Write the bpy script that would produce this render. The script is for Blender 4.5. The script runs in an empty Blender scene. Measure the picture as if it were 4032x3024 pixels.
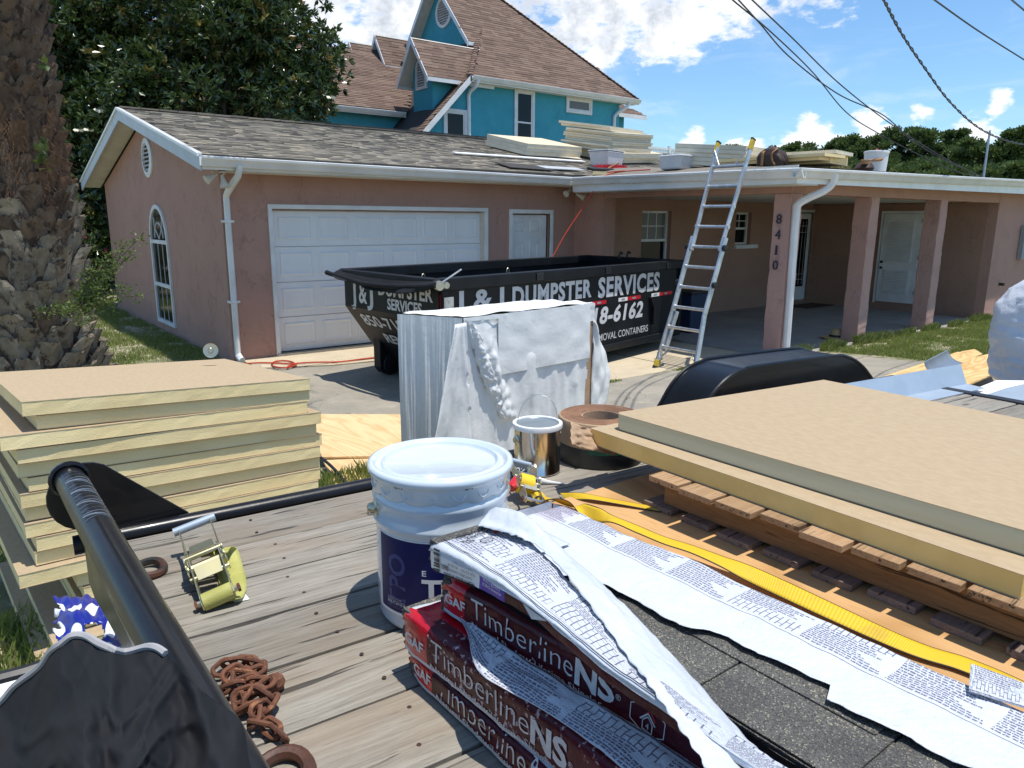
import bpy, bmesh, math, random
import numpy as np
from mathutils import Vector, Matrix, noise
random.seed(7); np.random.seed(7)
S = bpy.context.scene
COL = S.collection
R = math.radians

# ------------------------------------------------------------------ camera
CAM = Vector((0, 0, 2.0067))
F_PX, PITCH, ROLL, YAW = 2906.5, .2187, .0059, .6579
_h = Vector((math.sin(YAW), math.cos(YAW), 0)); _r = Vector((math.cos(YAW), -math.sin(YAW), 0)); _u = Vector((0, 0, 1))
FWD = _h*math.cos(PITCH) - _u*math.sin(PITCH); UP0 = _u*math.cos(PITCH) + _h*math.sin(PITCH)
RT = _r*math.cos(ROLL) + UP0*math.sin(ROLL); UP = UP0*math.cos(ROLL) - _r*math.sin(ROLL)
cd = bpy.data.cameras.new('camera'); cam = bpy.data.objects.new('camera', cd); COL.objects.link(cam)
cam.matrix_world = Matrix(((RT.x, UP.x, -FWD.x, CAM.x), (RT.y, UP.y, -FWD.y, CAM.y), (RT.z, UP.z, -FWD.z, CAM.z), (0, 0, 0, 1)))
cd.sensor_fit = 'HORIZONTAL'; cd.sensor_width = 36; cd.lens = 36*F_PX/4032; cd.clip_start = .02; cd.clip_end = 3000
S.camera = cam
S.render.resolution_x = 1024; S.render.resolution_y = 768

def ray(x, y): return FWD + RT*((x-2016)/F_PX) - UP*((y-1512)/F_PX)
def on(x, y, ax, v):
    "where the line of sight through a point of the 4032 x 3024 photograph meets a plane of the place"
    d = ray(x, y); i = 'xyz'.index(ax); return CAM + d*((v-CAM[i])/d[i])
def far(x, y, dist): return CAM + ray(x, y)*dist

# ------------------------------------------------------------------ light
SUN = Vector((.085, -.215, 1)).normalized()
sl = bpy.data.lights.new('sun', 'SUN'); sl.energy = 3.9; sl.angle = R(.53); sl.color = (1, .96, .89)
so = bpy.data.objects.new('sun', sl); COL.objects.link(so); so.rotation_euler = SUN.to_track_quat('Z', 'Y').to_euler(); so.location = (0, 0, 30)
W = bpy.data.worlds.new('World'); S.world = W; W.use_nodes = True
S.view_settings.view_transform = 'Standard'; S.view_settings.look = 'None'; S.view_settings.gamma = 1
S.view_settings.use_curve_mapping = False; S.view_settings.exposure = .38

class NT:
    "small helper for building node trees"
    def __init__(s, tree): s.t = tree; s.n = tree.nodes; s.l = tree.links
    def node(s, typ, ins={}, **kw):
        n = s.n.new(typ)
        for k, v in kw.items(): setattr(n, k, v)
        for k, v in ins.items(): s.put(n.inputs[k], v)
        return n
    def put(s, sock, v):
        if isinstance(v, bpy.types.NodeSocket): s.l.new(v, sock)
        elif isinstance(v, bpy.types.Node): s.l.new(v.outputs[0], sock)
        else:
            if isinstance(v, (tuple, list)) and len(v) == 3 and sock.type == 'RGBA': v = (*v, 1)
            sock.default_value = v
    def m(s, op, a, b=0, c=None, clamp=False):
        n = s.n.new('ShaderNodeMath'); n.operation = op; n.use_clamp = clamp
        s.put(n.inputs[0], a); s.put(n.inputs[1], b)
        if c is not None: s.put(n.inputs[2], c)
        return n.outputs[0]
    def v(s, op, a, b=(0, 0, 0), out=0):
        n = s.n.new('ShaderNodeVectorMath'); n.operation = op
        s.put(n.inputs[0], a)
        if op == 'SCALE': s.put(n.inputs['Scale'], b)
        else: s.put(n.inputs[1], b)
        return n.outputs[out]
    def mix(s, f, a, b, mode='MIX'):
        n = s.n.new('ShaderNodeMix'); n.data_type = 'RGBA'; n.blend_type = mode
        s.put(n.inputs[0], f); s.put(n.inputs[6], a); s.put(n.inputs[7], b); return n.outputs[2]
    def ramp(s, f, lo, hi, smooth=True):
        n = s.n.new('ShaderNodeMapRange'); n.interpolation_type = 'SMOOTHSTEP' if smooth else 'LINEAR'
        s.put(n.inputs['Value'], f); s.put(n.inputs['From Min'], lo); s.put(n.inputs['From Max'], hi); return n.outputs[0]
    def noise(s, vec, scale, detail=4, rough=.55, out=0, dist=0):
        n = s.n.new('ShaderNodeTexNoise'); s.put(n.inputs['Vector'], vec); n.inputs['Scale'].default_value = scale
        n.inputs['Detail'].default_value = detail; n.inputs['Roughness'].default_value = rough; n.inputs['Distortion'].default_value = dist
        return n.outputs[out]

# sky with clouds: cumulus placed by compass direction
k = NT(W.node_tree); k.n.clear()
sky = k.node('ShaderNodeTexSky', sky_type='NISHITA', sun_disc=False)
sky.sun_elevation = math.asin(SUN.z); sky.sun_rotation = math.atan2(SUN.x, SUN.y)
sky.altitude = 0; sky.air_density = 1.0; sky.dust_density = .35; sky.ozone_density = 2.2
D = k.node('ShaderNodeTexCoord').outputs['Generated']
DN = k.v('NORMALIZE', D)
blobs = [  # photo x, y, radius in radians, vertical squash, strength
 (2380, -60, .155, .60, 1.0), (2050, -140, .16, .8, .95), (2640, 95, .105, .55, .95), (2900, -60, .11, .55, .85), (1280, 30, .12, .9, .95), (1480, 150, .10, .8, .85), (1560, -40, .12, .8, .9),
 (2590, 180, .06, .5, .9), (3150, -20, .09, .4, .55), (2350, 215, .055, .7, .8), (2260, 130, .08, .7, .9),
 (3160, 560, .034, .75, 1.0), (3180, 500, .02, 1.1, 1.0), (3235, 530, .020, 1, .9), (3090, 585, .025, .7, .8), (2740, 545, .022, 1.1, 1.0), (2700, 580, .024, .8, .9), (2790, 590, .022, .7, .9), (2890, 570, .020, .8, .95), (2950, 590, .026, .6, .9),
 (3430, 490, .022, 1.1, 1.0), (3460, 520, .020, .9, .9), (3410, 530, .014, .6, .8), (3640, 440, .019, .8, .62), (3620, 425, .013, .7, .6), (3940, 385, .016, 1.2, .95), (3920, 430, .017, 1.0, .8), (3900, 470, .010, .9, .5),
 (3830, 505, .026, .9, 1.0), (3870, 530, .024, .7, .95), (3790, 520, .02, .9, .9), (3300, 560, .02, .7, .8), (2480, 560, .02, .6, .7),
 (-900, 200, .3, .4, .8), (5200, 300, .2, .35, .8), (600, -900, .5, .6, .7)]
field = None
for (px, py, rad, sq, st) in blobs:
    d = ray(px, py).normalized()
    dz = k.v('SUBTRACT', DN, tuple(d)); dz = k.v('MULTIPLY', dz, (1, 1, 1/sq))
    ln = k.v('LENGTH', dz, out=1)
    g = k.m('MULTIPLY', k.m('SUBTRACT', 1, k.m('DIVIDE', ln, rad)), st)
    field = g if field is None else k.m('SMOOTH_MAX', field, g, .18) if hasattr(bpy, 'x') else k.m('MAXIMUM', field, g)
n1 = k.noise(DN, 9, 8, .62, dist=.4); n2 = k.noise(k.v('MULTIPLY', DN, (1, 1, 2.2)), 34, 7, .6)
puff = k.m('ADD', k.m('MULTIPLY', k.m('SUBTRACT', n1, .5), 1.5), k.m('MULTIPLY', k.m('SUBTRACT', n2, .5), 1.7))
dens = k.ramp(k.m('ADD', k.m('MAXIMUM', field, -.6), puff), .14, .62)
core = k.ramp(k.m('ADD', field, k.m('MULTIPLY', puff, .9)), .18, .85)
n3 = k.noise(k.v('ADD', DN, (.0, .0, -.03)), 17, 6, .6)
shade = k.m('MULTIPLY', core, k.ramp(n3, .40, .68))
shade = k.m('MULTIPLY', shade, k.ramp(k.node('ShaderNodeSeparateXYZ', {0: DN}).outputs[2], .10, .20))
wisp = k.m('MULTIPLY', k.ramp(k.noise(k.v('MULTIPLY', DN, (2, 2, 9)), 3.2, 6, .6, dist=.8), .45, .9), .42)
ccol = k.mix(shade, (1.0, 1.02, 1.06), (.44, .50, .59))
skc = k.mix(1.0, sky, (.66, .85, .98), 'MULTIPLY')
b1 = k.node('ShaderNodeBackground', {'Color': skc, 'Strength': .14})
b2 = k.node('ShaderNodeBackground', {'Color': ccol, 'Strength': .86})
mx = k.node('ShaderNodeMixShader', {0: k.m('MAXIMUM', dens, wisp), 1: b1, 2: b2})
k.node('ShaderNodeOutputWorld', {0: mx.outputs[0]})

# ------------------------------------------------------------------ materials
MATS = {}
def coords(k, st=(1, 1, 1), rnd=True, space='Object'):
    tc = k.node('ShaderNodeTexCoord').outputs[space]
    if rnd:
        oi = k.node('ShaderNodeObjectInfo').outputs['Random']
        tc = k.v('ADD', tc, k.node('ShaderNodeCombineXYZ', {0: k.m('MULTIPLY', oi, 17.3), 1: k.m('MULTIPLY', oi, 31.7), 2: k.m('MULTIPLY', oi, 7.9)}))
    return k.v('MULTIPLY', tc, st)
def new_mat(name):
    m = bpy.data.materials.new(name); m.use_nodes = True; k = NT(m.node_tree); k.n.clear()
    b = k.node('ShaderNodeBsdfPrincipled'); o = k.node('ShaderNodeOutputMaterial'); k.l.new(b.outputs[0], o.inputs[0])
    MATS[name] = m; return m, k, b
def M(name, c1, c2=None, scale=6, rough=.6, bump=0., bscale=60, metal=0, st=(1, 1, 1), rnd=True, vary=0., detail=5, c3=None, s3=20, t3=(.6, .7), rough2=None, spec=.5, coat=0, space='Object', lo=.35, hi=.65, bst=None, aniso=0):
    m, k, b = new_mat(name); vec = coords(k, st, rnd, space)
    col = c1
    if c2: col = k.mix(k.ramp(k.noise(vec, scale, detail), lo, hi), c1, c2)
    if c3: col = k.mix(k.ramp(k.noise(vec, s3, 6, .65), *t3), col, c3)
    if vary:
        oi = k.node('ShaderNodeObjectInfo').outputs['Random']; ii = k.node('ShaderNodeNewGeometry').outputs['Random Per Island']
        f = k.m('FRACT', k.m('ADD', oi, ii)); col = k.mix(1, col, k.node('ShaderNodeCombineColor', {i: k.m('ADD', 1-vary, k.m('MULTIPLY', f, 2*vary)) for i in range(3)}), 'MULTIPLY')
    k.put(b.inputs['Base Color'], col)
    if rough2 is not None: k.put(b.inputs['Roughness'], k.m('ADD', rough, k.m('MULTIPLY', k.noise(vec, scale*2, 5), rough2-rough)))
    else: b.inputs['Roughness'].default_value = rough
    b.inputs['Metallic'].default_value = metal; b.inputs['Specular IOR Level'].default_value = spec; b.inputs['Coat Weight'].default_value = coat
    if bump:
        bv = coords(k, bst, rnd, space) if bst else vec
        h = k.noise(bv, bscale, 5, .6); bn = k.node('ShaderNodeBump', {'Height': h, 'Strength': 1.0, 'Distance': bump}); k.put(b.inputs['Normal'], bn)
    return m

def stucco(name, c, c2, dirt=(.3, .25, .2)):
    m, k, b = new_mat(name); v = coords(k, rnd=False)
    big = k.ramp(k.noise(v, 1.1, 5, .6), .35, .7); mid = k.ramp(k.noise(v, 9, 4), .4, .65)
    col = k.mix(k.m('MULTIPLY', big, .7), c, c2)
    # knock-down trowel ridges: thin dark creases where two noises cross
    w = k.noise(k.v('MULTIPLY', v, (1, 1, .55)), 9, 5, .62, dist=1.1); crease = k.m('SUBTRACT', 1, k.ramp(k.m('ABSOLUTE', k.m('SUBTRACT', w, .5)), 0, .022))
    crease = k.m('MULTIPLY', crease, k.ramp(k.noise(v, 3.1, 3), .47, .6))
    col = k.mix(k.m('MULTIPLY', crease, .11), col, (c[0]*.45, c[1]*.45, c[2]*.45))
    col = k.mix(k.m('MULTIPLY', k.ramp(k.noise(k.v('MULTIPLY', v, (1, 1, .25)), 2.3, 6), .55, .8), .12), col, dirt)
    k.put(b.inputs['Base Color'], col); b.inputs['Roughness'].default_value = .85; b.inputs['Specular IOR Level'].default_value = .25
    h = k.m('ADD', k.m('MULTIPLY', w, .6), k.m('MULTIPLY', k.noise(v, 70, 4, .7), .22)); h = k.m('SUBTRACT', h, k.m('MULTIPLY', crease, .15))
    k.put(b.inputs['Normal'], k.node('ShaderNodeBump', {'Height': h, 'Strength': .9, 'Distance': .022})); return m
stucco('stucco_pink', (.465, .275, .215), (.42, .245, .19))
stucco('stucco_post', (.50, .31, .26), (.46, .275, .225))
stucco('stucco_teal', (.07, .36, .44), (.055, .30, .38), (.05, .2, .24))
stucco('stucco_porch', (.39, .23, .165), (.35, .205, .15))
M('white_paint', (.78, .78, .76), (.68, .68, .66), 3, .45, .0006, 80)
M('white_gutter', (.80, .80, .79), (.70, .70, .68), 2.2, .28, .0008, 20, c3=(.5, .48, .43), s3=9, t3=(.68, .82))
M('trim_blue_grey', (.52, .57, .61), (.47, .52, .56), 3, .5)
M('soffit', (.66, .64, .57), (.60, .57, .5), 4, .7)
M('garage_door_white', (.82, .82, .80), (.78, .78, .76), 3, .5, .0008, 300, st=(1, 1, .2))
M('black_interior', (.012, .012, .014), rough=.8)
M('dark_reveal', (.06, .04, .03), rough=.9)
def glass(name, c, rough=.04):
    m, k, b = new_mat(name); b.inputs['Base Color'].default_value = (*c, 1); b.inputs['Roughness'].default_value = rough; b.inputs['Specular IOR Level'].default_value = .9
    b.inputs['Specular IOR Level'].default_value = .28
glass('window_glass', (.004, .005, .006), .1); glass('blind_glass', (.16, .165, .16), .25); M('tape_beige', (.60, .58, .53), (.52, .50, .45), 9, .35, .002, 30)
# shingle roofs: every tab carries its own shade
def shingle(name, cs, sc=140, vary=.18):
    m, k, b = new_mat(name); v = coords(k, rnd=True)
    oi = k.node('ShaderNodeObjectInfo').outputs['Random']; ii = k.node('ShaderNodeNewGeometry').outputs['Random Per Island']
    f = k.m('FRACT', k.m('ADD', oi, ii)); r = k.node('ShaderNodeValToRGB', {0: f}); r.color_ramp.interpolation = 'CONSTANT'
    e = r.color_ramp.elements
    while len(e) < len(cs): e.new(.5)
    for i, c in enumerate(cs): e[i].position = i/len(cs); e[i].color = (*c, 1)
    g = k.noise(v, sc, 3, .7); col = k.mix(1, r.outputs[0], k.node('ShaderNodeCombineColor', {i: k.m('ADD', .45, k.m('MULTIPLY', g, 1.1)) for i in range(3)}), 'MULTIPLY')
    col = k.mix(k.m('MULTIPLY', k.ramp(k.noise(coords(k, rnd=False), .8, 4), .5, .8), .08), col, (.1, .09, .085))
    k.put(b.inputs['Base Color'], col); b.inputs['Roughness'].default_value = .93; b.inputs['Specular IOR Level'].default_value = .15
    k.put(b.inputs['Normal'], k.node('ShaderNodeBump', {'Height': g, 'Strength': .7, 'Distance': .004}))
shingle('shingle_weathered', [(.29, .26, .21), (.245, .22, .18), (.27, .24, .19), (.36, .315, .245), (.215, .19, .16), (.30, .27, .22), (.255, .225, .19), (.185, .165, .145)])
shingle('shingle_brown', [(.185, .13, .10), (.16, .108, .085), (.205, .145, .112), (.14, .095, .075), (.175, .12, .095)], 60)
M('roof_deck', (.05, .045, .04), rough=.95)
# weathered deck timber: long grain with cracks and knots
def timber(name, c1, c2, dark, gs=1.0, rough=.85, bump=.0022, axis=0, warm=None):
    m, k, b = new_mat(name); st = [30*gs, 30*gs, 30*gs]; st[axis] = 1.3*gs
    v0 = coords(k, (1, 1, 1)); warp = k.noise(k.v('MULTIPLY', v0, tuple([3.2 if i != axis else 1.4 for i in range(3)])), 1.6*gs, 3, .5, out=1)
    vv = k.v('ADD', v0, k.v('SCALE', k.v('SUBTRACT', warp, (.5, .5, .5)), .045/gs))
    v = k.v('MULTIPLY', vv, tuple(st)); fine = k.noise(v, 6.5, 5, .75); ring = k.noise(v, 1.9, 4, .6)
    st2 = [70*gs]*3; st2[axis] = 2.2*gs
    crack = k.m('SUBTRACT', 1, k.ramp(k.noise(k.v('MULTIPLY', vv, tuple(st2)), .9, 4, .55), .33, .40))
    col = k.mix(k.ramp(ring, .3, .7), c1, c2); col = k.mix(k.m('MULTIPLY', k.ramp(fine, .42, .72), .55), col, dark)
    patch = k.ramp(k.noise(k.v('MULTIPLY', v0, tuple([5 if i != axis else 2 for i in range(3)])), 1, 4), .45, .72)
    if warm: col = k.mix(k.m('MULTIPLY', patch, .55), col, warm)
    vk = k.node('ShaderNodeTexVoronoi', {'Vector': k.v('MULTIPLY', v0, tuple([7.5 if i != axis else 3.1 for i in range(3)])), 'Scale': 1.0}).outputs['Distance']
    knot = k.m('SUBTRACT', 1, k.ramp(vk, .05, .13)); col = k.mix(k.m('MULTIPLY', knot, .75), col, tuple(x*.55 for x in dark))
    col = k.mix(k.m('MULTIPLY', crack, .8), col, (.02, .017, .014))
    oi = k.node('ShaderNodeObjectInfo').outputs['Random']
    col = k.mix(1, col, k.node('ShaderNodeCombineColor', {i: k.m('ADD', .82, k.m('MULTIPLY', oi, .36)) for i in range(3)}), 'MULTIPLY')
    k.put(b.inputs['Base Color'], col); b.inputs['Roughness'].default_value = rough; b.inputs['Specular IOR Level'].default_value = .25
    h = k.m('SUBTRACT', k.m('SUBTRACT', k.m('MULTIPLY', ring, .6), k.m('MULTIPLY', fine, .5)), k.m('MULTIPLY', crack, 1.2))
    k.put(b.inputs['Normal'], k.node('ShaderNodeBump', {'Height': h, 'Strength': 1, 'Distance': bump})); return m
timber('deck_wood', (.32, .295, .25), (.235, .213, .178), (.10, .088, .072), warm=(.25, .19, .13))
timber('pallet_wood', (.42, .27, .15), (.34, .21, .11), (.19, .115, .06), gs=1.4)
timber('pallet_grey', (.25, .185, .145), (.20, .145, .115), (.10, .072, .055), gs=1.4)
timber('stringer_wood', (.27, .155, .07), (.22, .125, .055), (.10, .06, .03), gs=1.4, axis=1)
def plywood(name, c1, c2, c3, ax=1):
    m, k, b = new_mat(name); v0 = coords(k); st = [1.0, 1.0, 1.0]; st[ax] = .22
    w = k.noise(k.v('MULTIPLY', v0, tuple(st)), 2.6, 3, .5, dist=.35); ring = k.m('FRACT', k.m('MULTIPLY', w, 11))
    ring = k.m('POWER', k.m('ABSOLUTE', k.m('SUBTRACT', k.m('MULTIPLY', ring, 2), 1)), 1.6)
    st3 = [60, 60, 60]; st3[ax] = 5; fine = k.noise(k.v('MULTIPLY', v0, tuple(st3)), 2.5, 4, .7)
    col = k.mix(k.m('MULTIPLY', ring, .82), c1, c2); col = k.mix(k.m('MULTIPLY', k.ramp(fine, .5, .75), .4), col, c3)
    vk = k.node('ShaderNodeTexVoronoi', {'Vector': k.v('MULTIPLY', v0, (2.6, 2.1, 2.6)), 'Scale': 1.0}).outputs['Distance']
    col = k.mix(k.m('SUBTRACT', 1, k.ramp(vk, .03, .07)), col, tuple(x*.55 for x in c3))
    k.put(b.inputs['Base Color'], col); b.inputs['Roughness'].default_value = .7; b.inputs['Specular IOR Level'].default_value = .3
    k.put(b.inputs['Normal'], k.node('ShaderNodeBump', {'Height': k.m('ADD', fine, k.m('MULTIPLY', ring, .4)), 'Strength': .7, 'Distance': .0012}))
plywood('plywood_orange', (.58, .345, .15), (.43, .235, .085), (.29, .15, .06))
plywood('plywood_pale', (.72, .52, .28), (.58, .36, .16), (.42, .24, .10))
plywood('plywood_yellow', (.70, .49, .22), (.50, .28, .09), (.40, .22, .08), 0)
M('foam_gold', (.78, .56, .20), (.68, .48, .16), 6, .7, .001, 120)
M('foam_yellow', (.88, .715, .38), (.82, .64, .32), 3, .85, .0015, 160, vary=.07, c3=(.58, .44, .2), s3=26, t3=(.66, .78))
M('foam_cream', (.70, .665, .54), (.62, .585, .46), 3, .85, .0015, 140, vary=.08)
M('foam_cut', (.60, .55, .37), (.52, .46, .28), 3, .7, .001, 90, st=(1, .2, 4))
M('facer_tan', (.43, .325, .20), (.395, .295, .178), 60, .85, .0006, 300, c3=(.29, .19, .11), s3=130, t3=(.66, .72), vary=.04, st=(1, .5, 1))
M('facer_cream', (.70, .58, .40), (.64, .52, .35), 8, .85, .0005, 220, vary=.04)
M('kraft_paper', (.46, .31, .19), (.38, .25, .15), 12, .8, .001, 90)
M('roll_layers', (.40, .22, .13), (.28, .15, .085), 9, .85, .001, 300)
M('black_rubber', (.02, .022, .022), (.035, .036, .036), 6, .45, .0005, 60)
M('black_gloss', (.005, .005, .006), (.009, .009, .011), 5, .20, .0006, 14, c3=(.08, .07, .06), s3=24, t3=(.70, .78), coat=.12, rough2=.42, spec=.3)
M('black_steel', (.008, .009, .011), (.016, .017, .02), 4, .38, .001, 18, c3=(.07, .07, .075), s3=14, t3=(.68, .8), rough2=.6)
M('dumpster_black', (.006, .007, .009), (.010, .012, .015), 3, .42, .0025, 6, spec=.28, c3=(.05, .05, .055), s3=8, t3=(.66, .8), rough2=.55)
M('dumpster_inside', (.014, .017, .024), (.03, .032, .036), 5, .6, .004, 6, c3=(.09, .085, .08), s3=7, t3=(.6, .75))
M('aluminium', (.66, .67, .68), (.50, .51, .52), 8, .32, .0008, 60, metal=.85, c3=(.26, .26, .27), s3=22, t3=(.58, .72), rough2=.5)
M('zinc', (.60, .58, .50), (.50, .47, .36), 9, .3, .0005, 80, metal=1, rough2=.45)
M('zinc_yellow', (.62, .58, .38), (.48, .43, .24), 12, .28, metal=1, rough2=.5)
M('galvanised', (.40, .47, .54), (.36, .43, .50), 10, .42, metal=.35, rough2=.5)
M('galvanised_dark', (.25, .28, .32), (.20, .23, .27), 6, .35, metal=.4)
M('tin_can', (.72, .70, .66), (.66, .64, .60), 2, .16, metal=1)
M('pail_white', (.58, .645, .69), (.54, .61, .66), 3, .2, .0008, 9, coat=.5, c3=(.64, .70, .74), s3=14, t3=(.6, .68))
M('can_ring', (.80, .81, .80), rough=.35); M('can_lid', (.34, .39, .40), (.30, .34, .35), 5, .3, metal=.6)
M('label_navy', (.010, .012, .085), (.010, .012, .09), 4, .4, spec=.25); M('label_mauve', (.035, .05, .19), rough=.4)
M('label_red', (.52, .02, .035), rough=.3); M('print_white', (.82, .82, .80), rough=.5); M('print_grey', (.22, .20, .24), rough=.6); M('print_black', (.02, .02, .022), rough=.6)
M('print_silver', (.55, .56, .58), (.70, .70, .70), 60, .35); M('sign_white', (.55, .56, .58), (.68, .68, .70), 2.2, .4); M('reflector_red', (.55, .015, .03), rough=.25)
M('wrap_white', (.58, .61, .65), (.52, .56, .60), 7, .38, .004, 26, c3=(.70, .73, .77), s3=9, t3=(.6, .8))
M('wrap_maroon', (.10, .008, .018), (.06, .006, .012), 5, .32, .002, 40, spec=.3, c3=(.55, .40, .42), s3=70, t3=(.57, .64))
M('wrap_maroon_clean', (.085, .007, .015), (.05, .006, .010), 3, .28, .003, 28, spec=.3)
M('wrap_red', (.58, .008, .02), (.50, .008, .018), 5, .26, .002, 40, coat=.3, c3=(.75, .45, .47), s3=85, t3=(.66, .72))
M('wrap_purple', (.12, .06, .40), (.10, .05, .34), 7, .35, .002, 40)
M('block_wrap', (.78, .78, .76), (.74, .735, .715), 2.2, .42, .006, 9, c3=(.52, .50, .46), s3=3.2, t3=(.56, .85))
M('block_wrap_shaded', (.84, .83, .80), (.76, .755, .73), 2.2, .30, .003, 14)
M('rust', (.17, .066, .034), (.095, .038, .022), 22, .85, .0015, 120, c3=(.30, .13, .06), s3=60, t3=(.55, .7))
M('rust_black', (.02, .017, .016), (.09, .035, .02), 14, .5, .0008, 90)
M('strap_yellow', (.80, .54, .015), (.70, .46, .012), 12, .6, .0012, 260, st=(1, 1, 1)); M('strap_lime', (.44, .43, .13), (.36, .35, .09), 18, .6, .0012, 260)
M('red_plastic', (.55, .012, .025), rough=.35); M('tube_grey', (.045, .05, .058), rough=.4); M('tube_white', (.72, .72, .70), rough=.4)
M('black_cloth', (.010, .011, .013), (.015, .016, .019), 3, .8, .0015, 16, c3=(.15, .14, .14), s3=23, t3=(.69, .74), rnd=False, spec=.25)
M('cloth_edge', (.34, .33, .33), rough=.8)
M('tarp_silver', (.56, .58, .63), (.50, .52, .57), 3, .42, .014, 9, c3=(.64, .66, .70), s3=6, t3=(.6, .7))
M('hose_red', (.50, .05, .02), (.42, .05, .02), 8, .45); M('cable_black', (.008, .008, .008), rough=.5)
M('leather_brown', (.05, .026, .018), (.03, .018, .014), 8, .6); M('leather_tan', (.34, .17, .07), rough=.6); M('tool_black', (.02, .02, .02), rough=.6)
M('clear_plastic', (.60, .62, .64), (.54, .56, .58), 5, .25); M('straw', (.50, .36, .18), (.42, .29, .14), 60, .8, .003, 120); M('mat_brown', (.07, .04, .025), rough=.95)
M('bin_blue', (.012, .03, .075), rough=.45); M('grey_box', (.30, .31, .32), rough=.6); M('number_blue', (.02, .02, .05), rough=.35)
M('light_beige', (.62, .58, .50), rough=.5); M('foot_yellow', (.62, .42, .02), (.45, .32, .05), 20, .6); M('bag_blue', (.012, .02, .22), rough=.35)
M('block_yellow', (.66, .56, .30), (.55, .46, .22), 30, .85, .003, 60)
# ground
m, k, b = new_mat('ground_soil'); v = coords(k, rnd=False)
col = k.mix(k.ramp(k.noise(v, 1.7, 6, .62), .42, .6), (.16, .17, .07), (.42, .37, .28)); col = k.mix(k.m('MULTIPLY', k.ramp(k.noise(v, 24, 5), .5, .7), .5), col, (.14, .11, .07))
k.put(b.inputs['Base Color'], col); b.inputs['Roughness'].default_value = .95
k.put(b.inputs['Normal'], k.node('ShaderNodeBump', {'Height': k.noise(v, 40, 5, .7), 'Strength': .8, 'Distance': .02}))
def concrete(name, c1, c2, c3, grit=.5):
    m, k, b = new_mat(name); v = coords(k, rnd=False)
    col = k.mix(k.ramp(k.noise(v, 1.3, 6, .65), .35, .65), c1, c2); col = k.mix(k.m('MULTIPLY', k.ramp(k.noise(v, 5.5, 6, .7), .5, .75), .7), col, c3)
    col = k.mix(k.m('MULTIPLY', k.ramp(k.noise(v, 130, 3, .7), .52, .7), grit), col, tuple(x*.6 for x in c1))
    w = k.noise(v, .9, 4, .6, dist=.6); cr = k.m('SUBTRACT', 1, k.ramp(k.m('ABSOLUTE', k.m('SUBTRACT', w, .5)), 0, .0022)); col = k.mix(k.m('MULTIPLY', cr, .75), col, (.06, .055, .045))
    k.put(b.inputs['Base Color'], col); b.inputs['Roughness'].default_value = .92; b.inputs['Specular IOR Level'].default_value = .2
    k.put(b.inputs['Normal'], k.node('ShaderNodeBump', {'Height': k.noise(v, 120, 4, .7), 'Strength': .6, 'Distance': .006}))
concrete('concrete_pale', (.56, .47, .33), (.50, .42, .30), (.40, .33, .23)); concrete('driveway_dark', (.34, .305, .245), (.27, .245, .20), (.42, .37, .29), .6)
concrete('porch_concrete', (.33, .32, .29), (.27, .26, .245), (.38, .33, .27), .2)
M('joint_dark', (.05, .045, .04), rough=.95)
def leafmat(name, c1, c2, rough=.35, spec=.5, trans=.0):
    m, k, b = new_mat(name); ii = k.node('ShaderNodeNewGeometry').outputs['Random Per Island']; oi = k.node('ShaderNodeObjectInfo').outputs['Random']
    f = k.m('FRACT', k.m('ADD', ii, oi)); k.put(b.inputs['Base Color'], k.mix(f, c1, c2)); b.inputs['Roughness'].default_value = rough; b.inputs['Specular IOR Level'].default_value = spec
    if trans:
        t = k.node('ShaderNodeBsdfTranslucent', {'Color': k.mix(.5, c2, (c2[0]*1.6, c2[1]*1.6, c2[2]))}); mx = k.node('ShaderNodeMixShader', {0: trans, 1: b.outputs[0], 2: t.outputs[0]})
        k.l.new(mx.outputs[0], [n for n in k.n if n.type == 'OUTPUT_MATERIAL'][0].inputs[0])
leafmat('magnolia_leaf', (.013, .034, .009), (.085, .125, .034), .2, .65, .12); leafmat('magnolia_gold', (.14, .16, .03), (.18, .12, .04), .3, .5, .15)
leafmat('pine_needle', (.045, .085, .024), (.12, .17, .055), .6, .3, .18); leafmat('shrub_leaf', (.05, .085, .018), (.16, .20, .05), .4, .4, .25)
leafmat('grass_blade', (.11, .175, .035), (.26, .31, .085), .6, .2, .3); leafmat('grass_dry', (.30, .27, .15), (.22, .22, .09), .8, .1, .2); leafmat('flower_pink', (.55, .06, .14), (.6, .12, .22), .6)
M('flower_white', (.8, .78, .62), rough=.6); M('bark', (.13, .11, .09), (.08, .065, .05), 9, .9, .01, 30, st=(1, 1, .3)); M('bark_pine', (.10, .075, .055), (.06, .045, .035), 9, .9)
M('palm_boot', (.33, .27, .195), (.20, .155, .11), 7, .92, .02, 16, st=(1, 1, .7), c3=(.075, .05, .035), s3=13, t3=(.50, .62), vary=.22, bst=(1.6, 1.6, .8))
M('palm_boot_shaded', (.17, .115, .075), (.09, .058, .04), 7, .93, .02, 16, st=(1, 1, .7), c3=(.05, .03, .02), s3=13, t3=(.50, .62), vary=.25, bst=(1.6, 1.6, .8))  # browner boots for the upper trunk, with the fronds' shade put into the colour
M('palm_core', (.07, .042, .026), (.04, .025, .017), 12, .95, .02, 30); M('palm_fibre', (.16, .09, .05), (.10, .055, .03), 20, .95)
M('gravel', (.62, .56, .44), (.45, .38, .28), 40, .9, .01, 60); M('fence_wood', (.13, .10, .075), (.09, .07, .05), 6, .9)

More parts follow.
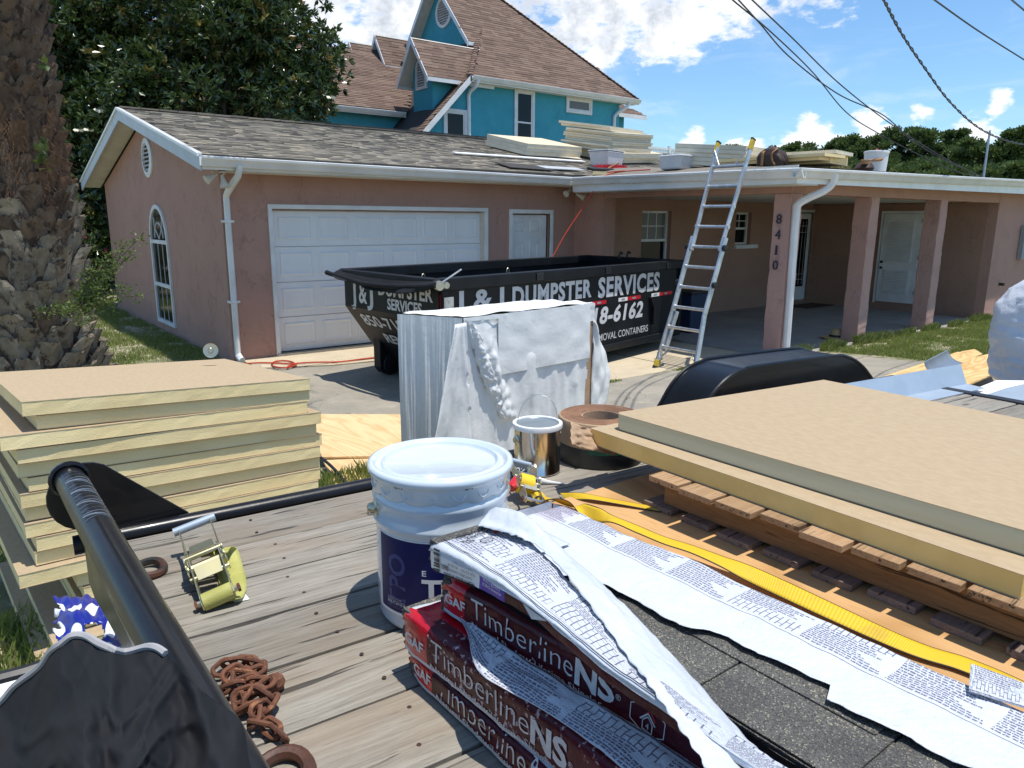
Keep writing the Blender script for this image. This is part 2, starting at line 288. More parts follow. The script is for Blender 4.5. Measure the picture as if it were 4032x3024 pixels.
# ------------------------------------------------------------------ objects
def link(o, parent=None): COL.objects.link(o); o.parent = parent; return o
def tag(o, label=None, cat=None, group=None, kind=None):
    if label: o['label'] = label
    if cat: o['category'] = cat
    if group: o['group'] = group
    if kind: o['kind'] = kind
    return o
def thing(name, loc, label, cat, rz=0, group=None):
    o = link(bpy.data.objects.new(name, None)); o.location = loc; o.rotation_euler = (0, 0, rz); o.empty_display_size = .1
    return tag(o, label, cat, group)
def place(o, parent):
    "parent a mesh written in world coordinates without moving it"
    if parent is not None:
        o.parent = parent; o.matrix_parent_inverse = world_of(parent).inverted()
    return o
def world_of(o):
    m = Matrix.LocRotScale(o.location, o.rotation_euler, o.scale)
    return (world_of(o.parent) @ o.matrix_parent_inverse @ m) if o.parent else m
class MB:
    def __init__(s): s.v = []; s.f = []; s.m = []; s.mats = []; s.uv = None; s.sm = []
    def mi(s, mat):
        if mat not in s.mats: s.mats.append(mat)
        return s.mats.index(mat)
    def add(s, vs, fs, mat=None, smooth=False):
        b = len(s.v); s.v += [tuple(x) for x in vs]; s.f += [tuple(i+b for i in f) for f in fs]; s.m += [s.mi(mat) if mat else 0]*len(fs); s.sm += [smooth]*len(fs); return s
    def box(s, lo, hi, mat=None, M4=None):
        x0, y0, z0 = lo; x1, y1, z1 = hi
        vs = [Vector(p) for p in ((x0, y0, z0), (x1, y0, z0), (x1, y1, z0), (x0, y1, z0), (x0, y0, z1), (x1, y0, z1), (x1, y1, z1), (x0, y1, z1))]
        if M4: vs = [M4 @ p for p in vs]
        return s.add(vs, [(0, 3, 2, 1), (4, 5, 6, 7), (0, 1, 5, 4), (1, 2, 6, 5), (2, 3, 7, 6), (3, 0, 4, 7)], mat)
    def hexa(s, b4, t4, mat=None):
        return s.add(list(b4)+list(t4), [(0, 3, 2, 1), (4, 5, 6, 7), (0, 1, 5, 4), (1, 2, 6, 5), (2, 3, 7, 6), (3, 0, 4, 7)], mat)
    def prism(s, poly, off, mat=None):
        n = len(poly); p = [Vector(x) for x in poly]; off = Vector(off)
        return s.add(p+[x+off for x in p], [tuple(range(n-1, -1, -1)), tuple(range(n, 2*n))]+[(i, (i+1) % n, n+(i+1) % n, n+i) for i in range(n)], mat)
    def tube(s, pts, r, n=8, mat=None, cap=True, closed=False, flat=None):
        pts = [Vector(p) for p in pts]; N = len(pts); rs = r if isinstance(r, (list, tuple)) else [r]*N; vs = []; up = Vector((0, 0, 1)); last = None
        for i, p in enumerate(pts):
            if closed: t = pts[(i+1) % N]-pts[i-1]
            else: t = pts[min(i+1, N-1)]-pts[max(i-1, 0)]
            t.normalize()
            if last is None: a = t.cross(up if abs(t.z) < .95 else Vector((1, 0, 0)))
            else: a = last - t*last.dot(t)
            a.normalize(); last = a; bb = t.cross(a)
            for j in range(n):
                th = 2*math.pi*j/n; vs.append(p+(a*math.cos(th)+bb*math.sin(th)*(flat or 1))*rs[i])
        fs = []
        for i in range(N if closed else N-1):
            for j in range(n):
                i2 = (i+1) % N; fs.append((i*n+j, i*n+(j+1) % n, i2*n+(j+1) % n, i2*n+j))
        if cap and not closed: fs += [tuple(range(n-1, -1, -1)), tuple((N-1)*n+j for j in range(n))]
        return s.add(vs, fs, mat, True)
    def lathe(s, prof, c, n=32, mat=None, axis=None, cap=True):
        c = Vector(c); vs = []; A = axis or Matrix.Identity(3)
        for (r, z) in prof:
            for j in range(n): th = 2*math.pi*j/n; vs.append(c + A @ Vector((r*math.cos(th), r*math.sin(th), z)))
        fs = [(i*n+j, i*n+(j+1) % n, (i+1)*n+(j+1) % n, (i+1)*n+j) for i in range(len(prof)-1) for j in range(n)]
        if cap and prof[0][0] > 1e-5: fs.append(tuple(range(n-1, -1, -1)))
        if cap and prof[-1][0] > 1e-5: fs.append(tuple((len(prof)-1)*n+j for j in range(n)))
        return s.add(vs, fs, mat, True)
    def build(s, name, mat=None, parent=None, bevel=0, seg=2, label=None, kind=None, autosmooth=None):
        me = bpy.data.meshes.new(name); me.from_pydata(s.v, [], s.f)
        for x in ([mat] if mat else s.mats): me.materials.append(MATS[x])
        if not mat and s.m: me.polygons.foreach_set('material_index', s.m)
        me.polygons.foreach_set('use_smooth', s.sm); me.update()
        o = link(bpy.data.objects.new(name, me))
        if autosmooth is None and any(s.sm): autosmooth = 35
        if autosmooth:
            me.polygons.foreach_set('use_smooth', [True]*len(me.polygons)); sharp_by_angle(me, R(autosmooth))
        if bevel:
            b = o.modifiers.new('bevel', 'BEVEL'); b.width = bevel; b.segments = seg; b.limit_method = 'ANGLE'; b.harden_normals = False
        if parent is not None: place(o, parent)
        if label: o['label'] = label
        if kind: o['kind'] = kind
        return o
def sharp_by_angle(me, ang):
    bm = bmesh.new(); bm.from_mesh(me)
    for e in bm.edges:
        if len(e.link_faces) == 2 and e.calc_face_angle(0) > ang: e.smooth = False
    bm.to_mesh(me); bm.free()
def box(name, lo, hi, mat, parent=None, bevel=0, label=None, kind=None, M4=None): return MB().box(lo, hi, M4=M4).build(name, mat, parent, bevel, label=label, kind=kind)
def tube(name, pts, r, mat, parent=None, n=8, label=None, closed=False, kind=None): return MB().tube(pts, r, n, closed=closed).build(name, mat, parent, label=label, kind=kind)
def sheet(name, fn, nu, nv, mat, parent=None, thick=0, uvfn=None, mask=None, label=None, smooth=True, kind=None):
    vs = []; uv = []
    for j in range(nv+1):
        for i in range(nu+1): vs.append(tuple(fn(i/nu, j/nv))); uv.append((i/nu, j/nv))
    fs = []
    for j in range(nv):
        for i in range(nu):
            if mask and not mask((i+.5)/nu, (j+.5)/nv): continue
            a = j*(nu+1)+i; fs.append((a, a+1, a+nu+2, a+nu+1))
    me = bpy.data.meshes.new(name); me.from_pydata(vs, [], fs); me.materials.append(MATS[mat]); me.polygons.foreach_set('use_smooth', [smooth]*len(fs))
    L = me.uv_layers.new(name='UVMap'); uf = uvfn or (lambda u, v: (u, v))
    for lp in me.loops: L.data[lp.index].uv = uf(*uv[lp.vertex_index])
    o = link(bpy.data.objects.new(name, me))
    if thick: s_ = o.modifiers.new('thick', 'SOLIDIFY'); s_.thickness = thick; s_.offset = 0
    if parent is not None: place(o, parent)
    if label: o['label'] = label
    if kind: o['kind'] = kind
    return o
def smooth_path(pts, n=8):
    P = [Vector(p) for p in pts]; out = []
    for i in range(len(P)-1):
        p0 = P[max(i-1, 0)]; p1 = P[i]; p2 = P[i+1]; p3 = P[min(i+2, len(P)-1)]
        for j in range(n):
            t = j/n; out.append(.5*((2*p1)+(p2-p0)*t+(2*p0-5*p1+4*p2-p3)*t*t+(3*p1-p0-3*p2+p3)*t**3))
    return out+[P[-1]]
# lettering: the built-in font, laid on a surface by a mapping function
def text_mesh(s, size=1, bold=0., sx=1, shear=0, spacing=1, align='LEFT', cut=0):
    c = bpy.data.curves.new('t', 'FONT'); c.body = s; c.size = size; c.offset = bold*size; c.shear = shear; c.space_character = spacing; c.align_x = align; c.resolution_u = 3
    o = bpy.data.objects.new('t', c); COL.objects.link(o); bpy.context.view_layer.update()
    me = bpy.data.meshes.new_from_object(o.evaluated_get(bpy.context.evaluated_depsgraph_get())); bpy.data.objects.remove(o)
    bm = bmesh.new(); bm.from_mesh(me)
    for v in bm.verts: v.co.x *= sx
    if cut:
        bmesh.ops.triangulate(bm, faces=bm.faces[:])
        xs = [v.co.x for v in bm.verts]
        if xs:
            x = min(xs)+cut
            while x < max(xs):
                bmesh.ops.bisect_plane(bm, geom=bm.verts[:]+bm.edges[:]+bm.faces[:], plane_co=(x, 0, 0), plane_no=(1, 0, 0)); x += cut
    return bm
def text(name, s, fn, mat, parent=None, size=1, cut=0, fit=None, fith=None, **kw):
    bm = text_mesh(s, size, cut=0, **kw)
    if not bm.verts: bm.free(); return None
    xs = [v.co.x for v in bm.verts]; ys = [v.co.y for v in bm.verts]; x0, x1, y1 = min(xs), max(xs), max(ys)
    for v in bm.verts:
        v.co.x -= x0
        if fit: v.co.x *= fit/(x1-x0)
        if fith: v.co.y *= fith/y1
    if cut:
        bmesh.ops.triangulate(bm, faces=bm.faces[:]); x = cut; mxx = max(v.co.x for v in bm.verts)
        while x < mxx:
            bmesh.ops.bisect_plane(bm, geom=bm.verts[:]+bm.edges[:]+bm.faces[:], plane_co=(x, 0, 0), plane_no=(1, 0, 0)); x += cut
    for v in bm.verts: v.co = Vector(fn(v.co.x, v.co.y))
    me = bpy.data.meshes.new(name); bm.to_mesh(me); bm.free(); me.materials.append(MATS[mat]); me.polygons.foreach_set('use_smooth', [False]*len(me.polygons))
    o = link(bpy.data.objects.new(name, me))
    if parent is not None: place(o, parent)
    return o
def plane_fn(o, ax, ay):
    o = Vector(o); ax = Vector(ax); ay = Vector(ay); return lambda x, y: o+ax*x+ay*y
def nz(p, s=1, seed=0): return noise.noise(Vector(p)*s+Vector((seed, seed*1.7, -seed)))
def sstep(a, b, x): t = min(1, max(0, (x-a)/(b-a))); return t*t*(3-2*t)
def ground_z(x, y): return .15*(1-sstep(4.0, 7.5, y))

# ================================================================== ground
def ground_sheet(name, x0, x1, y0, y1, nx, ny, dz, mat, wob=0):
    vs = []
    for j in range(ny+1):
        for i in range(nx+1):
            x = x0+(x1-x0)*i/nx; y = y0+(y1-y0)*j/ny; vs.append((x, y, ground_z(x, y)+dz+wob*nz((x, y, 0), .8)))
    fs = [(j*(nx+1)+i, j*(nx+1)+i+1, (j+1)*(nx+1)+i+1, (j+1)*(nx+1)+i) for j in range(ny) for i in range(nx)]
    return tag(MB().add(vs, fs).build(name, mat), kind='structure')
g = MB(); xs = [-900, -60, -20]+[i for i in range(-8, 31, 2)]+[45, 90, 900]; ys = [-900, -50, -10]+[i*.5 for i in range(0, 20)]+[10, 14, 20, 30, 60, 120, 900]
g.add([(x, y, ground_z(x, y)-.012) for y in ys for x in xs], [(j*len(xs)+i, j*len(xs)+i+1, (j+1)*len(xs)+i+1, (j+1)*len(xs)+i) for j in range(len(ys)-1) for i in range(len(xs)-1)])
tag(g.build('ground', 'ground_soil'), kind='structure')
# old driveway slab (dark) and the paler apron at the garage
def poly_sheet(name, pts, dz, mat, th=.0, n=14):
    bm = bmesh.new(); vs = [bm.verts.new((x, y, 0)) for x, y in pts]; bm.faces.new(vs)
    for ax in (0, 1):
        lo = min(p[ax] for p in pts); hi = max(p[ax] for p in pts)
        for i in range(1, n):
            no = [0, 0, 0]; no[ax] = 1; co = [0, 0, 0]; co[ax] = lo+(hi-lo)*i/n
            bmesh.ops.bisect_plane(bm, geom=bm.verts[:]+bm.edges[:]+bm.faces[:], plane_co=co, plane_no=no)
    for v in bm.verts: v.co.z = ground_z(v.co.x, v.co.y)+dz
    me = bpy.data.meshes.new(name); bm.to_mesh(me); bm.free(); me.materials.append(MATS[mat])
    for p in me.polygons:
        if p.normal.z < 0: p.flip()
    return link(bpy.data.objects.new(name, me))
tag(poly_sheet('driveway', [(1.9, 4.1), (2.6, 6.6), (3.25, 8.4), (3.3, 9.9), (4.2, 9.52), (6.2, 9.3), (6.35, 6.43), (10.1, 6.3), (10.4, 5.2), (10.6, 3.4), (10.6, .2), (-1, .2), (-1, 2.6)], .004, 'driveway_dark', n=16), kind='structure')
ap = MB(); ap.prism([(3.30, 9.92, -.05), (3.30, 10.66, -.05), (9.72, 10.66, -.05), (9.72, 6.30, -.05), (6.32, 6.42, -.05), (6.18, 9.32, -.05), (4.2, 9.54, -.05)], (0, 0, .068))
tag(ap.build('driveway_apron', 'concrete_pale'), kind='structure')
for pts in ([(3.35, 9.7), (9.7, 9.35)], [(6.35, 8.2), (9.7, 8.15)], [(8.05, 6.4), (8.0, 10.6)]):
    (a, b), (c, d) = pts; tag(box('slab_joint', (0, 0, 0), (math.hypot(c-a, d-b), .012, .003), 'joint_dark', M4=Matrix.Translation((a, b, .0181)) @ Matrix.Rotation(math.atan2(d-b, c-a), 4, 'Z')), kind='structure')
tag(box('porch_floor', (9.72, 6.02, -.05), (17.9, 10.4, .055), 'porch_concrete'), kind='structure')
tag(box('porch_step_path', (17.0, 5.2, -.05), (30, 6.09, .035), 'concrete_pale'), kind='structure')

# ================================================================== pink stucco house
H = thing('stucco_house', (9, 12, 0), 'low pink stucco house with grey shingle garage roof and open porch', 'house')
XC, YG, YB, ZT = 3.184, 10.635, 18.97, 2.62
def wall_panel(name, ax, c, a0, a1, z0, z1, holes, th, mat, parent=H):
    "wall in the plane ax=c, from a0 to a1 along the other axis; th gives depth and direction"
    A = sorted({a0, a1, *[h[0] for h in holes], *[h[1] for h in holes]}); Z = sorted({z0, z1, *[h[2] for h in holes], *[h[3] for h in holes]})
    mb = MB()
    cells = [[not any(h[0] <= (A[i]+A[i+1])/2 <= h[1] and h[2] <= (Z[j]+Z[j+1])/2 <= h[3] for h in holes) for j in range(len(Z)-1)] for i in range(len(A)-1)]
    def P(a, d, z): return (c+d, a, z) if ax == 'x' else (a, c+d, z)
    for i in range(len(A)-1):
        for j in range(len(Z)-1):
            if not cells[i][j]: continue
            q = [(A[i], Z[j]), (A[i+1], Z[j]), (A[i+1], Z[j+1]), (A[i], Z[j+1])]
            mb.add([P(a, 0, z) for a, z in q], [(0, 1, 2, 3)]); mb.add([P(a, th, z) for a, z in q], [(3, 2, 1, 0)])
            for di, dj, e in ((-1, 0, (3, 0)), (1, 0, (1, 2)), (0, -1, (0, 1)), (0, 1, (2, 3))):
                ii, jj = i+di, j+dj
                if 0 <= ii < len(A)-1 and 0 <= jj < len(Z)-1 and cells[ii][jj]: continue
                (a, z), (a2, z2) = q[e[0]], q[e[1]]
                mb.add([P(a, 0, z), P(a, th, z), P(a2, th, z2), P(a2, 0, z2)], [(0, 1, 2, 3)])
    return mb.build(name, mat, parent)
# gable wall (faces the lawn on the left)
RIDGE_Y, RIDGE_Z, EAVE_Z, SL = 14.8, 3.86, 2.80, .2255
mb = MB(); mb.prism([(XC, YG, -.1), (XC, YB, -.1), (XC, YB, 2.72), (XC, RIDGE_Y, 3.66), (XC, YG, 2.72)], (.2, 0, 0)); mb.build('wall', 'stucco_pink', H, label='pink gable wall with the arched window')
wall_panel('wall', 'y', YG, XC+.2, 9.694, -.1, 2.70, [(3.879, 7.60, -.1, 2.135), (8.19, 9.08, -.1, 2.115)], .2, 'stucco_pink')
box('wall', (XC+.2, YB-.2, -.1), (22, YB, 2.7), 'stucco_pink', H); box('wall', (22, 6.5, -.1), (22.2, YB, 2.7), 'stucco_pink', H)
# stub and beam of the porch (faces the drive), back walls, right room
wall_panel('wall', 'x', 9.694, 10.635+.0, 9.86, -.02, 2.66, [], .3, 'stucco_pink')
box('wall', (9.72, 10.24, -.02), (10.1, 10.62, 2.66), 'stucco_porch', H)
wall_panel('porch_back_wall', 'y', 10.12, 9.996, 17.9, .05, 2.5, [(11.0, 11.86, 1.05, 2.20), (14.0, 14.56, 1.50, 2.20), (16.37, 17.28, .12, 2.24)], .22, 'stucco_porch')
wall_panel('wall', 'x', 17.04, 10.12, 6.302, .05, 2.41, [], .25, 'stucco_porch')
wall_panel('wall', 'y', 6.10, 17.04, 22, -.05, 2.72, [], .2, 'stucco_pink')
box('porch_ceiling', (9.98, 6.36, 2.42), (22, 10.12, 2.50), 'soffit', H)
def rough_bar(name, lo, hi, ax, mat, amp=.011, parent=H, label=None):
    "stucco covered beam or post with uneven edges"
    lo = Vector(lo); hi = Vector(hi); n = int((hi[ax]-lo[ax])/.07)+1; o1, o2 = [i for i in range(3) if i != ax]; vs = []
    for i in range(n+1):
        t = lo[ax]+(hi[ax]-lo[ax])*i/n
        for (a, b) in ((0, 0), (1, 0), (1, 1), (0, 1)):
            p = Vector((0, 0, 0)); p[ax] = t; p[o1] = (lo, hi)[a][o1]; p[o2] = (lo, hi)[b][o2]
            w = noise.noise_vector(p*4.3)*amp+noise.noise_vector(p*13)*amp*.6; w[ax] = 0; vs.append(p+w)
    fs = [(i*4+j, i*4+(j+1) % 4, i*4+4+(j+1) % 4, i*4+4+j) for i in range(n) for j in range(4)]+[(3, 2, 1, 0), (n*4, n*4+1, n*4+2, n*4+3)]
    return MB().add(vs, fs).build(name, mat, parent, bevel=.012, label=label)
rough_bar('porch_beam', (9.694, 6.10, 2.40), (9.98, 9.86, 2.66), 1, 'stucco_pink', .005)
rough_bar('porch_beam', (9.98, 6.10, 2.395), (17.04, 6.36, 2.66), 0, 'stucco_pink', .006)
rough_bar('porch_post', (9.694, 6.10, 0), (9.97, 6.385, 2.40), 2, 'stucco_post')
for c in ((11.93, 12.21), (14.42, 14.72)): rough_bar('porch_post', (c[0], 6.10, 0), (c[1], 6.38, 2.40), 2, 'stucco_post')
# house number on the first post
nums = H
for s, z in (('8', 1.975), ('4', 1.755), ('1', 1.535), ('0', 1.32)):
    o = text('house_number', s, plane_fn((9.672, 6.305 if s != '1' else 6.28, z), (0, -1, 0), (0, 0, 1)), 'number_blue', H, size=.2, fith=.135, fit=(.085 if s != '1' else .026))
    md = o.modifiers.new('t', 'SOLIDIFY'); md.thickness = .012; md.offset = 1
for q_ in (1.535, 1.663): box('house_number', (9.660, 6.236, q_), (9.672, 6.288, q_+.010), 'number_blue', H) if q_ < 1.6 else None
# --- garage door
gd = box('garage_door', (3.879, YG+.115, .03), (7.60, YG+.15, 2.13), 'garage_door_white', H)
ncol, nrow = 6, 4
x0, x1, z0, z1 = 3.925, 7.555, .06, 2.12; cw = (x1-x0)/ncol; rh = (z1-z0)/nrow
for r in range(nrow):
    sec = box('door_section', (3.885, YG+.085, z0+r*rh+.004), (7.595, YG+.1145, z0+(r+1)*rh-.004), 'garage_door_white', H, bevel=.004)
    for c in range(ncol):
        xa = x0+c*cw+.055; xb = x0+(c+1)*cw-.055; za = z0+r*rh+.095; zb = z0+(r+1)*rh-.085; y = YG+.085
        mb = MB(); o = [(xa, za), (xb, za), (xb, zb), (xa, zb)]; i1 = [(xa+.02, za+.02), (xb-.02, za+.02), (xb-.02, zb-.02), (xa+.02, zb-.02)]; i2 = [(xa+.055, za+.055), (xb-.055, za+.055), (xb-.055, zb-.055), (xa+.055, zb-.055)]
        vs = [(a, y-.0015, b) for a, b in o]+[(a, y-.016, b) for a, b in i1]+[(a, y-.018, b) for a, b in i1]
        vs = [(a, y-.0015, b) for a, b in o]+[(a, y-.013, b) for a, b in i1]+[(a, y-.004, b) for a, b in i2]
        fs = [(j, (j+1) % 4, 4+(j+1) % 4, 4+j) for j in range(4)]+[(4+j, 4+(j+1) % 4, 8+(j+1) % 4, 8+j) for j in range(4)]+[(8, 9, 10, 11)]
        mb.add(vs, fs).build('door_panel', 'garage_door_white', sec)
box('door_seal', (3.885, YG+.08, .0185), (7.595, YG+.13, .06), 'black_rubber', H)
def frame(name, x0, x1, z0, z1, w, y, d, parent=H, mat='white_paint', bottom=False, ax='y'):
    f = MB()
    def B(a, b, c, e): f.box((a, y, c), (b, y+d, e)) if ax == 'y' else f.box((y, a, c), (y+d, b, e))
    B(x0, x0+w, z0, z1-w); B(x1-w, x1, z0, z1-w); B(x0, x1, z1-w, z1)
    if bottom: B(x0+w, x1-w, z0, z0+w)
    return f.build(name, mat, parent, bevel=.004)
frame('door_frame', 3.815, 7.66, 0, 2.205, .062, YG-.028, .055, mat='white_paint')
box('door_jamb', (7.555, YG+.02, .02), (7.599, YG+.11, 2.13), 'light_beige', H)
box('threshold', (3.82, YG-.06, .0185), (7.68, YG+.08, .05), 'driveway_dark', H)
# --- side entry door, six panels
frame('door_frame', 8.128, 9.148, .05, 2.19, .068, YG-.028, .06)
sd = box('entry_door', (8.21, YG+.06, .05), (9.045, YG+.1, 2.10), 'white_paint', H, bevel=.004, label='white six panel side door')
for (a, b, c, d) in ((8.29, 8.51, 1.80, 1.985), (8.64, 8.86, 1.80, 1.985), (8.29, 8.51, 1.0, 1.62), (8.64, 8.86, 1.0, 1.62), (8.29, 8.51, .25, .85), (8.64, 8.86, .25, .85)):
    f = MB(); y = YG+.06; o = [(a, c), (b, c), (b, d), (a, d)]; e = .022
    i1 = [(a+e, c+e), (b-e, c+e), (b-e, d-e), (a+e, d-e)]
    vs = [(p, y-.001, q) for p, q in o]+[(p, y-.012, q) for p, q in i1]+[(p, y-.003, q) for p, q in [(a+2*e, c+2*e), (b-2*e, c+2*e), (b-2*e, d-2*e), (a+2*e, d-2*e)]]
    f.add(vs, [(j, (j+1) % 4, 4+(j+1) % 4, 4+j) for j in range(4)]+[(4+j, 4+(j+1) % 4, 8+(j+1) % 4, 8+j) for j in range(4)]+[(8, 9, 10, 11)]).build('door_panel', 'white_paint', sd)
box('door_edge', (9.045, YG+.07, .05), (9.08, YG+.14, 2.10), 'black_interior', H)
# --- gable: arched window and oval vent
wy0, wy1, wz0, wz1, wzs = 13.70, 14.93, .13, 2.235, 1.62
aw = thing('window', (XC, 14.3, 1), None, None); aw.parent = H; aw.matrix_parent_inverse = world_of(H).inverted(); aw['label'] = 'tall arched white window'
cyw = (wy0+wy1)/2; rw = (wy1-wy0)/2
def arch(y0, y1, z0, zs, zt, n=18): cy = (y0+y1)/2; r = (y1-y0)/2; return [(y0, z0), (y1, z0)]+[(cy+r*math.cos(math.pi*i/n), zs+(zt-zs)*math.sin(math.pi*i/n)) for i in range(n+1)]
o = arch(wy0, wy1, wz0, wzs, wz1); inn = arch(wy0+.07, wy1-.07, wz0+.07, wzs, wz1-.07)
f = MB(); n = len(o); vs = [(XC-.035, a, b) for a, b in o]+[(XC-.035, a, b) for a, b in inn]+[(XC-.001, a, b) for a, b in o]+[(XC-.004, a, b) for a, b in inn]
f.add(vs, [(i, n+i, n+(i+1) % n, (i+1) % n) for i in range(n)]+[(i, (i+1) % n, 2*n+(i+1) % n, 2*n+i) for i in range(n)]+[(n+i, 3*n+i, 3*n+(i+1) % n, n+(i+1) % n) for i in range(n)]).build('window_frame', 'white_paint', aw)
MB().add([(XC-.006, a, b) for a, b in inn], [tuple(range(n))]).build('pane', 'window_glass', aw)
for z in (1.56, .80): box('window_rail', (XC-.03, wy0+.07, z), (XC-.007, wy1-.07, z+.065), 'white_paint', aw)
for q in (.35, .65): box('muntin', (XC-.013, wy0+.07+q*1.09-.006, .2), (XC-.0065, wy0+.07+q*1.09+.006, 1.56), 'white_gutter', aw)
tube('muntin', [(XC-.012, cyw+.3*math.cos(t), 1.66+.26*math.sin(t)) for t in [math.pi*i/12 for i in range(13)]], .008, 'white_gutter', aw)
for s_ in (-1, 1): tube('muntin', smooth_path([(XC-.012, cyw, 1.64), (XC-.012, cyw+s_*.25, 1.85), (XC-.012, cyw+s_*.3, 2.02)]), .007, 'white_gutter', aw)
vt = thing('gable_vent', (XC, 14.62, 3.03), None, None); vt.parent = H; vt.matrix_parent_inverse = world_of(H).inverted()
def oval(ry, rz, cy=14.62, cz=3.035, n=28): return [(cy+ry*math.cos(2*math.pi*i/n), cz+rz*math.sin(2*math.pi*i/n)) for i in range(n)]
o = oval(.37, .335); inn = oval(.27, .245); n = len(o); f = MB()
f.add([(XC-.03, a, b) for a, b in o]+[(XC-.045, a, b) for a, b in inn]+[(XC-.001, a, b) for a, b in o]+[(XC-.002, a, b) for a, b in inn], [(i, (i+1) % n, n+(i+1) % n, n+i) for i in range(n)]+[(i, (i+1) % n, 2*n+(i+1) % n, 2*n+i) for i in range(n)]+[(n+i, n+(i+1) % n, 3*n+(i+1) % n, 3*n+i) for i in range(n)]).build('vent_frame', 'white_paint', vt)
MB().add([(XC-.003, a, b) for a, b in inn], [tuple(range(n))]).build('vent_back', 'dark_reveal', vt)
for i in range(7):
    z = 3.035-.21+i*.07; hw = .27*math.sqrt(max(0, 1-((z-3.035)/.245)**2))*.97
    box('louver', (0, -hw, -.004), (.05, hw, .004), 'white_paint', vt, M4=Matrix.Translation((XC-.04, 14.62, z)) @ Matrix.Rotation(R(-38), 4, 'Y'))
# --- porch windows and doors
def porch_window(x0, x1, z0, z1, glass, nx, ny, label):
    w = thing('window', ((x0+x1)/2, 10.2, z0), None, None); w.parent = H; w.matrix_parent_inverse = world_of(H).inverted(); w['label'] = label
    y = 10.24; frame('window_frame', x0, x1, z0, z1, .045, y-.03, .05, w, bottom=True)
    zm = (z0+z1)/2; box('window_rail', (x0+.045, y-.028, zm-.025), (x1-.045, y+.01, zm+.025), 'white_paint', w)
    box('pane', (x0+.03, y+.012, z0+.03), (x1-.03, y+.02, zm), 'window_glass' , w); box('pane', (x0+.03, y+.012, zm), (x1-.03, y+.02, z1-.03), glass, w)
    for i in range(1, nx): xx = x0+.045+(x1-x0-.09)*i/nx; box('muntin', (xx-.009, y+.002, zm+.025), (xx+.009, y+.0115, z1-.045), 'white_paint', w)
    for i in range(1, ny): zz = zm+.025+(z1-zm-.07)*i/ny; box('muntin', (x0+.045, y+.003, zz-.009), (x1-.045, y+.0112, zz+.009), 'white_paint', w)
    return w
porch_window(11.0, 11.86, 1.05, 2.20, 'blind_glass', 3, 2, 'white sash window on the porch wall')
w2 = porch_window(14.0, 14.56, 1.50, 2.20, 'window_glass', 2, 2, 'small white sash window on the porch wall')
box('window_sill', (13.98, 10.05, 1.415), (14.78, 10.2, 1.497), 'white_paint', w2, bevel=.005)
frame('door_frame', 16.33, 17.32, .08, 2.285, .06, 10.085, .05)
fd = box('front_door', (16.39, 10.17, .12), (17.22, 10.21, 2.2), 'white_paint', H, bevel=.004, label='white front door with a long leaded glass pane')
box('pane', (16.50, 10.163, .45), (16.93, 10.1695, 2.07), 'window_glass', fd)
for xx in (16.58, 16.71, 16.85): box('muntin', (xx, 10.158, .5), (xx+.008, 10.1625, 2.02), 'print_silver', fd)
for zz in (.62, .75, 1.75, 1.9): box('muntin', (16.52, 10.157, zz), (16.91, 10.1625, zz+.008), 'print_silver', fd)
for zz in (1.0, 1.15): MB().lathe([(.022, 0), (.03, .01), (.03, .04), (.012, .05)], (17.13, 10.17, zz), 12, axis=Matrix.Rotation(R(90), 3, 'X')).build('door_handle', 'tool_black', fd)
XW = 17.04; s = .955  # wall that carries the louvred door
ld = box('louver_door', (XW-.04, 7.53, .24), (XW-.002, 8.36, 2.19), 'white_paint', H, bevel=.004, label='white louvred utility door')
frame('door_frame', 7.47, 8.43, .2, 2.25, .055, XW-.03, .028, ax='x')
for (a, b) in ((.43, .98), (1.14, 2.05)):
    lf = box('louver_panel', (XW-.052, 7.66, a), (XW-.041, 8.24, b), 'white_paint', ld, bevel=.004)
    nl = int((b-a-.03)/.034); mb = MB()
    for i in range(nl): mb.box((0, -.26, -.002), (.03, .26, .002), M4=Matrix.Translation((XW-.072, 7.95, a+.03+i*.034)) @ Matrix.Rotation(R(-40), 4, 'Y'))
    tag(mb.build('louver', 'white_paint', ld), kind='stuff')
for zz in (.45, 1.2, 2.0): box('hinge', (XW-.05, 7.515, zz), (XW-.04, 7.535, zz+.09), 'aluminium', ld)
for zz in (1.0, 1.13): MB().lathe([(.02, 0), (.028, .01), (.028, .04), (.01, .05)], (XW-.04, 8.30, zz), 12, axis=Matrix.Rotation(R(-90), 3, 'Y')).build('door_handle', 'tool_black', ld)
box('meter_box', (18.35, 6.0, 1.25), (18.7, 6.095, 1.95), 'grey_box', H, bevel=.008)
box('water_tap', (17.6, 6.0, .72), (17.66, 6.098, .78), 'tool_black', H, bevel=.01)
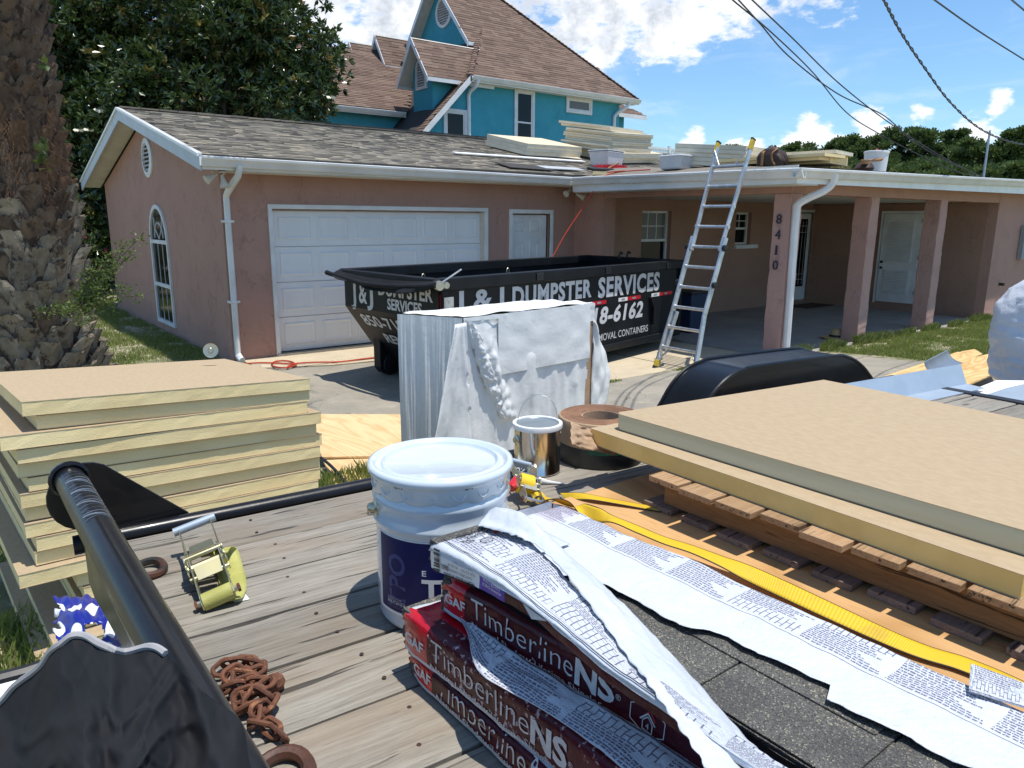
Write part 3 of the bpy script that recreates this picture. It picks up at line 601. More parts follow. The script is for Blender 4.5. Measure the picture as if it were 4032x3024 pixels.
# --- roof
def clip(poly, p):
    x, y = p; n = len(poly); c = False; j = n-1
    for i in range(n):
        if (poly[i][1] > y) != (poly[j][1] > y) and x < (poly[j][0]-poly[i][0])*(y-poly[i][1])/(poly[j][1]-poly[i][1])+poly[i][0]: c = not c
        j = i
    return c
def shingle_field(parent, o, ax, up, poly, expo, wmin, wmax, mat, near=None, th=.007, nmax=0, rnd=random.Random(3), lap=1.0):
    "courses of tabs on the plane through o; ax runs along the eave, up runs up the slope; poly in those coordinates"
    o = Vector(o); ax = Vector(ax).normalized(); up = Vector(up).normalized(); nr = ax.cross(up).normalized(); tabs = []
    if nr.z < 0: nr = -nr
    y0 = min(p[1] for p in poly); y1 = max(p[1] for p in poly); x0 = min(p[0] for p in poly); x1 = max(p[0] for p in poly); y = y0; r = 0
    while y < y1:
        x = x0-rnd.random()*wmax
        while x < x1:
            w = rnd.uniform(wmin, wmax)
            if clip(poly, (x+w/2, y+expo*.5)):
                a = max(x, x0); b = min(x+w, x1)
                h = th*rnd.uniform(.6, 1.5); tabs.append((a+.001, b-.001, y, min(y+expo*1.12, y1), h))
            x += w
        y += expo; r += 1
    def corners(t): a, b, c, d, h = t; return [o+ax*a+up*c, o+ax*b+up*c, o+ax*b+up*d, o+ax*a+up*d], [o+ax*a+up*c+nr*h, o+ax*b+up*c+nr*h, o+ax*b+up*d+nr*.001, o+ax*a+up*d+nr*.001]
    if nmax: tabs.sort(key=lambda t: (o+ax*t[0]+up*t[2]-CAM).length); fronts, rest = tabs[:nmax], tabs[nmax:]
    else: fronts, rest = [], tabs
    for t in fronts:
        b4, t4 = corners(t); c = b4[0]; me = MB().hexa([p-c for p in b4], [p-c for p in t4]).build('shingle', mat, None)
        me.location = c; me.parent = parent; me.matrix_parent_inverse = world_of(parent).inverted()
    mb = MB()
    for t in rest: mb.hexa(*corners(t))
    if rest: mb.build('shingles', mat, parent, kind='stuff')
XL = 2.835; XR = 22.0; s_ = SL
def rz(y, off=0): return EAVE_Z+(y-10.1)*SL+off
roof = MB(); roof.prism([(XL, 10.13, rz(10.13)-.012), (XL, RIDGE_Y, RIDGE_Z-.012), (XL, 19.5, rz(10.13)-.012), (XL, 19.5, rz(10.13)-.10), (XL, RIDGE_Y, RIDGE_Z-.12), (XL, 10.13, rz(10.13)-.10)], (XR-XL, 0, 0))
roof = roof.build('roof', 'roof_deck', H, label='grey brown shingle roof')
L = math.hypot(RIDGE_Y-10.13, RIDGE_Z-rz(10.13)); up = Vector((0, RIDGE_Y-10.13, RIDGE_Z-rz(10.13)))
shingle_field(roof, (XL, 10.13, rz(10.13)-.010), (1, 0, 0), up, [(0, 0), (XR-XL, 0), (XR-XL, L), (0, L)], .135, .11, .26, 'shingle_weathered', nmax=300, th=.012)
mb = MB()
for i in range(62): mb.box((XL+i*.31, RIDGE_Y-.13, RIDGE_Z-.018+random.uniform(0, .01)), (XL+i*.31+.32, RIDGE_Y+.13, RIDGE_Z+.012+random.uniform(0, .008)))
mb.build('ridge_caps', 'shingle_weathered', roof, kind='stuff'); box('ridge_strip', (6.1, RIDGE_Y-.14, RIDGE_Z+.02), (11.9, RIDGE_Y+.14, RIDGE_Z+.035), 'black_rubber', roof)
wr = MB()
def wz(x, y): return min(2.715+(x-9.15)*.16, 2.70+(y-5.68)*.060+(x-9.2)*.012)
gx = [9.15, 9.6, 10, 11, 13, 16, 20, 22]; gy = [5.68, 6.2, 7, 8, 9, 10, 10.9, 12]
wr.add([(x, y, wz(x, y)+.02) for y in gy for x in gx], [(j*8+i, j*8+i+1, (j+1)*8+i+1, (j+1)*8+i) for j in range(7) for i in range(7)])
wr.build('porch_roof', 'shingle_weathered', H)
# rake boards, soffit, fascia
for (ya, za, yb, zb) in ((10.13, rz(10.13), RIDGE_Y, RIDGE_Z), (19.5, rz(10.13), RIDGE_Y, RIDGE_Z)):
    d = .19; MB().prism([(XL-.03, ya, za-.02), (XL-.03, yb, zb-.02), (XL-.03, yb, zb-.02-d), (XL-.03, ya, za-.02-d)], (.028, 0, 0)).build('rake_board', 'trim_blue_grey', H, bevel=.003)
    MB().prism([(XL-.055, ya, za+.004), (XL-.055, yb, zb+.004), (XL-.055, yb, zb-.035), (XL-.055, ya, za-.035)], (.07, 0, 0)).build('drip_edge', 'white_gutter', H)
    MB().prism([(XL+.0, ya, za-.125), (XL+.0, yb, zb-.125), (XL+.0, yb, zb-.14), (XL+.0, ya, za-.14)], (XC-XL-.001, 0, 0)).build('soffit', 'soffit', H)
box('soffit', (XC, 10.15, 2.605), (9.69, YG-.001, 2.62), 'soffit', H); box('fascia', (XL, 10.135, 2.615), (9.20, 10.155, 2.79), 'white_gutter', H)
box('soffit', (9.2, 5.72, 2.49), (9.69, 10.13, 2.505), 'soffit', H); box('fascia', (9.17, 5.72, 2.50), (9.19, 10.13, 2.74), 'white_gutter', H)
GP = [(0, 0), (-.005, .055), (-.03, .075), (-.055, .10), (-.105, .12), (-.115, .135), (-.10, .14), (-.10, .125), (-.01, .1)]  # ogee section: x = outward
def gutter(name, a, b, out, h=.135):
    a = Vector(a); b = Vector(b); out = Vector(out); sec = [(0, 0), (.055, 0), (.075, .02), (.082, .045), (.10, .07), (.125, .09), (.128, .118), (.118, .125), (.110, .118), (.105, .1), (.07, .06), (.05, .015), (.005, .015), (.005, .125), (0, .125)]
    n = len(sec); mb = MB()
    st = [a+out*x+Vector((0, 0, z)) for x, z in sec]; en = [b+out*x+Vector((0, 0, z)) for x, z in sec]
    mb.add(st+en, [(i, (i+1) % n, n+(i+1) % n, n+i) for i in range(n)]+[tuple(range(n)), tuple(range(2*n-1, n-1, -1))], None, True)
    return mb.build(name, 'white_gutter', H, autosmooth=40)
gutter('gutter', (XL-.03, 10.13, 2.65), (9.045, 10.13, 2.622), (0, -1, 0)); gutter('gutter', (9.17, 10.13, 2.622), (9.17, 5.595, 2.567), (-1, 0, 0))
g3 = gutter('gutter', (9.045, 5.72, 2.567), (22, 5.72, 2.775), (0, -1, 0))
MB().hexa([(9.19, 5.72, 2.505), (22, 5.72, 2.60), (22, 5.74, 2.60), (9.19, 5.74, 2.505)], [(9.19, 5.72, 2.695), (22, 5.72, 2.91), (22, 5.74, 2.91), (9.19, 5.74, 2.695)]).build('fascia', 'white_gutter', H)
MB().hexa([(9.19, 5.74, 2.515), (22, 5.74, 2.61), (22, 6.095, 2.63), (9.69, 6.095, 2.55)], [(9.19, 5.74, 2.53), (22, 5.74, 2.625), (22, 6.095, 2.645), (9.69, 6.095, 2.565)]).build('soffit', 'soffit', H)
# downspouts: rectangular pipe with corrugated elbows
def downspout(pts, w, d, parent=H):
    pts = [Vector(p) for p in pts]; mb = MB(); path = smooth_path(pts, 5); mb.tube(path, w, 8, flat=d/w); o = mb.build('downspout', 'white_gutter', parent, autosmooth=25); return o
downspout([(3.28, 10.06, 2.68), (3.27, 10.10, 2.56), (3.25, 10.32, 2.44), (3.235, 10.53, 2.32), (3.235, 10.56, 2.2), (3.235, 10.565, 1.4), (3.235, 10.565, .2), (3.235, 10.545, .10), (3.235, 10.40, .05)], .052, .042)
for z in (1.95, .85): box('pipe_strap', (3.165, 10.515, z), (3.305, 10.634, z+.03), 'white_gutter', H)
downspout([(9.98, 5.66, 2.66), (9.97, 5.68, 2.52), (9.90, 5.76, 2.42), (9.78, 5.90, 2.33), (9.70, 6.00, 2.24), (9.70, 6.02, 2.10), (9.72, 6.02, 1.2), (9.74, 6.02, .35), (9.745, 6.02, .06)], .060, .048)
# eave lamps
def flood(c, d):
    t = thing('flood_light', c, None, None); t.parent = H; t.matrix_parent_inverse = world_of(H).inverted()
    A = Vector(d).normalized().to_track_quat('Z', 'Y').to_matrix()
    MB().lathe([(.022, -.10), (.028, -.05), (.035, -.02), (.060, .05), (.062, .06), (.0, .065)], c, 16, axis=A).build('lamp_head', 'light_beige', t)
    tube('bracket', [Vector(c)-Vector(d).normalized()*.09, (c[0]+.04, c[1]+.02, 2.61)], .012, 'light_beige', t)
flood((2.98, 10.35, 2.52), (-1, -.1, -.55)); flood((3.13, 10.27, 2.46), (0.1, -.2, -1)); flood((9.25, 10.35, 2.50), (-.8, -.1, -.5)); flood((9.45, 10.2, 2.43), (.6, -.8, -.5))

# ================================================================== turquoise house behind
BH = thing('stucco_house', (19, 27, 0), 'tall turquoise stucco house with steep brown shingle roof behind the garage', 'house')
def bpoly(name, pts, off, mat, parent=BH, label=None): return MB().prism(pts, off).build(name, mat, parent, label=label)
EZ = 7.15; AX = (20.5, 28.4, 11.75); Y0 = 24.0
bpoly('wall', [(24.35, Y0, 0), (24.35, Y0, 6.98), (16.3, Y0, 6.98), (13.4, Y0, 4.25), (13.4, Y0, 0)], (0, .3, 0), 'stucco_teal')
box('wall', (24.05, Y0+.3, 0), (24.35, 33, 6.98), 'stucco_teal', BH); box('wall', (24.55, 25.6, 0), (26.3, 33, 6.9), 'stucco_teal', BH)
def roof_face(name, pts, th=.12, mat='roof_deck', parent=BH):
    p = [Vector(q) for q in pts]; n = (p[1]-p[0]).cross(p[2]-p[0]).normalized()
    if n.z < 0: n = -n
    return MB().prism([q-n*.015 for q in p], -n*th).build(name, mat, parent), n
def shingled(name, pts, eave, expo=.145, parent=BH, wmin=.25, wmax=.6):
    "roof face with courses of tabs; eave = indexes of the two points on the lowest edge"
    o, n = roof_face(name, pts, parent=parent); p = [Vector(q) for q in pts]; a, b = p[eave[0]], p[eave[1]]; ax = (b-a).normalized(); ax = Vector((ax.x, ax.y, 0)).normalized() if abs(ax.z) < .02 else ax
    up = n.cross(ax)
    if up.z < 0: up = -up
    poly = [((q-a).dot(ax), (q-a).dot(up)) for q in p]
    shingle_field(o, a, ax, up, poly, expo, wmin, wmax, 'shingle_brown', th=.014, rnd=random.Random(len(pts))); return o
A0 = (16.25, 23.62, EZ-.02); B0 = (25.15, 23.62, EZ-.02); AP = AX; back = (24.6, 32.8, EZ)
shingled('roof', [A0, B0, AP], (0, 1))
roof_face('roof', [B0, back, AP])
k_ = 1.02
LB = (12.6, 23.62, EZ-.02-(16.25-12.6)*k_); LC = (12.6, 33.2, LB[2]); LD = (16.25, 33.2, EZ-.02)
# the left face sweeps down past the eave; its courses run front to back
Lo, Ln = roof_face('roof', [LB, A0, AP, (20.5, 29.0, 11.7), LD, LC])
upv = Vector((1, 0, k_)).normalized(); o_ = Vector(LB); ln = math.hypot(16.25-12.6, (16.25-12.6)*k_)
# small corrections: AP is above that plane line, so course the lower part and the upper part apart
shingle_field(Lo, o_, (0, 1, 0), upv, [(0, 0), (9.6, 0), (9.6, ln), (0, ln)], .145, .25, .6, 'shingle_brown', th=.014)
up2 = (Vector(AP)-Vector((A0[0], AP[1], A0[2]))); l2 = up2.length
shingle_field(Lo, Vector(A0), (0, 1, 0), up2, [(0, 0), (9.6, 0), (AP[1]-A0[1], l2)], .145, .25, .6, 'shingle_brown', th=.014)
for a_, b_ in ((A0, AP), (B0, AP)):
    a_, b_ = Vector(a_), Vector(b_); hc = MB(); nn_ = 44
    for i in range(nn_):
        p = a_.lerp(b_, i/nn_); q = a_.lerp(b_, (i+1.15)/nn_); hc.tube([p+Vector((0, 0, .035)), q+Vector((0, 0, .012))], [.12, .10], 6, flat=.3)
    hc.build('hip_caps', 'shingle_brown', BH, kind='stuff')
# white rake and gutters
MB().prism([(A0[0]+.05, 23.60, A0[2]+.03), (12.6, 23.60, LB[2]+.03), (12.6, 23.60, LB[2]-.22), (A0[0]+.05, 23.60, A0[2]-.22)], (0, .04, 0)).build('rake_board', 'white_gutter', BH)
def bgutter(a, b, out=(0, -1, 0), parent=BH):
    a = Vector(a); b = Vector(b); out = Vector(out); sec = [(0, 0), (.07, 0), (.13, .09), (.15, .14), (.13, .15), (.11, .10), (.02, .02), (.0, .15)]; n = len(sec)
    return MB().add([a+out*x+Vector((0, 0, z)) for x, z in sec]+[b+out*x+Vector((0, 0, z)) for x, z in sec], [(i, (i+1) % n, n+(i+1) % n, n+i) for i in range(n)]).build('gutter', 'white_gutter', parent)
bgutter((16.3, 23.60, EZ-.17), (25.15, 23.60, EZ-.17)); box('fascia', (16.25, 23.60, EZ-.23), (25.15, 23.63, EZ-.03), 'white_gutter', BH); box('soffit', (16.3, 23.63, EZ-.21), (25.1, 24.0, EZ-.18), 'soffit', BH)
tube('downspout', smooth_path([(16.55, 23.55, EZ-.15), (16.5, 23.62, EZ-.35), (16.40, 23.92, EZ-.6), (16.40, 23.94, 6), (16.40, 23.94, 3)]), .075, 'white_gutter', BH)
tube('downspout', smooth_path([(24.5, 23.55, EZ-.15), (24.45, 23.65, EZ-.35), (24.05, 23.9, EZ-.7), (24.0, 23.94, 6), (24.0, 23.94, 3)]), .075, 'white_gutter', BH)
shingled('roof', [(24.4, 25.1, 6.78), (27.3, 25.1, 6.78), (26.4, 26.3, 7.5), (24.4, 26.3, 7.5)], (0, 1)); box('fascia', (24.4, 25.07, 6.62), (27.3, 25.1, 6.79), 'white_gutter', BH)
MB().lathe([(.06, 0), (.06, .35), (.11, .36), (.11, .45), (0, .47)], (23.5, 25.15, 8.05), 12).build('roof_vent', 'aluminium', BH)
def bwin(x0, x1, z0, z1, rail=None, label=None, glass='window_glass', w=.11):
    t = thing('window', (x0, Y0, z0), None, None); t.parent = BH; t.matrix_parent_inverse = world_of(BH).inverted(); t['label'] = label
    f = MB(); y = Y0-.06; f.box((x0, y, z0), (x0+w, y+.058, z1)); f.box((x1-w, y, z0), (x1, y+.058, z1)); f.box((x0+w, y, z1-w), (x1-w, y+.058, z1)); f.box((x0+w, y, z0), (x1-w, y+.058, z0+w)); f.build('window_frame', 'white_paint', t, bevel=.01)
    f = MB(); y = Y0-.04; a, b, c, d = x0+w, x1-w, z0+w, z1-w; e = .06; f.box((a, y, c), (a+e, y+.03, d)); f.box((b-e, y, c), (b, y+.03, d)); f.box((a+e, y, d-e), (b-e, y+.03, d)); f.box((a+e, y, c), (b-e, y+.03, c+e)); f.build('sash', 'white_paint', t)
    box('pane', (a+e, Y0-.02, c+e), (b-e, Y0-.005, d-e), glass, t)
    if rail: box('window_rail', (a+e, Y0-.045, rail-.03), (b-e, Y0-.006, rail+.03), 'white_paint', t)
bwin(15.30, 16.33, 4.45, 5.97, label='dark window under the sloping white rake'); bwin(18.56, 19.57, 3.9, 6.98, 5.75, label='tall narrow dark window'); bwin(21.24, 22.69, 6.33, 6.97, label='small wide window under the eave', glass='blind_glass')
# dormers on the left face
def dormer(x0, yc, hw, zb, ze, zp, depth, parent=BH, over=.45, lou=None, nm='dormer'):
    t = thing(nm, (x0, yc, zb), None, None); t.parent = parent; t.matrix_parent_inverse = world_of(parent).inverted()
    MB().prism([(x0, yc-hw, zb), (x0, yc+hw, zb), (x0, yc+hw, ze), (x0, yc, zp-.12), (x0, yc-hw, ze)], (depth, 0, 0)).build('dormer_wall', 'stucco_teal', t)
    sl = (zp-ze)/hw; eo = hw+.42
    for sg in (-1, 1):
        e = (x0-over, yc+sg*eo, zp-sl*eo); f = (x0+depth, yc+sg*eo, zp-sl*eo); g = (x0+depth, yc, zp); h = (x0-over, yc, zp)
        o, n = roof_face('dormer_roof', [e, f, g, h], .06, 'soffit', t); a = Vector(e); ax = Vector((1, 0, 0)); upd = Vector((0, -sg*eo, sl*eo)).normalized()
        mb = MB(); rnd = random.Random(5); y = 0; Ls = math.hypot(eo, sl*eo)
        while y < Ls-.02:
            x = -rnd.random()*.4
            while x < depth+over:
                w = rnd.uniform(.25, .6); p0 = a+ax*max(x, 0)+upd*y; p1 = a+ax*min(x+w, depth+over)+upd*y; q = upd*min(.16, Ls-y)
                hh = n*.014*rnd.uniform(.6, 1.4); mb.hexa([p0, p1, p1+q, p0+q], [p0+hh, p1+hh, p1+q+n*.002, p0+q+n*.002]); x += w
            y += .145
        mb.build('shingles', 'shingle_brown', t, kind='stuff') if False else place_stuff(mb, t)
        MB().prism([(x0-over-.03, yc+sg*eo, zp-sl*eo+.01), (x0-over-.03, yc, zp+.01), (x0-over-.03, yc, zp-.22), (x0-over-.03, yc+sg*eo, zp-sl*eo-.2)], (.03, 0, 0)).build('rake_board', 'white_gutter', t)
        box('gutter', (x0-over, yc+sg*eo-.03, zp-sl*eo-.15), (x0+depth*.72, yc+sg*eo+.03, zp-sl*eo-.02), 'white_gutter', t)
    if lou:
        cy, cz, ry, rz_, arched = lou; xf = x0-.05; n = 26
        if arched: o = [(cy-ry, cz-rz_), (cy+ry, cz-rz_)]+[(cy+ry*math.cos(math.pi*i/14), cz+.25*rz_+.75*rz_*math.sin(math.pi*i/14)) for i in range(15)]
        else: o = [(cy+ry*math.cos(2*math.pi*i/n), cz+rz_*math.sin(2*math.pi*i/n)) for i in range(n)]
        inn = [(cy+(a-cy)*.76, cz+(b-cz)*.82) for a, b in o]; n = len(o)
        MB().add([(xf, a, b) for a, b in o]+[(xf-.02, a, b) for a, b in inn]+[(x0-.002, a, b) for a, b in o]+[(x0-.003, a, b) for a, b in inn], [(i, (i+1) % n, n+(i+1) % n, n+i) for i in range(n)]+[(i, (i+1) % n, 2*n+(i+1) % n, 2*n+i) for i in range(n)]+[(n+i, n+(i+1) % n, 3*n+(i+1) % n, 3*n+i) for i in range(n)]).build('vent_frame', 'white_paint', t)
        MB().add([(x0-.004, a, b) for a, b in inn], [tuple(range(n))]).build('vent_back', 'grey_box', t)
        lz = [b for a, b in inn]; zz = min(lz)+.05; mb = MB()
        while zz < max(lz)-.04:
            w_ = [a for a, b in inn if abs(b-zz) < .14] or [cy-.1, cy+.1]
            hwid = ry*.76*(1 if arched and zz < cz+.25*rz_ else math.sqrt(max(.05, 1-(max(0, abs(zz-(cz+(.25*rz_ if arched else 0))))/(rz_*.82*(.75 if arched else 1)))**2)))*.97
            box('louver', (0, -hwid, -.006), (.05, hwid, .006), 'white_paint', t, M4=Matrix.Translation((x0-.055, cy, zz)) @ Matrix.Rotation(R(-38), 4, 'Y')); zz += .095
    return t
def place_stuff(mb, t): o = mb.build('shingles', 'shingle_brown', t, kind='stuff'); return o
dormer(15.05, 24.97, .675, 5.6, 7.52, 8.42, 3.4, lou=(25.02, 7.25, .39, .56, True))
dormer(17.8, 27.9, 2.2, 8.4, 9.2, 11.7, 2.6, over=.5, lou=(27.72, 10.30, .62, .60, False))
# left wing
WY = 26.0; WE = 6.02; WR = (30.4, 8.95)
box('wall', (4, WY+.4, 0), (15.5, WY+.7, 6.0), 'stucco_teal', BH)
shingled('roof', [(4, WY, WE), (14.9, WY, WE), (18.6, WR[0], WR[1]), (4, WR[0], WR[1])], (0, 1)); roof_face('roof', [(4, WR[0], WR[1]), (18.6, WR[0], WR[1]), (18.6, 34.5, WE), (4, 34.5, WE)])
bgutter((4, WY, WE-.2), (14.85, WY, WE-.2)); box('fascia', (4, WY-.02, WE-.24), (14.9, WY, WE-.03), 'white_gutter', BH)
box('ridge_strip', (9.0, WR[0]-.12, WR[1]+.02), (13.3, WR[0]+.12, WR[1]+.09), 'black_rubber', BH)
dormer(16.1, 30.2, .40, 8.5, 8.98, 9.62, 2.0, over=.2); dormer(15.1, 30.6, .34, 8.3, 8.75, 9.28, 1.6, over=.2)
# white balustrade far behind the roof
BR = thing('balcony_railing', (29, 27, 5), 'white balcony railing seen between the foam stacks on the roof', 'railing')
box('deck_floor', (26.4, 27, 4.2), (36, 30, 4.7), 'white_paint', BR); box('column', (27, 27.2, 0), (27.4, 27.6, 4.2), 'white_paint', BR); box('column', (34, 27.2, 0), (34.4, 27.6, 4.2), 'white_paint', BR)
box('top_rail', (26.4, 26.96, 5.62), (36, 27.04, 5.72), 'white_paint', BR); box('bottom_rail', (26.4, 26.97, 4.80), (36, 27.03, 4.86), 'white_paint', BR)
for i in range(5): box('rail_post', (26.5+i*2.3, 26.93, 4.7), (26.64+i*2.3, 27.07, 5.82), 'white_paint', BR)
bal = box('baluster', (26.7, 26.98, 4.86), (26.76, 27.02, 5.62), 'white_paint', BR)
for i in range(1, 70):
    c = bal.copy(); COL.objects.link(c); c.location.x += i*.13

# ================================================================== trees
def leaves(mb_v, mb_f, c, dirv, L, Wd, droop=.25, bend=None):
    a = Vector(dirv).normalized(); s = a.cross(Vector((random.gauss(0, 1), random.gauss(0, 1), random.gauss(0, 1)))).normalized(); n = a.cross(s); b = len(mb_v); c = Vector(c)
    mb_v += [tuple(c), tuple(c+a*L*.45+s*Wd*.5+n*L*.05), tuple(c+a*L-n*L*droop*.3), tuple(c+a*L*.45-s*Wd*.5+n*L*.05)]; mb_f.append((b, b+1, b+2, b+3))
def rosette_tree(name, clumps, n_per, leafL, leafW, mat, mat2, parent, frac2=.08, rnd=1.0):
    v, f, mi = [], [], []
    for (c, rad) in clumps:
        for _ in range(n_per):
            # points mostly on the shell of the clump
            d = Vector((random.gauss(0, 1), random.gauss(0, 1), random.gauss(0, 1))).normalized(); p = Vector(c)+d*rad*random.uniform(.55, 1.08)*Vector((1, 1, .85)).length/1.65
            outd = (d+Vector((0, 0, .35))).normalized(); second = random.random() < frac2
            for q in range(random.randint(6, 9)):
                a = (outd*.55+Vector((random.gauss(0, .6), random.gauss(0, .6), random.gauss(0, .5)))).normalized(); leaves(v, f, p, a, leafL*random.uniform(.7, 1.15), leafW*random.uniform(.8, 1.1)); mi.append(1 if second else 0)
    me = bpy.data.meshes.new(name); me.from_pydata(v, [], f); me.materials.append(MATS[mat]); me.materials.append(MATS[mat2]); me.polygons.foreach_set('material_index', mi)
    o = link(bpy.data.objects.new(name, me)); place(o, parent); return o
def limb(p0, p1, r0, r1, parent, name='limb', mat='bark', wob=.25, seed=0):
    P0, P1 = Vector(p0), Vector(p1); n = 7; pts = []
    for i in range(n):
        t = i/(n-1); p = P0.lerp(P1, t); w = noise.noise_vector(Vector((seed*3.1, t*2.2, seed)))*wob*math.sin(math.pi*t); pts.append(p+w)
    return MB().tube(pts, [r0+(r1-r0)*i/(n-1) for i in range(n)], 8).build(name, mat, parent)
MT = thing('magnolia_tree', (6.0, 21.5, 0), 'large dark glossy magnolia tree behind the garage, with a few white flowers', 'tree')
rg = random.Random(11); clumps = []
def in_mag(px, py):
    xs = [(150, -50, 1120), (250, -50, 1180), (330, -50, 1100), (420, -50, 700), (520, -50, 470), (900, -50, 500), (1080, -50, 480), (1180, -50, 480), (1230, 180, 480), (1290, 190, 450), (1320, 230, 400)]
    return True
spots = []
for _ in range(4200):
    px = rg.uniform(60, 1310); py = rg.uniform(-260, 1120)
    top = -260 if px < 1120 else (60 if px < 1190 else 175)
    if px > 1180 and py < 0 and px < 1260: top = -60
    bot = 1120 if px < 380 else (600 if px < 500 else 490)
    if px > 1240: top, bot = 190, 430
    if not (top < py < bot): continue
    if 270 < px < 345 and 170 < py < 260: continue     # gaps that show the sky
    if 350 < px < 400 and 265 < py < 330: continue
    if 630 < px < 700 and 300 < py < 395: continue
    d = rg.uniform(18.5, 23.5) if px > 380 else rg.uniform(19, 23)
    spots.append((far(px, py, d), rg.uniform(.42, .75)))
spots = [s for s in spots if s[0].y > 19.9 and s[0].z > .3][:430]
trunkbase = Vector((6.2, 22.0, 0))
rosette_tree('crown', spots, 34, .22, .095, 'magnolia_leaf', 'magnolia_gold', MT, .07)
limb((6.2, 22, 0), (6.0, 21.9, 4.2), .26, .18, MT, 'trunk', seed=1)
for i, (px, py) in enumerate(((400, 250), (640, 60), (820, 200), (1000, 100), (1180, 330), (300, 500), (900, -100), (560, -150))): limb((6.1, 21.9, 2.6+.25*(i % 4)), far(px, py, 21), .11, .03, MT, 'limb', seed=i+2)
for i, (px, py) in enumerate(((350, 513), (390, 435), (402, 442), (1304, 386), (310, 515))):
    c = far(px, py, 18.6); fl = MB()
    for q in range(7): a = q*.9; fl.add([c, c+Vector((math.cos(a)*.09, math.sin(a)*.05, .05)), c+Vector((math.cos(a+.4)*.13, math.sin(a+.4)*.06, .02)), c+Vector((math.cos(a+.8)*.09, math.sin(a+.8)*.05, -.03))], [(0, 1, 2, 3)])
    fl.build('flower', 'flower_white', MT)
# pink flowering shrub and dark shrubs seen under the magnolia, wooden fence
FE = thing('garden_fence', (1.5, 24, 0), 'low dark wooden fence behind the palm and garage corner', 'fence')
for zz in (.5, 1.0, 1.5): box('rail', (-6, 24, zz), (8, 24.05, zz+.1), 'fence_wood', FE)
bd = box('fence_board', (-6, 24.06, .05), (-5.86, 24.085, 1.7), 'fence_wood', FE)
for i in range(1, 90): c = bd.copy(); COL.objects.link(c); c.location.x += i*.155
PS = thing('flowering_shrub', (2.2, 22.5, 0), 'pink flowering shrub glimpsed behind the garage corner', 'shrub')
rosette_tree('foliage', [((rg.uniform(.8, 3.2), rg.uniform(22, 23.5), rg.uniform(.3, 2.2)), .5) for _ in range(26)], 22, .09, .05, 'magnolia_leaf', 'flower_pink', PS, .3); limb((2.2, 22.5, 0), (2.2, 22.6, 1.2), .05, .03, PS, 'stem')
PB = thing('flowering_shrub', (11, 33, 0), 'tall red pink flowering tree showing through a gap in the magnolia', 'shrub')
rosette_tree('foliage', [((far(660, 345, 31)+Vector((rg.uniform(-1, 1), 0, rg.uniform(-.8, .8)))), .6) for _ in range(8)], 25, .16, .1, 'flower_pink', 'flower_pink', PB, .3); limb((12, 33, 0), tuple(far(660, 380, 31)), .12, .05, PB, 'trunk')
SH = thing('dark_shrub', (2.6, 20.6, 0), 'dense dark green shrub beside the rear corner of the garage', 'shrub')
rosette_tree('foliage', [((rg.uniform(.4, 2.7), rg.uniform(20.2, 21.6), rg.uniform(.2, 2.6)), .55) for _ in range(30)], 26, .15, .07, 'magnolia_leaf', 'magnolia_leaf', SH, 0); limb((2, 21, 0), (2, 21, 1.4), .06, .03, SH, 'stem')

# pines beyond the porch roof
def pine(px, py_top, dist, wpx, hpx, seed, label):
    r_ = random.Random(seed); top = far(px, py_top, dist); base = Vector((top.x, top.y, 0)); s = dist/F_PX; wd = wpx*s; ht = hpx*s
    t = thing('pine_tree', base, label, 'tree', group='pine trees beyond the porch roof'); v, f = [], []
    limb(base, top-Vector((0, 0, .1*ht)), .22, .08, t, 'trunk', 'bark_pine', .6, seed)
    side = RT.copy(); side.z = 0; side.normalize(); dp = Vector((side.y, -side.x, 0)); n = 46
    lb = MB()
    for i in range(64):
        h = r_.random()**.8; z = top.z-h*ht; w = wd*.5*(.30+.80*math.sin(math.pi*min(1, h*.75+.2)))*math.sqrt(r_.uniform(.05, 1)); a = r_.uniform(0, 2*math.pi)
        c = Vector((top.x, top.y, z))+side*math.cos(a)*w+dp*math.sin(a)*w*.9; cr = wd*r_.uniform(.045, .115)
        lb.tube([Vector((top.x, top.y, z-abs(w)*.35)), (Vector((top.x, top.y, z-.2*abs(w)))+c)*.5, c], [.07, .045, .02], 4)
        for q in range(int(170*(cr/(wd*.08)))):
            d = Vector((r_.gauss(0, 1), r_.gauss(0, 1), r_.gauss(0, .62))); d.normalize(); p = c+Vector((d.x*cr, d.y*cr, d.z*cr*.6))*r_.uniform(.2, 1.35)
            a2 = (d+Vector((r_.gauss(0, .6), r_.gauss(0, .6), .55+r_.gauss(0, .4)))).normalized(); sd = a2.cross(Vector((r_.gauss(0, 1), r_.gauss(0, 1), r_.gauss(0, 1)))).normalized()
            L = .42; b = len(v); v += [tuple(p-sd*.02), tuple(p+sd*.02), tuple(p+a2*L+sd*.07), tuple(p+a2*L-sd*.07)]; f.append((b, b+1, b+2, b+3))
    lb.build('limb', 'bark_pine', t); me = bpy.data.meshes.new('crown'); me.from_pydata(v, [], f); me.materials.append(MATS['pine_needle']); o = link(bpy.data.objects.new('crown', me)); place(o, t)
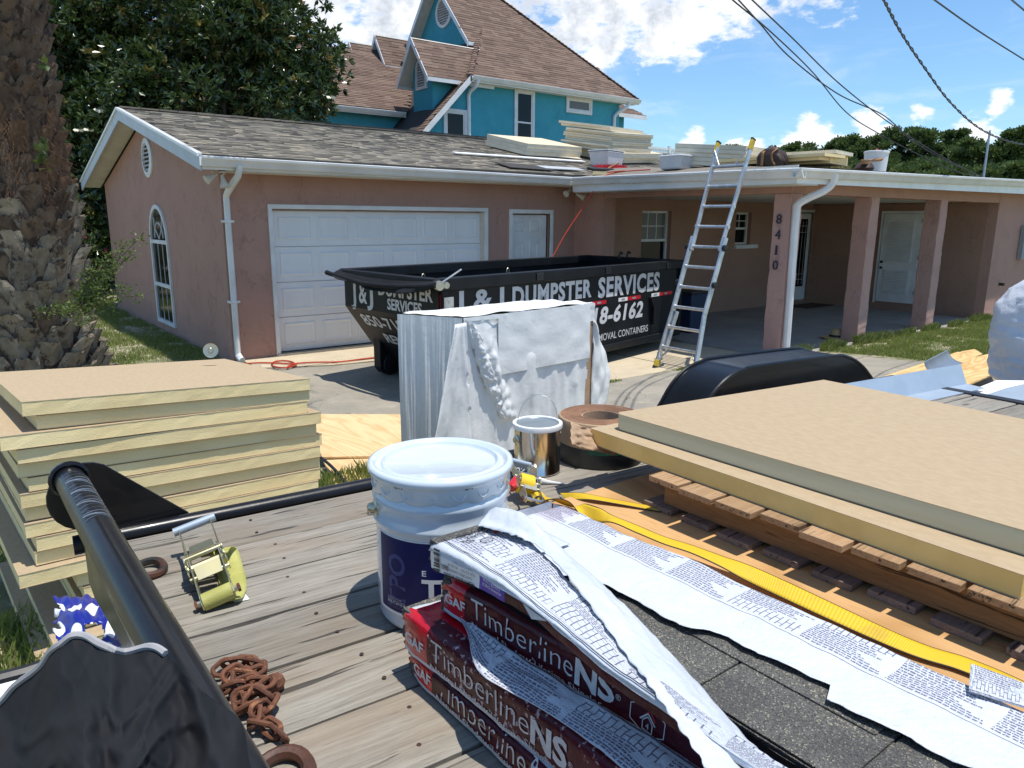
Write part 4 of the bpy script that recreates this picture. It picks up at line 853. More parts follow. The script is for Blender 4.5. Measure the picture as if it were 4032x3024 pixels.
P = [(2885, 582, 95, 110, 90), (3110, 572, 82, 130, 140), (3215, 565, 78, 170, 150), (3330, 560, 76, 150, 150), (3390, 545, 74, 160, 170), (3470, 518, 72, 190, 220), (3560, 518, 72, 180, 210), (3655, 506, 70, 210, 230), (3765, 522, 70, 110, 200), (3790, 600, 66, 140, 140),
     (3885, 548, 60, 190, 200), (3965, 600, 60, 160, 160), (4025, 508, 58, 130, 260), (4100, 520, 58, 180, 240), (2760, 600, 90, 80, 50), (4200, 540, 60, 200, 250), (4330, 560, 62, 200, 230), (3600, 640, 60, 240, 120), (3420, 640, 64, 220, 110), (3250, 650, 66, 240, 90), (3980, 660, 50, 220, 110), (3760, 680, 54, 200, 90), (3090, 650, 70, 150, 70)]
words = ['small round pine tree just left of the leather bag on the roof', 'pine tree right of the leather bag, low and broad', 'bushy pine beside the gap right of the foam boards', 'middle height pine left of the tall pine group', 'dense pine at the left shoulder of the tall group',
 'tall pine above the white pail on the roof', 'tall pine just right of the white pail on the roof', 'tallest pine in the middle of the tree line', 'open thin pine with sky showing through its limbs', 'lower pine under the thin open one', 'spreading pine left of the mast on the roof', 'pine directly behind the mast on the roof', 'tall pine at the right edge of the photo', 'pine half cut off by the right edge', 'tiny treetop between the ladder rails', 'pine beyond the right edge of the photo', 'farther pine beyond the right edge of the photo',
 'low dark pine under the tallest pine', 'low dark pine behind the brown tool on the roof', 'low dark pine left of the brown tool on the roof', 'low dark pine to the right of the mast', 'low dark pine under the spreading pine', 'lowest pine near the end of the foam boards']
for i, (a, b, c, d, e) in enumerate(P): pine(a, b, c, d, e, 100+i, words[i])
# canary palm trunk with cut frond boots
pc = far(88, 1000, 6.6); PCX, PCY = pc.x, pc.y
PT = thing('palm_tree', (PCX, PCY, ground_z(0, PCY)), 'thick palm trunk covered in cut frond bases at the left edge', 'palm')
def prad(z): return .435+.13*(1-sstep(.0, 1.2, z))-.07*sstep(1.7, 3.2, z)
MB().lathe([(prad(z)+.02*nz((0, 0, z), 6), z) for z in [i*.1-.1 for i in range(0, 52)]], (PCX, PCY, 0), 40).build('trunk', 'palm_core', PT)
rp = random.Random(3); nb = 0
z = .10
while z < 4.6:
    n = 11; rw = int(z/.13)
    for j in range(n):
        th = 2*math.pi*(j+.5*(rw % 2))/n+rp.uniform(-.08, .08); r0 = prad(z)-.03; er = Vector((math.cos(th), math.sin(th), 0)); et = Vector((-er.y, er.x, 0)); c = Vector((PCX, PCY, z))+er*r0
        if er.dot(Vector((-PCX, -PCY, 0)).normalized()) < -.35: continue
        hot = z > 2.05 and z < 2.75
        w = rp.uniform(.19, .235)*(1 if not hot else .8); h = rp.uniform(.20, .27); out = (rp.uniform(.055, .11) if not hot else rp.uniform(.02, .07)); tw = rp.uniform(-.03, .03)
        # a boot: broad base that clasps the trunk, cut flat at the top where it stands away
        rows = []; n_u, n_v = 8, 8; sd_ = rp.uniform(0, 99); cut_ = rp.uniform(-.25, .25)
        for a in range(n_v+1):
            t_ = a/n_v; row = []
            for b in range(n_u+1):
                s_b = b/n_u*2-1; ww = 1.12-.50*t_**1.5; th_ = (.055-.01*t_)*(1-abs(s_b)**2.2); oo = -.02+(out+.03)*t_**1.2
                rag = (.035*nz((b*.55, sd_, 0))+cut_*.03*s_b)*t_**3
                p = c+Vector((0, 0, h*t_+rag))+er*(oo+th_-.02*abs(s_b)**3)+et*(tw*t_+s_b*w*ww*.62); p += er*(.016*nz((s_b*3+sd_, t_*1.4, 1))+.010*nz((s_b*9+sd_, t_*2.5, 4)))+noise.noise_vector(p*19)*.006; row.append(p)
            rows.append(row)
        inn = [p-er*.06-Vector((0, 0, .012+.02*rp.random())) for p in rows[-1]]; rows.append(inn); n1_ = n_u+1; vs = [p for r in rows for p in r]
        fs = [(a*n1_+b, a*n1_+b+1, (a+1)*n1_+b+1, (a+1)*n1_+b) for a in range(n_v+1) for b in range(n_u)]
        o = MB().add([p-c for p in vs], fs).build('frond_base', ('palm_boot_shaded' if rp.random() < .92*sstep(1.3, 2.3, z)+.04 else 'palm_boot') if not hot or rp.random() < .25 else 'palm_fibre'); o.location = c; o.parent = PT; o.matrix_parent_inverse = world_of(PT).inverted(); nb += 1
    z += .128
fb = MB()
for i in range(3800):
    th = rp.uniform(0, 6.28); z = rp.uniform(2.0, 2.95) if rp.random() < .8 else rp.uniform(.3, 4); er = Vector((math.cos(th), math.sin(th), 0)); c = Vector((PCX, PCY, z))+er*(prad(z)+.03); a = Vector((rp.gauss(0, .5), rp.gauss(0, .5), -1)).normalized()+er*.4; L = rp.uniform(.04, .15); s1 = er.cross(a).normalized()*.002
    fb.add([c-s1, c+s1, c+a*L+er*.02], [(0, 1, 2)])
fb.build('fibre', 'palm_fibre', PT, kind='stuff')
for i in range(26):
    a = 2*math.pi*i/26; pts = [Vector((PCX, PCY, 4.8)), Vector((PCX+math.cos(a)*.9, PCY+math.sin(a)*.9, 6.2)), Vector((PCX+math.cos(a)*2.1, PCY+math.sin(a)*2.1, 6.5)), Vector((PCX+math.cos(a)*3.3, PCY+math.sin(a)*3.3, 5.4))]
    sp = smooth_path(pts, 8); mb = MB(); mb.tube(sp, [.035*(1-.8*j/len(sp)) for j in range(len(sp))], 5)
    for j in range(6, len(sp)-1):
        t = (sp[j+1]-sp[j]).normalized(); s1 = t.cross(Vector((0, 0, 1))).normalized()
        for q in range(2):
            for sg in (-1, 1):
                p = sp[j]+(sp[j+1]-sp[j])*q/2; d = (s1*sg+t*.7-Vector((0, 0, .25))).normalized(); mb.add([p-t*.015, p+t*.015, p+d*.45], [(0, 1, 2)])
    mb.build('frond', 'shrub_leaf', PT)
# seedlings and a small shrub growing from the palm trunk
sb = thing('seedling_shrub', far(330, 1190, 5.9), 'light green seedling shrub growing out beside the palm trunk', 'shrub')
v, f = [], []; stems = MB(); base = far(330, 1240, 6.2)
for (x, y) in ((560, 925), (500, 950), (560, 1165), (500, 1130), (430, 1010), (300, 1160), (240, 1225), (150, 1235), (330, 1280), (420, 1205), (450, 1060), (370, 1060), (520, 1000), (390, 1130), (340, 1110), (450, 1190)):
    e = far(x, y, 5.8+.3*rp.random()); m_ = (base+e)*.5+Vector((0, 0, .06)); sp = smooth_path([base, m_, e], 10); stems.tube(sp, .004, 4)
    for j in range(5, len(sp)):
        for q in range(7):
            p = sp[j]+Vector((rp.gauss(0, .03), rp.gauss(0, .03), rp.gauss(0, .025))); leaves(v, f, p, (rp.gauss(0, 1), rp.gauss(0, 1), rp.gauss(.3, .6)), .034, .017)
stems.build('stem', 'bark', sb); me = bpy.data.meshes.new('foliage'); me.from_pydata(v, [], f); me.materials.append(MATS['shrub_leaf']); o = link(bpy.data.objects.new('foliage', me)); place(o, sb)
for nm, pts in (('sprig', ((178, 600), (170, 640), (180, 570), (160, 600), (190, 610), (182, 660))), ('sprig', ((180, 255), (178, 250)))):
    v, f = [], []
    for (x, y) in pts: 
        p = far(x, y, 6.05)
        for q in range(3): leaves(v, f, p, (rp.gauss(0, .4)-.2, -.3, rp.gauss(.1, .5)), .085, .055)
    me = bpy.data.meshes.new(nm); me.from_pydata(v, [], f); me.materials.append(MATS['shrub_leaf']); o = link(bpy.data.objects.new(nm, me)); place(o, PT)

# ================================================================== grass
def grass(name, region, n, label, seed=1, hmin=.025, hmax=.075, patch=.42):
    r_ = np.random.RandomState(seed); (x0, x1, y0, y1), test = region; vs = []; fs = []; mi = []
    X = r_.uniform(x0, x1, n); Y = r_.uniform(y0, y1, n)
    for x, y in zip(X, Y):
        if not test(x, y): continue
        d = noise.noise((x*1.3, y*1.3, seed))*.5+noise.noise((x*5, y*5, 3))*.35+.5
        if d < patch and r_.rand() < .85: continue
        h = r_.uniform(hmin, hmax)*(.5+d); a = r_.uniform(0, 6.283); b = len(vs); z = ground_z(x, y)-.012; l = r_.uniform(.1, .6)*h; w = .0045
        ca, sa = math.cos(a), math.sin(a); c2, s2 = math.cos(a+1.57)*w, math.sin(a+1.57)*w
        vs += [(x-c2, y-s2, z), (x+c2, y+s2, z), (x+ca*l*.4+c2*.7, y+sa*l*.4+s2*.7, z+h*.6), (x+ca*l, y+sa*l, z+h)]; fs += [(0+b, 1+b, 2+b), (0+b, 2+b, 3+b)]; q = 1 if r_.rand() < .22 else 0; mi += [q, q]
    me = bpy.data.meshes.new(name); me.from_pydata(vs, [], fs); me.materials.append(MATS['grass_blade']); me.materials.append(MATS['grass_dry']); me.polygons.foreach_set('material_index', mi)
    o = link(bpy.data.objects.new(name, me)); return tag(o, label, 'grass', kind='stuff')
grass('lawn_grass', ((-.8, 3.15, 4.3, 21), lambda x, y: (y > 8.2 or x < 1.7+.25*(y-4.3)) and (x < 3.1)), 120000, 'patchy short green grass beside the gable wall', 1, patch=.47)
grass('lawn_grass', ((9.2, 24, 1.5, 6.0), lambda x, y: y < (6.0 if x < 17 else 5.15) and x > 10.7-.0*y and not (6.3 < x < 9.9 and y < 3.6)), 260000, 'green and straw coloured grass in front of the porch', 2, .02, .065, patch=.36)
grass('grass_tuft', ((1.5, 2.4, 2.9, 4.9), lambda x, y: True), 9000, 'green grass tuft between the foam stack and the plywood', 3, .05, .14, patch=.2)
grass('grass_tuft', ((-.8, .5, 2.2, 3.9), lambda x, y: True), 12000, 'weeds beside the bottom board of the left foam stack', 4, .03, .12, patch=.3)
grass('slab_weeds', ((9.3, 17, 5.92, 6.04), lambda x, y: noise.noise((x*1.1, 0, 5)) > -.1), 9000, 'weeds along the edge of the porch slab', 5, .05, .16, patch=.3)
grass('slab_weeds', ((6.3, 9.6, 6.30, 6.40), lambda x, y: noise.noise((x*2.1, 0, 9)) > .05), 2600, 'small weeds in the crack between the slabs', 6, .02, .06, patch=.3)
gv = MB(); rr = random.Random(5)
for i in range(700):
    x = rr.uniform(17.1, 20.5); y = rr.uniform(5.8, 6.12); s = rr.uniform(.015, .04); z = .036; gv.add([(x-s, y, z), (x, y-s, z), (x+s, y, z), (x, y+s, z), (x, y, z+s)], [(0, 1, 4), (1, 2, 4), (2, 3, 4), (3, 0, 4)])
tag(gv.build('gravel', 'gravel'), 'pale pebbles against the right end of the house wall', 'gravel', kind='stuff')
tb = MB()
for i in range(1500):
    x = rr.uniform(-.6, 3.0); y = rr.uniform(2.6, 18); 
    if nz((x, y, 0), .8, 2) < .0: continue
    s = rr.uniform(.006, .02); z = ground_z(x, y)-.012; tb.add([(x-s, y, z), (x, y-s, z), (x+s, y, z), (x, y+s, z), (x, y, z+s)], [(0, 1, 4), (1, 2, 4), (2, 3, 4), (3, 0, 4)])
tag(tb.build('gravel', 'gravel'), 'small stones scattered in the lawn by the palm', 'gravel', kind='stuff')

# ================================================================== dumpster
DZ = .17; ang = R(12.1); DU = Vector((math.cos(ang), math.sin(ang), 0)); DV = Vector((-.07, .9975, 0)); DO = Vector((4.18, 6.65, 0)); DL, DW, DT = 5.42, 2.08, 1.40
def dp(a, b, z): return DO+DU*a+DV*b+Vector((0, 0, z))
DM = thing('dumpster', dp(2.7, 1.1, 0), 'black roll-off dumpster lettered J & J DUMPSTER SERVICES standing in front of the garage', 'dumpster')
def dbox(name, a0, a1, b0, b1, z0, z1, mat='dumpster_black', parent=DM, bev=.006, **kw): return MB().hexa([dp(a0, b0, z0), dp(a1, b0, z0), dp(a1, b1, z0), dp(a0, b1, z0)], [dp(a0, b0, z1), dp(a1, b0, z1), dp(a1, b1, z1), dp(a0, b1, z1)]).build(name, mat, parent, bevel=bev, **kw)
# side profile: the front end stands straight below the rail, then slopes in to the skid
prof = [(.57, DZ+.02), (DL-.1, DZ+.02), (DL, DT-.02), (0, DT-.02), (.0, .935)]
for (b, nm) in ((.04, 'side_panel'), (DW-.08, 'side_panel')):
    MB().prism([dp(a, b, z) for a, z in prof], DV*.04).build(nm, 'dumpster_black', DM)
MB().prism([dp(0, .08, .935), dp(.0, .08, DT-.02), dp(.0, DW-.08, DT-.02), dp(0, DW-.08, .935)], DU*.03).build('front_panel', 'dumpster_black', DM, label='upright lettered upper front panel')
MB().prism([dp(.57, .08, DZ+.02), dp(0, .08, .935), dp(0, DW-.08, .935), dp(.57, DW-.08, DZ+.02)], DU*.03).build('front_panel', 'dumpster_black', DM, label='sloping lettered lower front panel')
dbox('rear_door', DL-.06, DL, .08, DW-.08, DZ, DT, 'dumpster_black'); dbox('floor', .6, DL-.06, .08, DW-.08, DZ, DZ+.05, 'dumpster_inside')
for b0, b1 in ((.0, .10), (DW-.10, DW)): dbox('top_rail', -.02, DL+.02, b0-.03 if b0 == 0 else b0, b1 if b0 == 0 else b1+.03, DT-.13, DT, bev=.012)
dbox('top_rail', -.06, .04, .07, DW-.07, DT-.09, DT-.005, bev=.012); dbox('top_rail', DL-.08, DL+.03, .1, DW-.1, DT-.10, DT-.004, bev=.01)
for a in (.02, DL-.1): dbox('corner_post', a, a+.09, -.005, .038, (.935 if a < 1 else DZ+.02), DT-.131, bev=.006)
dbox('bottom_rail', .62, DL-.1, -.01, .038, DZ+.021, DZ+.12)
for a in (1.59, 3.10, 4.80): dbox('hinge_plate', a, a+.13, -.045, -.031, DT-.11, DT-.02, 'black_steel', bev=.004); dbox('hinge_slot', a+.05, a+.08, -.047, -.0455, DT-.085, DT-.035, 'black_interior', bev=0)
dbox('skid', .5, DL-.3, .62, .74, .05, DZ+.02); dbox('skid', .5, DL-.3, DW-.74, DW-.62, .05, DZ+.02)
for b in (.45, DW-.33): MB().prism([dp(.40, b, .04), dp(.9, b, .02), dp(.9, b, .30), dp(.42, b, .50), dp(.34, b, .50), dp(.34, b, .12)], DV*.16).build('skid_plate', 'dumpster_black', DM, bevel=.01)
for b in (.52, DW-.34):
    for a in (.52, DL-.25): MB().lathe([(.03, -.07), (.13, -.065), (.14, -.05), (.14, .05), (.13, .065), (.03, .07)], dp(a, b+.06, .15), 20, axis=Matrix.Rotation(ang, 3, 'Z') @ Matrix.Rotation(R(90), 3, 'X')).build('roller', 'black_steel', DM)
# rolled tarp and its crank along the front edge
tp = MB(); pts = []
for i in range(25):
    t = i/24; b = -.12+(DW+.26)*t; sag = -.075*math.sin(math.pi*t)**.8-.02; pts.append(dp(-.17+.03*math.sin(9*t), b, DT-.03+sag))
tp.tube(pts, [.028+.010*nz((i*.7, 0, 0)) for i in range(25)], 10); tp.build('tarp_roll', 'black_cloth', DM)
sheet('tarp_flap', lambda u, v: dp(-.16+.04*math.sin(u*20)*v-.03*v, -.05+(DW+.1)*u, DT-.06-.075*math.sin(math.pi*u)**.8-v*(.035+.03*math.sin(u*5))), 40, 5, 'black_cloth', DM, .004)
sheet('tarp_cover', lambda u, v: dp(-.13+.13*v, -.02+(DW+.04)*u, DT-.05+.05*v-(1-v)*.09*math.sin(math.pi*u)**.8), 30, 4, 'black_cloth', DM, .004)
tube('crank_handle', [dp(-.13, -.12, DT-.05), dp(.14, -.20, DT+.10)], .009, 'aluminium', DM)
MB().lathe([(.0, -.02), (.05, -.02), (.055, 0), (.05, .02), (0, .02)], dp(-.12, -.12, DT-.06), 14, axis=Matrix.Rotation(R(90), 3, 'X')).build('crank_gear', 'zinc', DM); MB().lathe([(.0, -.02), (.035, -.02), (.04, 0), (.035, .02), (0, .02)], dp(-.03, -.13, DT-.06), 10, axis=Matrix.Rotation(R(90), 3, 'X')).build('crank_gear', 'zinc', DM)
dbox('latch_plate', .02, .16, -.04, -.033, 1.06, 1.20, 'aluminium', bev=0)
for a, z in ((4.45, .87),): MB().prism([dp(a, .035, z), dp(a+.10, .035, z-.14), dp(a+.10, .035, z-.42), dp(a+.06, .035, z-.42), dp(a+.06, .035, z-.15), dp(a-.04, .035, z)], -DV*.05).build('tie_hook', 'dumpster_black', DM)
for a in (DL-.45, DL-.2): tube('hook', smooth_path([dp(a, DW*.5, DT), dp(a+.03, DW*.5, DT+.09), dp(a+.1, DW*.5, DT+.07)], 5), .018, 'black_steel', DM)
for a, b in ((1.3, DW-.1), (3.1, DW-.1), (DL-.1, .9)): tube('chain_ring', [dp(a+.03*math.cos(q), b, DT-.18+.05*math.sin(q)) for q in [i*math.pi/6 for i in range(12)]], .009, 'zinc', DM, closed=True)
# lettering of the long side
def side(x, z): return plane_fn(dp(x, -.0035+.04-.04, z), DU, (0, 0, 1))
yb_ = .037
def sf(a, z, sh=0, off=-.002): return plane_fn(dp(a, yb_+off-.0, z), DU, Vector((0, 0, 1))+DU*sh)
def st(s, a, z, w, h, mat='sign_white', bold=.018, sh=0, **kw): return text('lettering', s, sf(a, z, sh), mat, DM, size=1, bold=bold, fit=w, fith=h, **kw)
# positions were read along the side: a = metres from the front corner
st('J & J', .24, 1.02, .82, .225, bold=.03); st('DUMPSTER', 1.21, 1.005, 1.66, .232, bold=.038, spacing=1.1); st('SERVICES', 3.03, .975, 1.69, .27, bold=.038, spacing=1.1)
st('850-718-6162', 1.90, .605, 2.34, .235, bold=.035, sh=.2, spacing=1.06); st('REMOVAL CONTAINERS', 2.93, .357, 1.50, .10, bold=.004)
for a0_, a1_, a2_ in ((2.62, 2.88, 3.24), (3.56, 3.80, 4.17), (4.49, 4.73, 5.14)):
    for p_, q_, mt_ in ((a0_, a1_, 'print_white'), (a1_, a2_, 'reflector_red')):
        MB().hexa([dp(p_, yb_-.003, .872), dp(q_, yb_-.003, .872), dp(q_, yb_, .872), dp(p_, yb_, .872)], [dp(p_, yb_-.003, .925), dp(q_, yb_-.003, .925), dp(q_, yb_, .925), dp(p_, yb_, .925)]).build('reflector', mt_, DM)
        MB().add([dp((p_+q_)/2+.055*math.cos(q), yb_-.0045, .8985+.014*math.sin(q)) for q in [i*math.pi/8 for i in range(16)]], [tuple(range(16))]).build('reflector_mark', 'grey_box', DM)
MB().add([dp(.01, yb_-.006, 1.24), dp(.22, yb_-.006, .94), dp(.01, yb_-.006, .94)], [(0, 1, 2)]).build('reflector', 'reflector_red', DM, label='red warning triangle at the front corner')
# lettering of the front
def ff(b, z, sh=0):
    "front panel: reading runs from the far side to the near side; below the fold it follows the slope"
    def fn(x, y):
        zz = z+y; bb = b-x-sh*y
        if zz > .935: return dp(-.004, bb, zz)
        return dp((.935-zz)*.74-.006, bb, zz-.003)
    return fn
def ft(s, b, z, w, h, bold=.02, sh=0): return text('lettering', s, ff(b, z, sh), 'sign_white', DM, size=1, bold=bold, fit=w, fith=h)
ft('J', 1.88, 1.0, .12, .26); ft('&', 1.69, 1.01, .19, .25); ft('J', 1.50, 1.02, .14, .25)
ft('DUMPSTER', 1.24, 1.14, 1.10, .16, .03); ft('SERVICES', 1.05, .985, .70, .125, .03); ft('850-718-6162', 1.78, .71, 1.6, .15, .02, -.2); ft('RENTALS', 1.52, .50, .95, .12, .03)

# ================================================================== ladder leaning on the porch gutter
LD = thing('ladder', (8.0, 6.65, 0), 'tall aluminium multi position ladder leaning against the porch roof gutter', 'ladder')
LB_, LT_ = Vector((7.73, 6.74, .02)), Vector((8.97, 6.86, 3.08)); RB_, RT_ = Vector((8.02, 5.98, .02)), Vector((8.97, 6.27, 3.08))
def rail_at(a, b, t): return a.lerp(b, t)
kb = .80
LB0, RB0 = Vector((7.73, 6.74, .03)), Vector((7.72, 6.06, .03)); LB1, RB1 = Vector((8.03, 6.745, .78)), Vector((8.03, 6.20, .78)); LT1, RT1 = Vector((8.965, 6.865, 3.08)), Vector((8.965, 6.30, 3.08))
LM = LB1.lerp(LT1, .5); RM = RB1.lerp(RT1, .5)
def lrail(p, q, w=.032, d=.075, nm='side_rail', mat='aluminium'):
    t = (q-p).normalized(); s = Vector((0, 1, 0)); s = (s-t*s.dot(t)).normalized(); n = t.cross(s); v = []
    return MB().hexa([p+s*a*w/2+n*b*d/2 for a, b in ((-1, -1), (1, -1), (1, 1), (-1, 1))], [q+s*a*w/2+n*b*d/2 for a, b in ((-1, -1), (1, -1), (1, 1), (-1, 1))]).build(nm, mat, LD, bevel=.006)
for B0, B1, T1, sg in ((LB0, LB1, LT1, 1), (RB0, RB1, RT1, -1)):
    lrail(B0, B1); lrail(B1, B1.lerp(T1, .44)); o = Vector((0, -sg*.036, 0)); lrail(B1.lerp(T1, .36)+o, T1, .028, .065); lrail(B0.lerp(B1, .28)+o*1.1+Vector((.06, 0, 0)), B1+o*1.1+Vector((.05, 0, 0)), .026, .06)
    lrail(B0-Vector((.01, 0, .03)), B0.lerp(B1, .12), .04, .09, 'foot', 'foot_yellow'); lrail(B0-Vector((.012, 0, .035)), B0.lerp(B1, .015), .044, .095, 'foot_pad', 'black_rubber')
    lrail(T1-Vector((.055, 0, .13)), T1, .036, .08, 'rail_cap', 'foot_yellow'); lrail(T1, T1+(T1-B1).normalized()*.025, .038, .084, 'rail_cap', 'black_rubber')
    for tt in (.38, .17):
        c = B1.lerp(T1, tt)+Vector((-.01, sg*.03, 0)); MB().lathe([(.0, -.02), (.04, -.02), (.045, 0), (.04, .03), (0, .035)], c, 14, axis=Matrix.Rotation(R(-90*sg), 3, 'X')).build('lock_knob', 'black_steel', LD)
lv = [.30]+[.30+.272*i for i in range(1, 11)]
for i, z in enumerate(lv[:10]):
    def at_z(B0, B1, T1):
        if z < B1.z: return B0.lerp(B1, (z-B0.z)/(B1.z-B0.z))
        return B1.lerp(T1, (z-B1.z)/(T1.z-B1.z))
    a = at_z(LB0, LB1, LT1); b = at_z(RB0, RB1, RT1); MB().tube([a, a+(b-a)*.12, b+(a-b)*.12, b], [.026, .017, .017, .026], 8, flat=1.3).build('rung', 'aluminium', LD)
for sg, B in ((1, LB0), (-1, RB0)):
    for q in (0, .03): tube('brace', [B.lerp(LB1 if sg > 0 else RB1, .12+q), (LB0 if sg > 0 else RB0)+Vector((.12, -sg*(.17-q), .27))], .009, 'aluminium', LD, 6)
    tube('brace', [(LT1 if sg > 0 else RT1)-Vector((.08, 0, .10)), (LT1 if sg > 0 else RT1)-Vector((.16, sg*.15, .31))], .009, 'aluminium', LD, 6)

# ================================================================== foam boards on the roofs
def slope_frame(x, y, rot=0, off=.015):
    "frame lying on the garage roof: X along the eave, Y up the slope"
    a = math.atan(SL); return Matrix.Translation((x, y, rz(y)+off)) @ Matrix.Rotation(a, 4, 'X') @ Matrix.Rotation(rot, 4, 'Z')
def board(name, M4, w, l, h, label, cat, group, core='foam_cream', facer='facer_cream', seed=0):
    rr_ = random.Random(seed); mb = MB(); fz = .0025
    mb.box((0, 0, fz), (w, l, h-fz), core, M4); mb.box((-.001, -.001, h-fz), (w+.001, l+.001, h), facer, M4); mb.box((-.001, -.001, 0), (w+.001, l+.001, fz), facer, M4)
    o = mb.build(name, None, None, bevel=.003); return tag(o, label, cat, group)
GR = 'foam boards stacked on the roof'
def roof_stack(M0, n, w, l, h, lab, seed, jit=.03, skew=.01):
    r_ = random.Random(seed); z = 0
    words_ = {0: 'lowest', n-1: 'topmost'}
    for i in range(n):
        M4 = M0 @ Matrix.Translation((r_.uniform(-jit, jit), r_.uniform(-jit, jit), z)) @ Matrix.Rotation(r_.gauss(0, skew), 4, 'Z'); z += h+.002
        board('foam_board', M4, w, l, h, '%s foam board %s' % (words_.get(i, ordinal(i+1)+' from the bottom'), lab), 'insulation board', GR, seed=i)
def ordinal(i): return {2: 'second', 3: 'third', 4: 'fourth', 5: 'fifth', 6: 'sixth', 7: 'seventh', 8: 'eighth', 9: 'ninth', 10: 'tenth', 11: 'eleventh', 12: 'twelfth', 13: 'thirteenth', 14: 'fourteenth', 15: 'fifteenth', 16: 'sixteenth'}.get(i, str(i))
# low pair near the ridge
def quad_frame(p, q, r_):
    p, q, r_ = Vector(p), Vector(q), Vector(r_); x = (q-p).normalized(); y = (r_-p); y = (y-x*y.dot(x)).normalized(); n = x.cross(y); return Matrix(((x.x, y.x, n.x, p.x), (x.y, y.y, n.y, p.y), (x.z, y.z, n.z, p.z), (0, 0, 0, 1)))
M0 = slope_frame(9.72, 12.15, R(6), .02)
roof_stack(M0, 3, 1.65, 1.25, .075, 'in the low pile on the garage roof', 1, .015, .004)
# white fascia strip lying on the roof
tag(MB().box((0, 0, 0), (3.25, .15, .02), M4=slope_frame(7.68, 11.62, R(1), .02)).build('trim_board', 'print_white', None, bevel=.002), 'long bright white trim board lying on the garage roof', 'trim board')
M1 = slope_frame(12.0, 11.8, R(18), .03)
roof_stack(M1, 4, 2.1, 1.25, .055, 'in the base of the tall roof pile', 2, .05, .02)
M2 = slope_frame(11.75, 11.8, R(14), .265) @ Matrix.Rotation(R(-3.5), 4, 'X')
roof_stack(M2, 9, 1.75, 1.25, .042, 'in the tall leaning roof pile', 3, .06, .02)
M3 = slope_frame(11.85, 11.95, R(20), .67) @ Matrix.Rotation(R(-3), 4, 'X') @ Matrix.Rotation(R(2), 4, 'Y')
roof_stack(M3, 2, 1.9, 1.25, .05, 'skewed across the tall leaning pile', 4, .05, .05)
board('foam_board', slope_frame(9.95, 12.5, R(-20), .02), 1.3, .5, .02, 'thin broken foam strip between the low pile and the leaning pile', 'insulation board', GR)
M5 = Matrix.Translation((9.72, 8.32, wz(9.72, 8.3)+.11)) @ Matrix.Rotation(R(-86), 4, 'Z') @ Matrix.Rotation(R(5.6), 4, 'Y')
roof_stack(M5, 5, 1.30, 1.0, .062, 'in the tilted pile behind the grey tub', 5, .012, .004)
for i, (x, y, l_, z) in enumerate(((9.8, 7.55, 1.45, 0), (9.75, 7.5, 1.5, .05))):
    board('foam_board', Matrix.Translation((x, y, wz(x, y)+.025+z*1.05)) @ Matrix.Rotation(R(-87), 4, 'Z'), l_+.25, .6, .045, ('lower' if i == 0 else 'upper')+' yellowish foam board lying behind the ladder top', 'insulation board', GR, core='foam_yellow')
board('foam_board', Matrix.Translation((9.95, 6.9, wz(9.95, 6.9)+.16)) @ Matrix.Rotation(R(-80), 4, 'Z'), 1.15, .7, .05, 'cream foam board with a pale top behind the leather bag', 'insulation board', GR, core='foam_cream')
board('foam_board', Matrix.Translation((9.98, 6.85, wz(9.95, 6.9)+.03)) @ Matrix.Rotation(R(-80), 4, 'Z'), 1.02, .7, .125, 'thick yellow foam block under the board behind the leather bag', 'insulation board', GR, core='foam_yellow')
# tubs, brush, bag, pail, tools
def tub(name, c, w, d, h, label, rot=0, lid=True):
    t = thing(name, c, label, 'tub'); M4 = Matrix.Translation(c) @ Matrix.Rotation(rot, 4, 'Z'); k_ = .86; mb = MB()
    b = [M4 @ Vector((x*w/2*k_, y*d/2*k_, 0)) for x, y in ((-1, -1), (1, -1), (1, 1), (-1, 1))]; tt = [M4 @ Vector((x*w/2, y*d/2, h)) for x, y in ((-1, -1), (1, -1), (1, 1), (-1, 1))]
    mb.hexa(b, tt).build('tub_body', 'clear_plastic', t, bevel=.03)
    if lid: MB().box((-w/2-.015, -d/2-.015, h), (w/2+.015, d/2+.015, h+.02), M4=M4).build('tub_lid', 'clear_plastic', t, bevel=.008)
    MB().box((-w/2-.01, -d/2-.01, h-.03), (w/2+.01, d/2+.01, h-.015), M4=M4).build('tub_rim', 'clear_plastic', t, bevel=.004)
    return t, M4
tub('storage_tub', (11.1, 11.25, 3.07), .68, .45, .30, 'clear plastic tub with lids standing below the leaning foam pile', R(14))
t, M4 = tub('storage_tub', (9.62, 8.17, wz(9.6, 8.2)+.02), .46, .36, .23, 'grey translucent tub at the roof edge left of the ladder', R(92), False)
MB().box((.02, -.184, .01), (.16, -.181, .06), M4=M4).build('label', 'print_white', t)
PBm = thing('push_broom', (10.6, 10.95, 3.0), 'red bristled broom lying on the roof beside the clear tub', 'broom')
rb = MB(); r_ = random.Random(4); Mb = slope_frame(10.4, 10.82, R(12), .03)
for i in range(900):
    x = r_.uniform(0, 1.05); y = r_.uniform(-.05, .07); rb.add([Mb @ Vector((x, y, 0)), Mb @ Vector((x+.012, y, 0)), Mb @ Vector((x+r_.uniform(-.02, .02), y+r_.uniform(-.03, .03), r_.uniform(.05, .10)))], [(0, 1, 2)])
rb.build('bristles', 'red_plastic', PBm, kind='stuff'); MB().box((0, -.05, -.01), (1.05, .07, .035), M4=Mb).build('broom_block', 'red_plastic', PBm)
tube('broom_handle', [Mb @ Vector((.25, -.1, .02)), Mb @ Vector((1.25, .22, .14))], .016, 'pallet_wood', PBm)
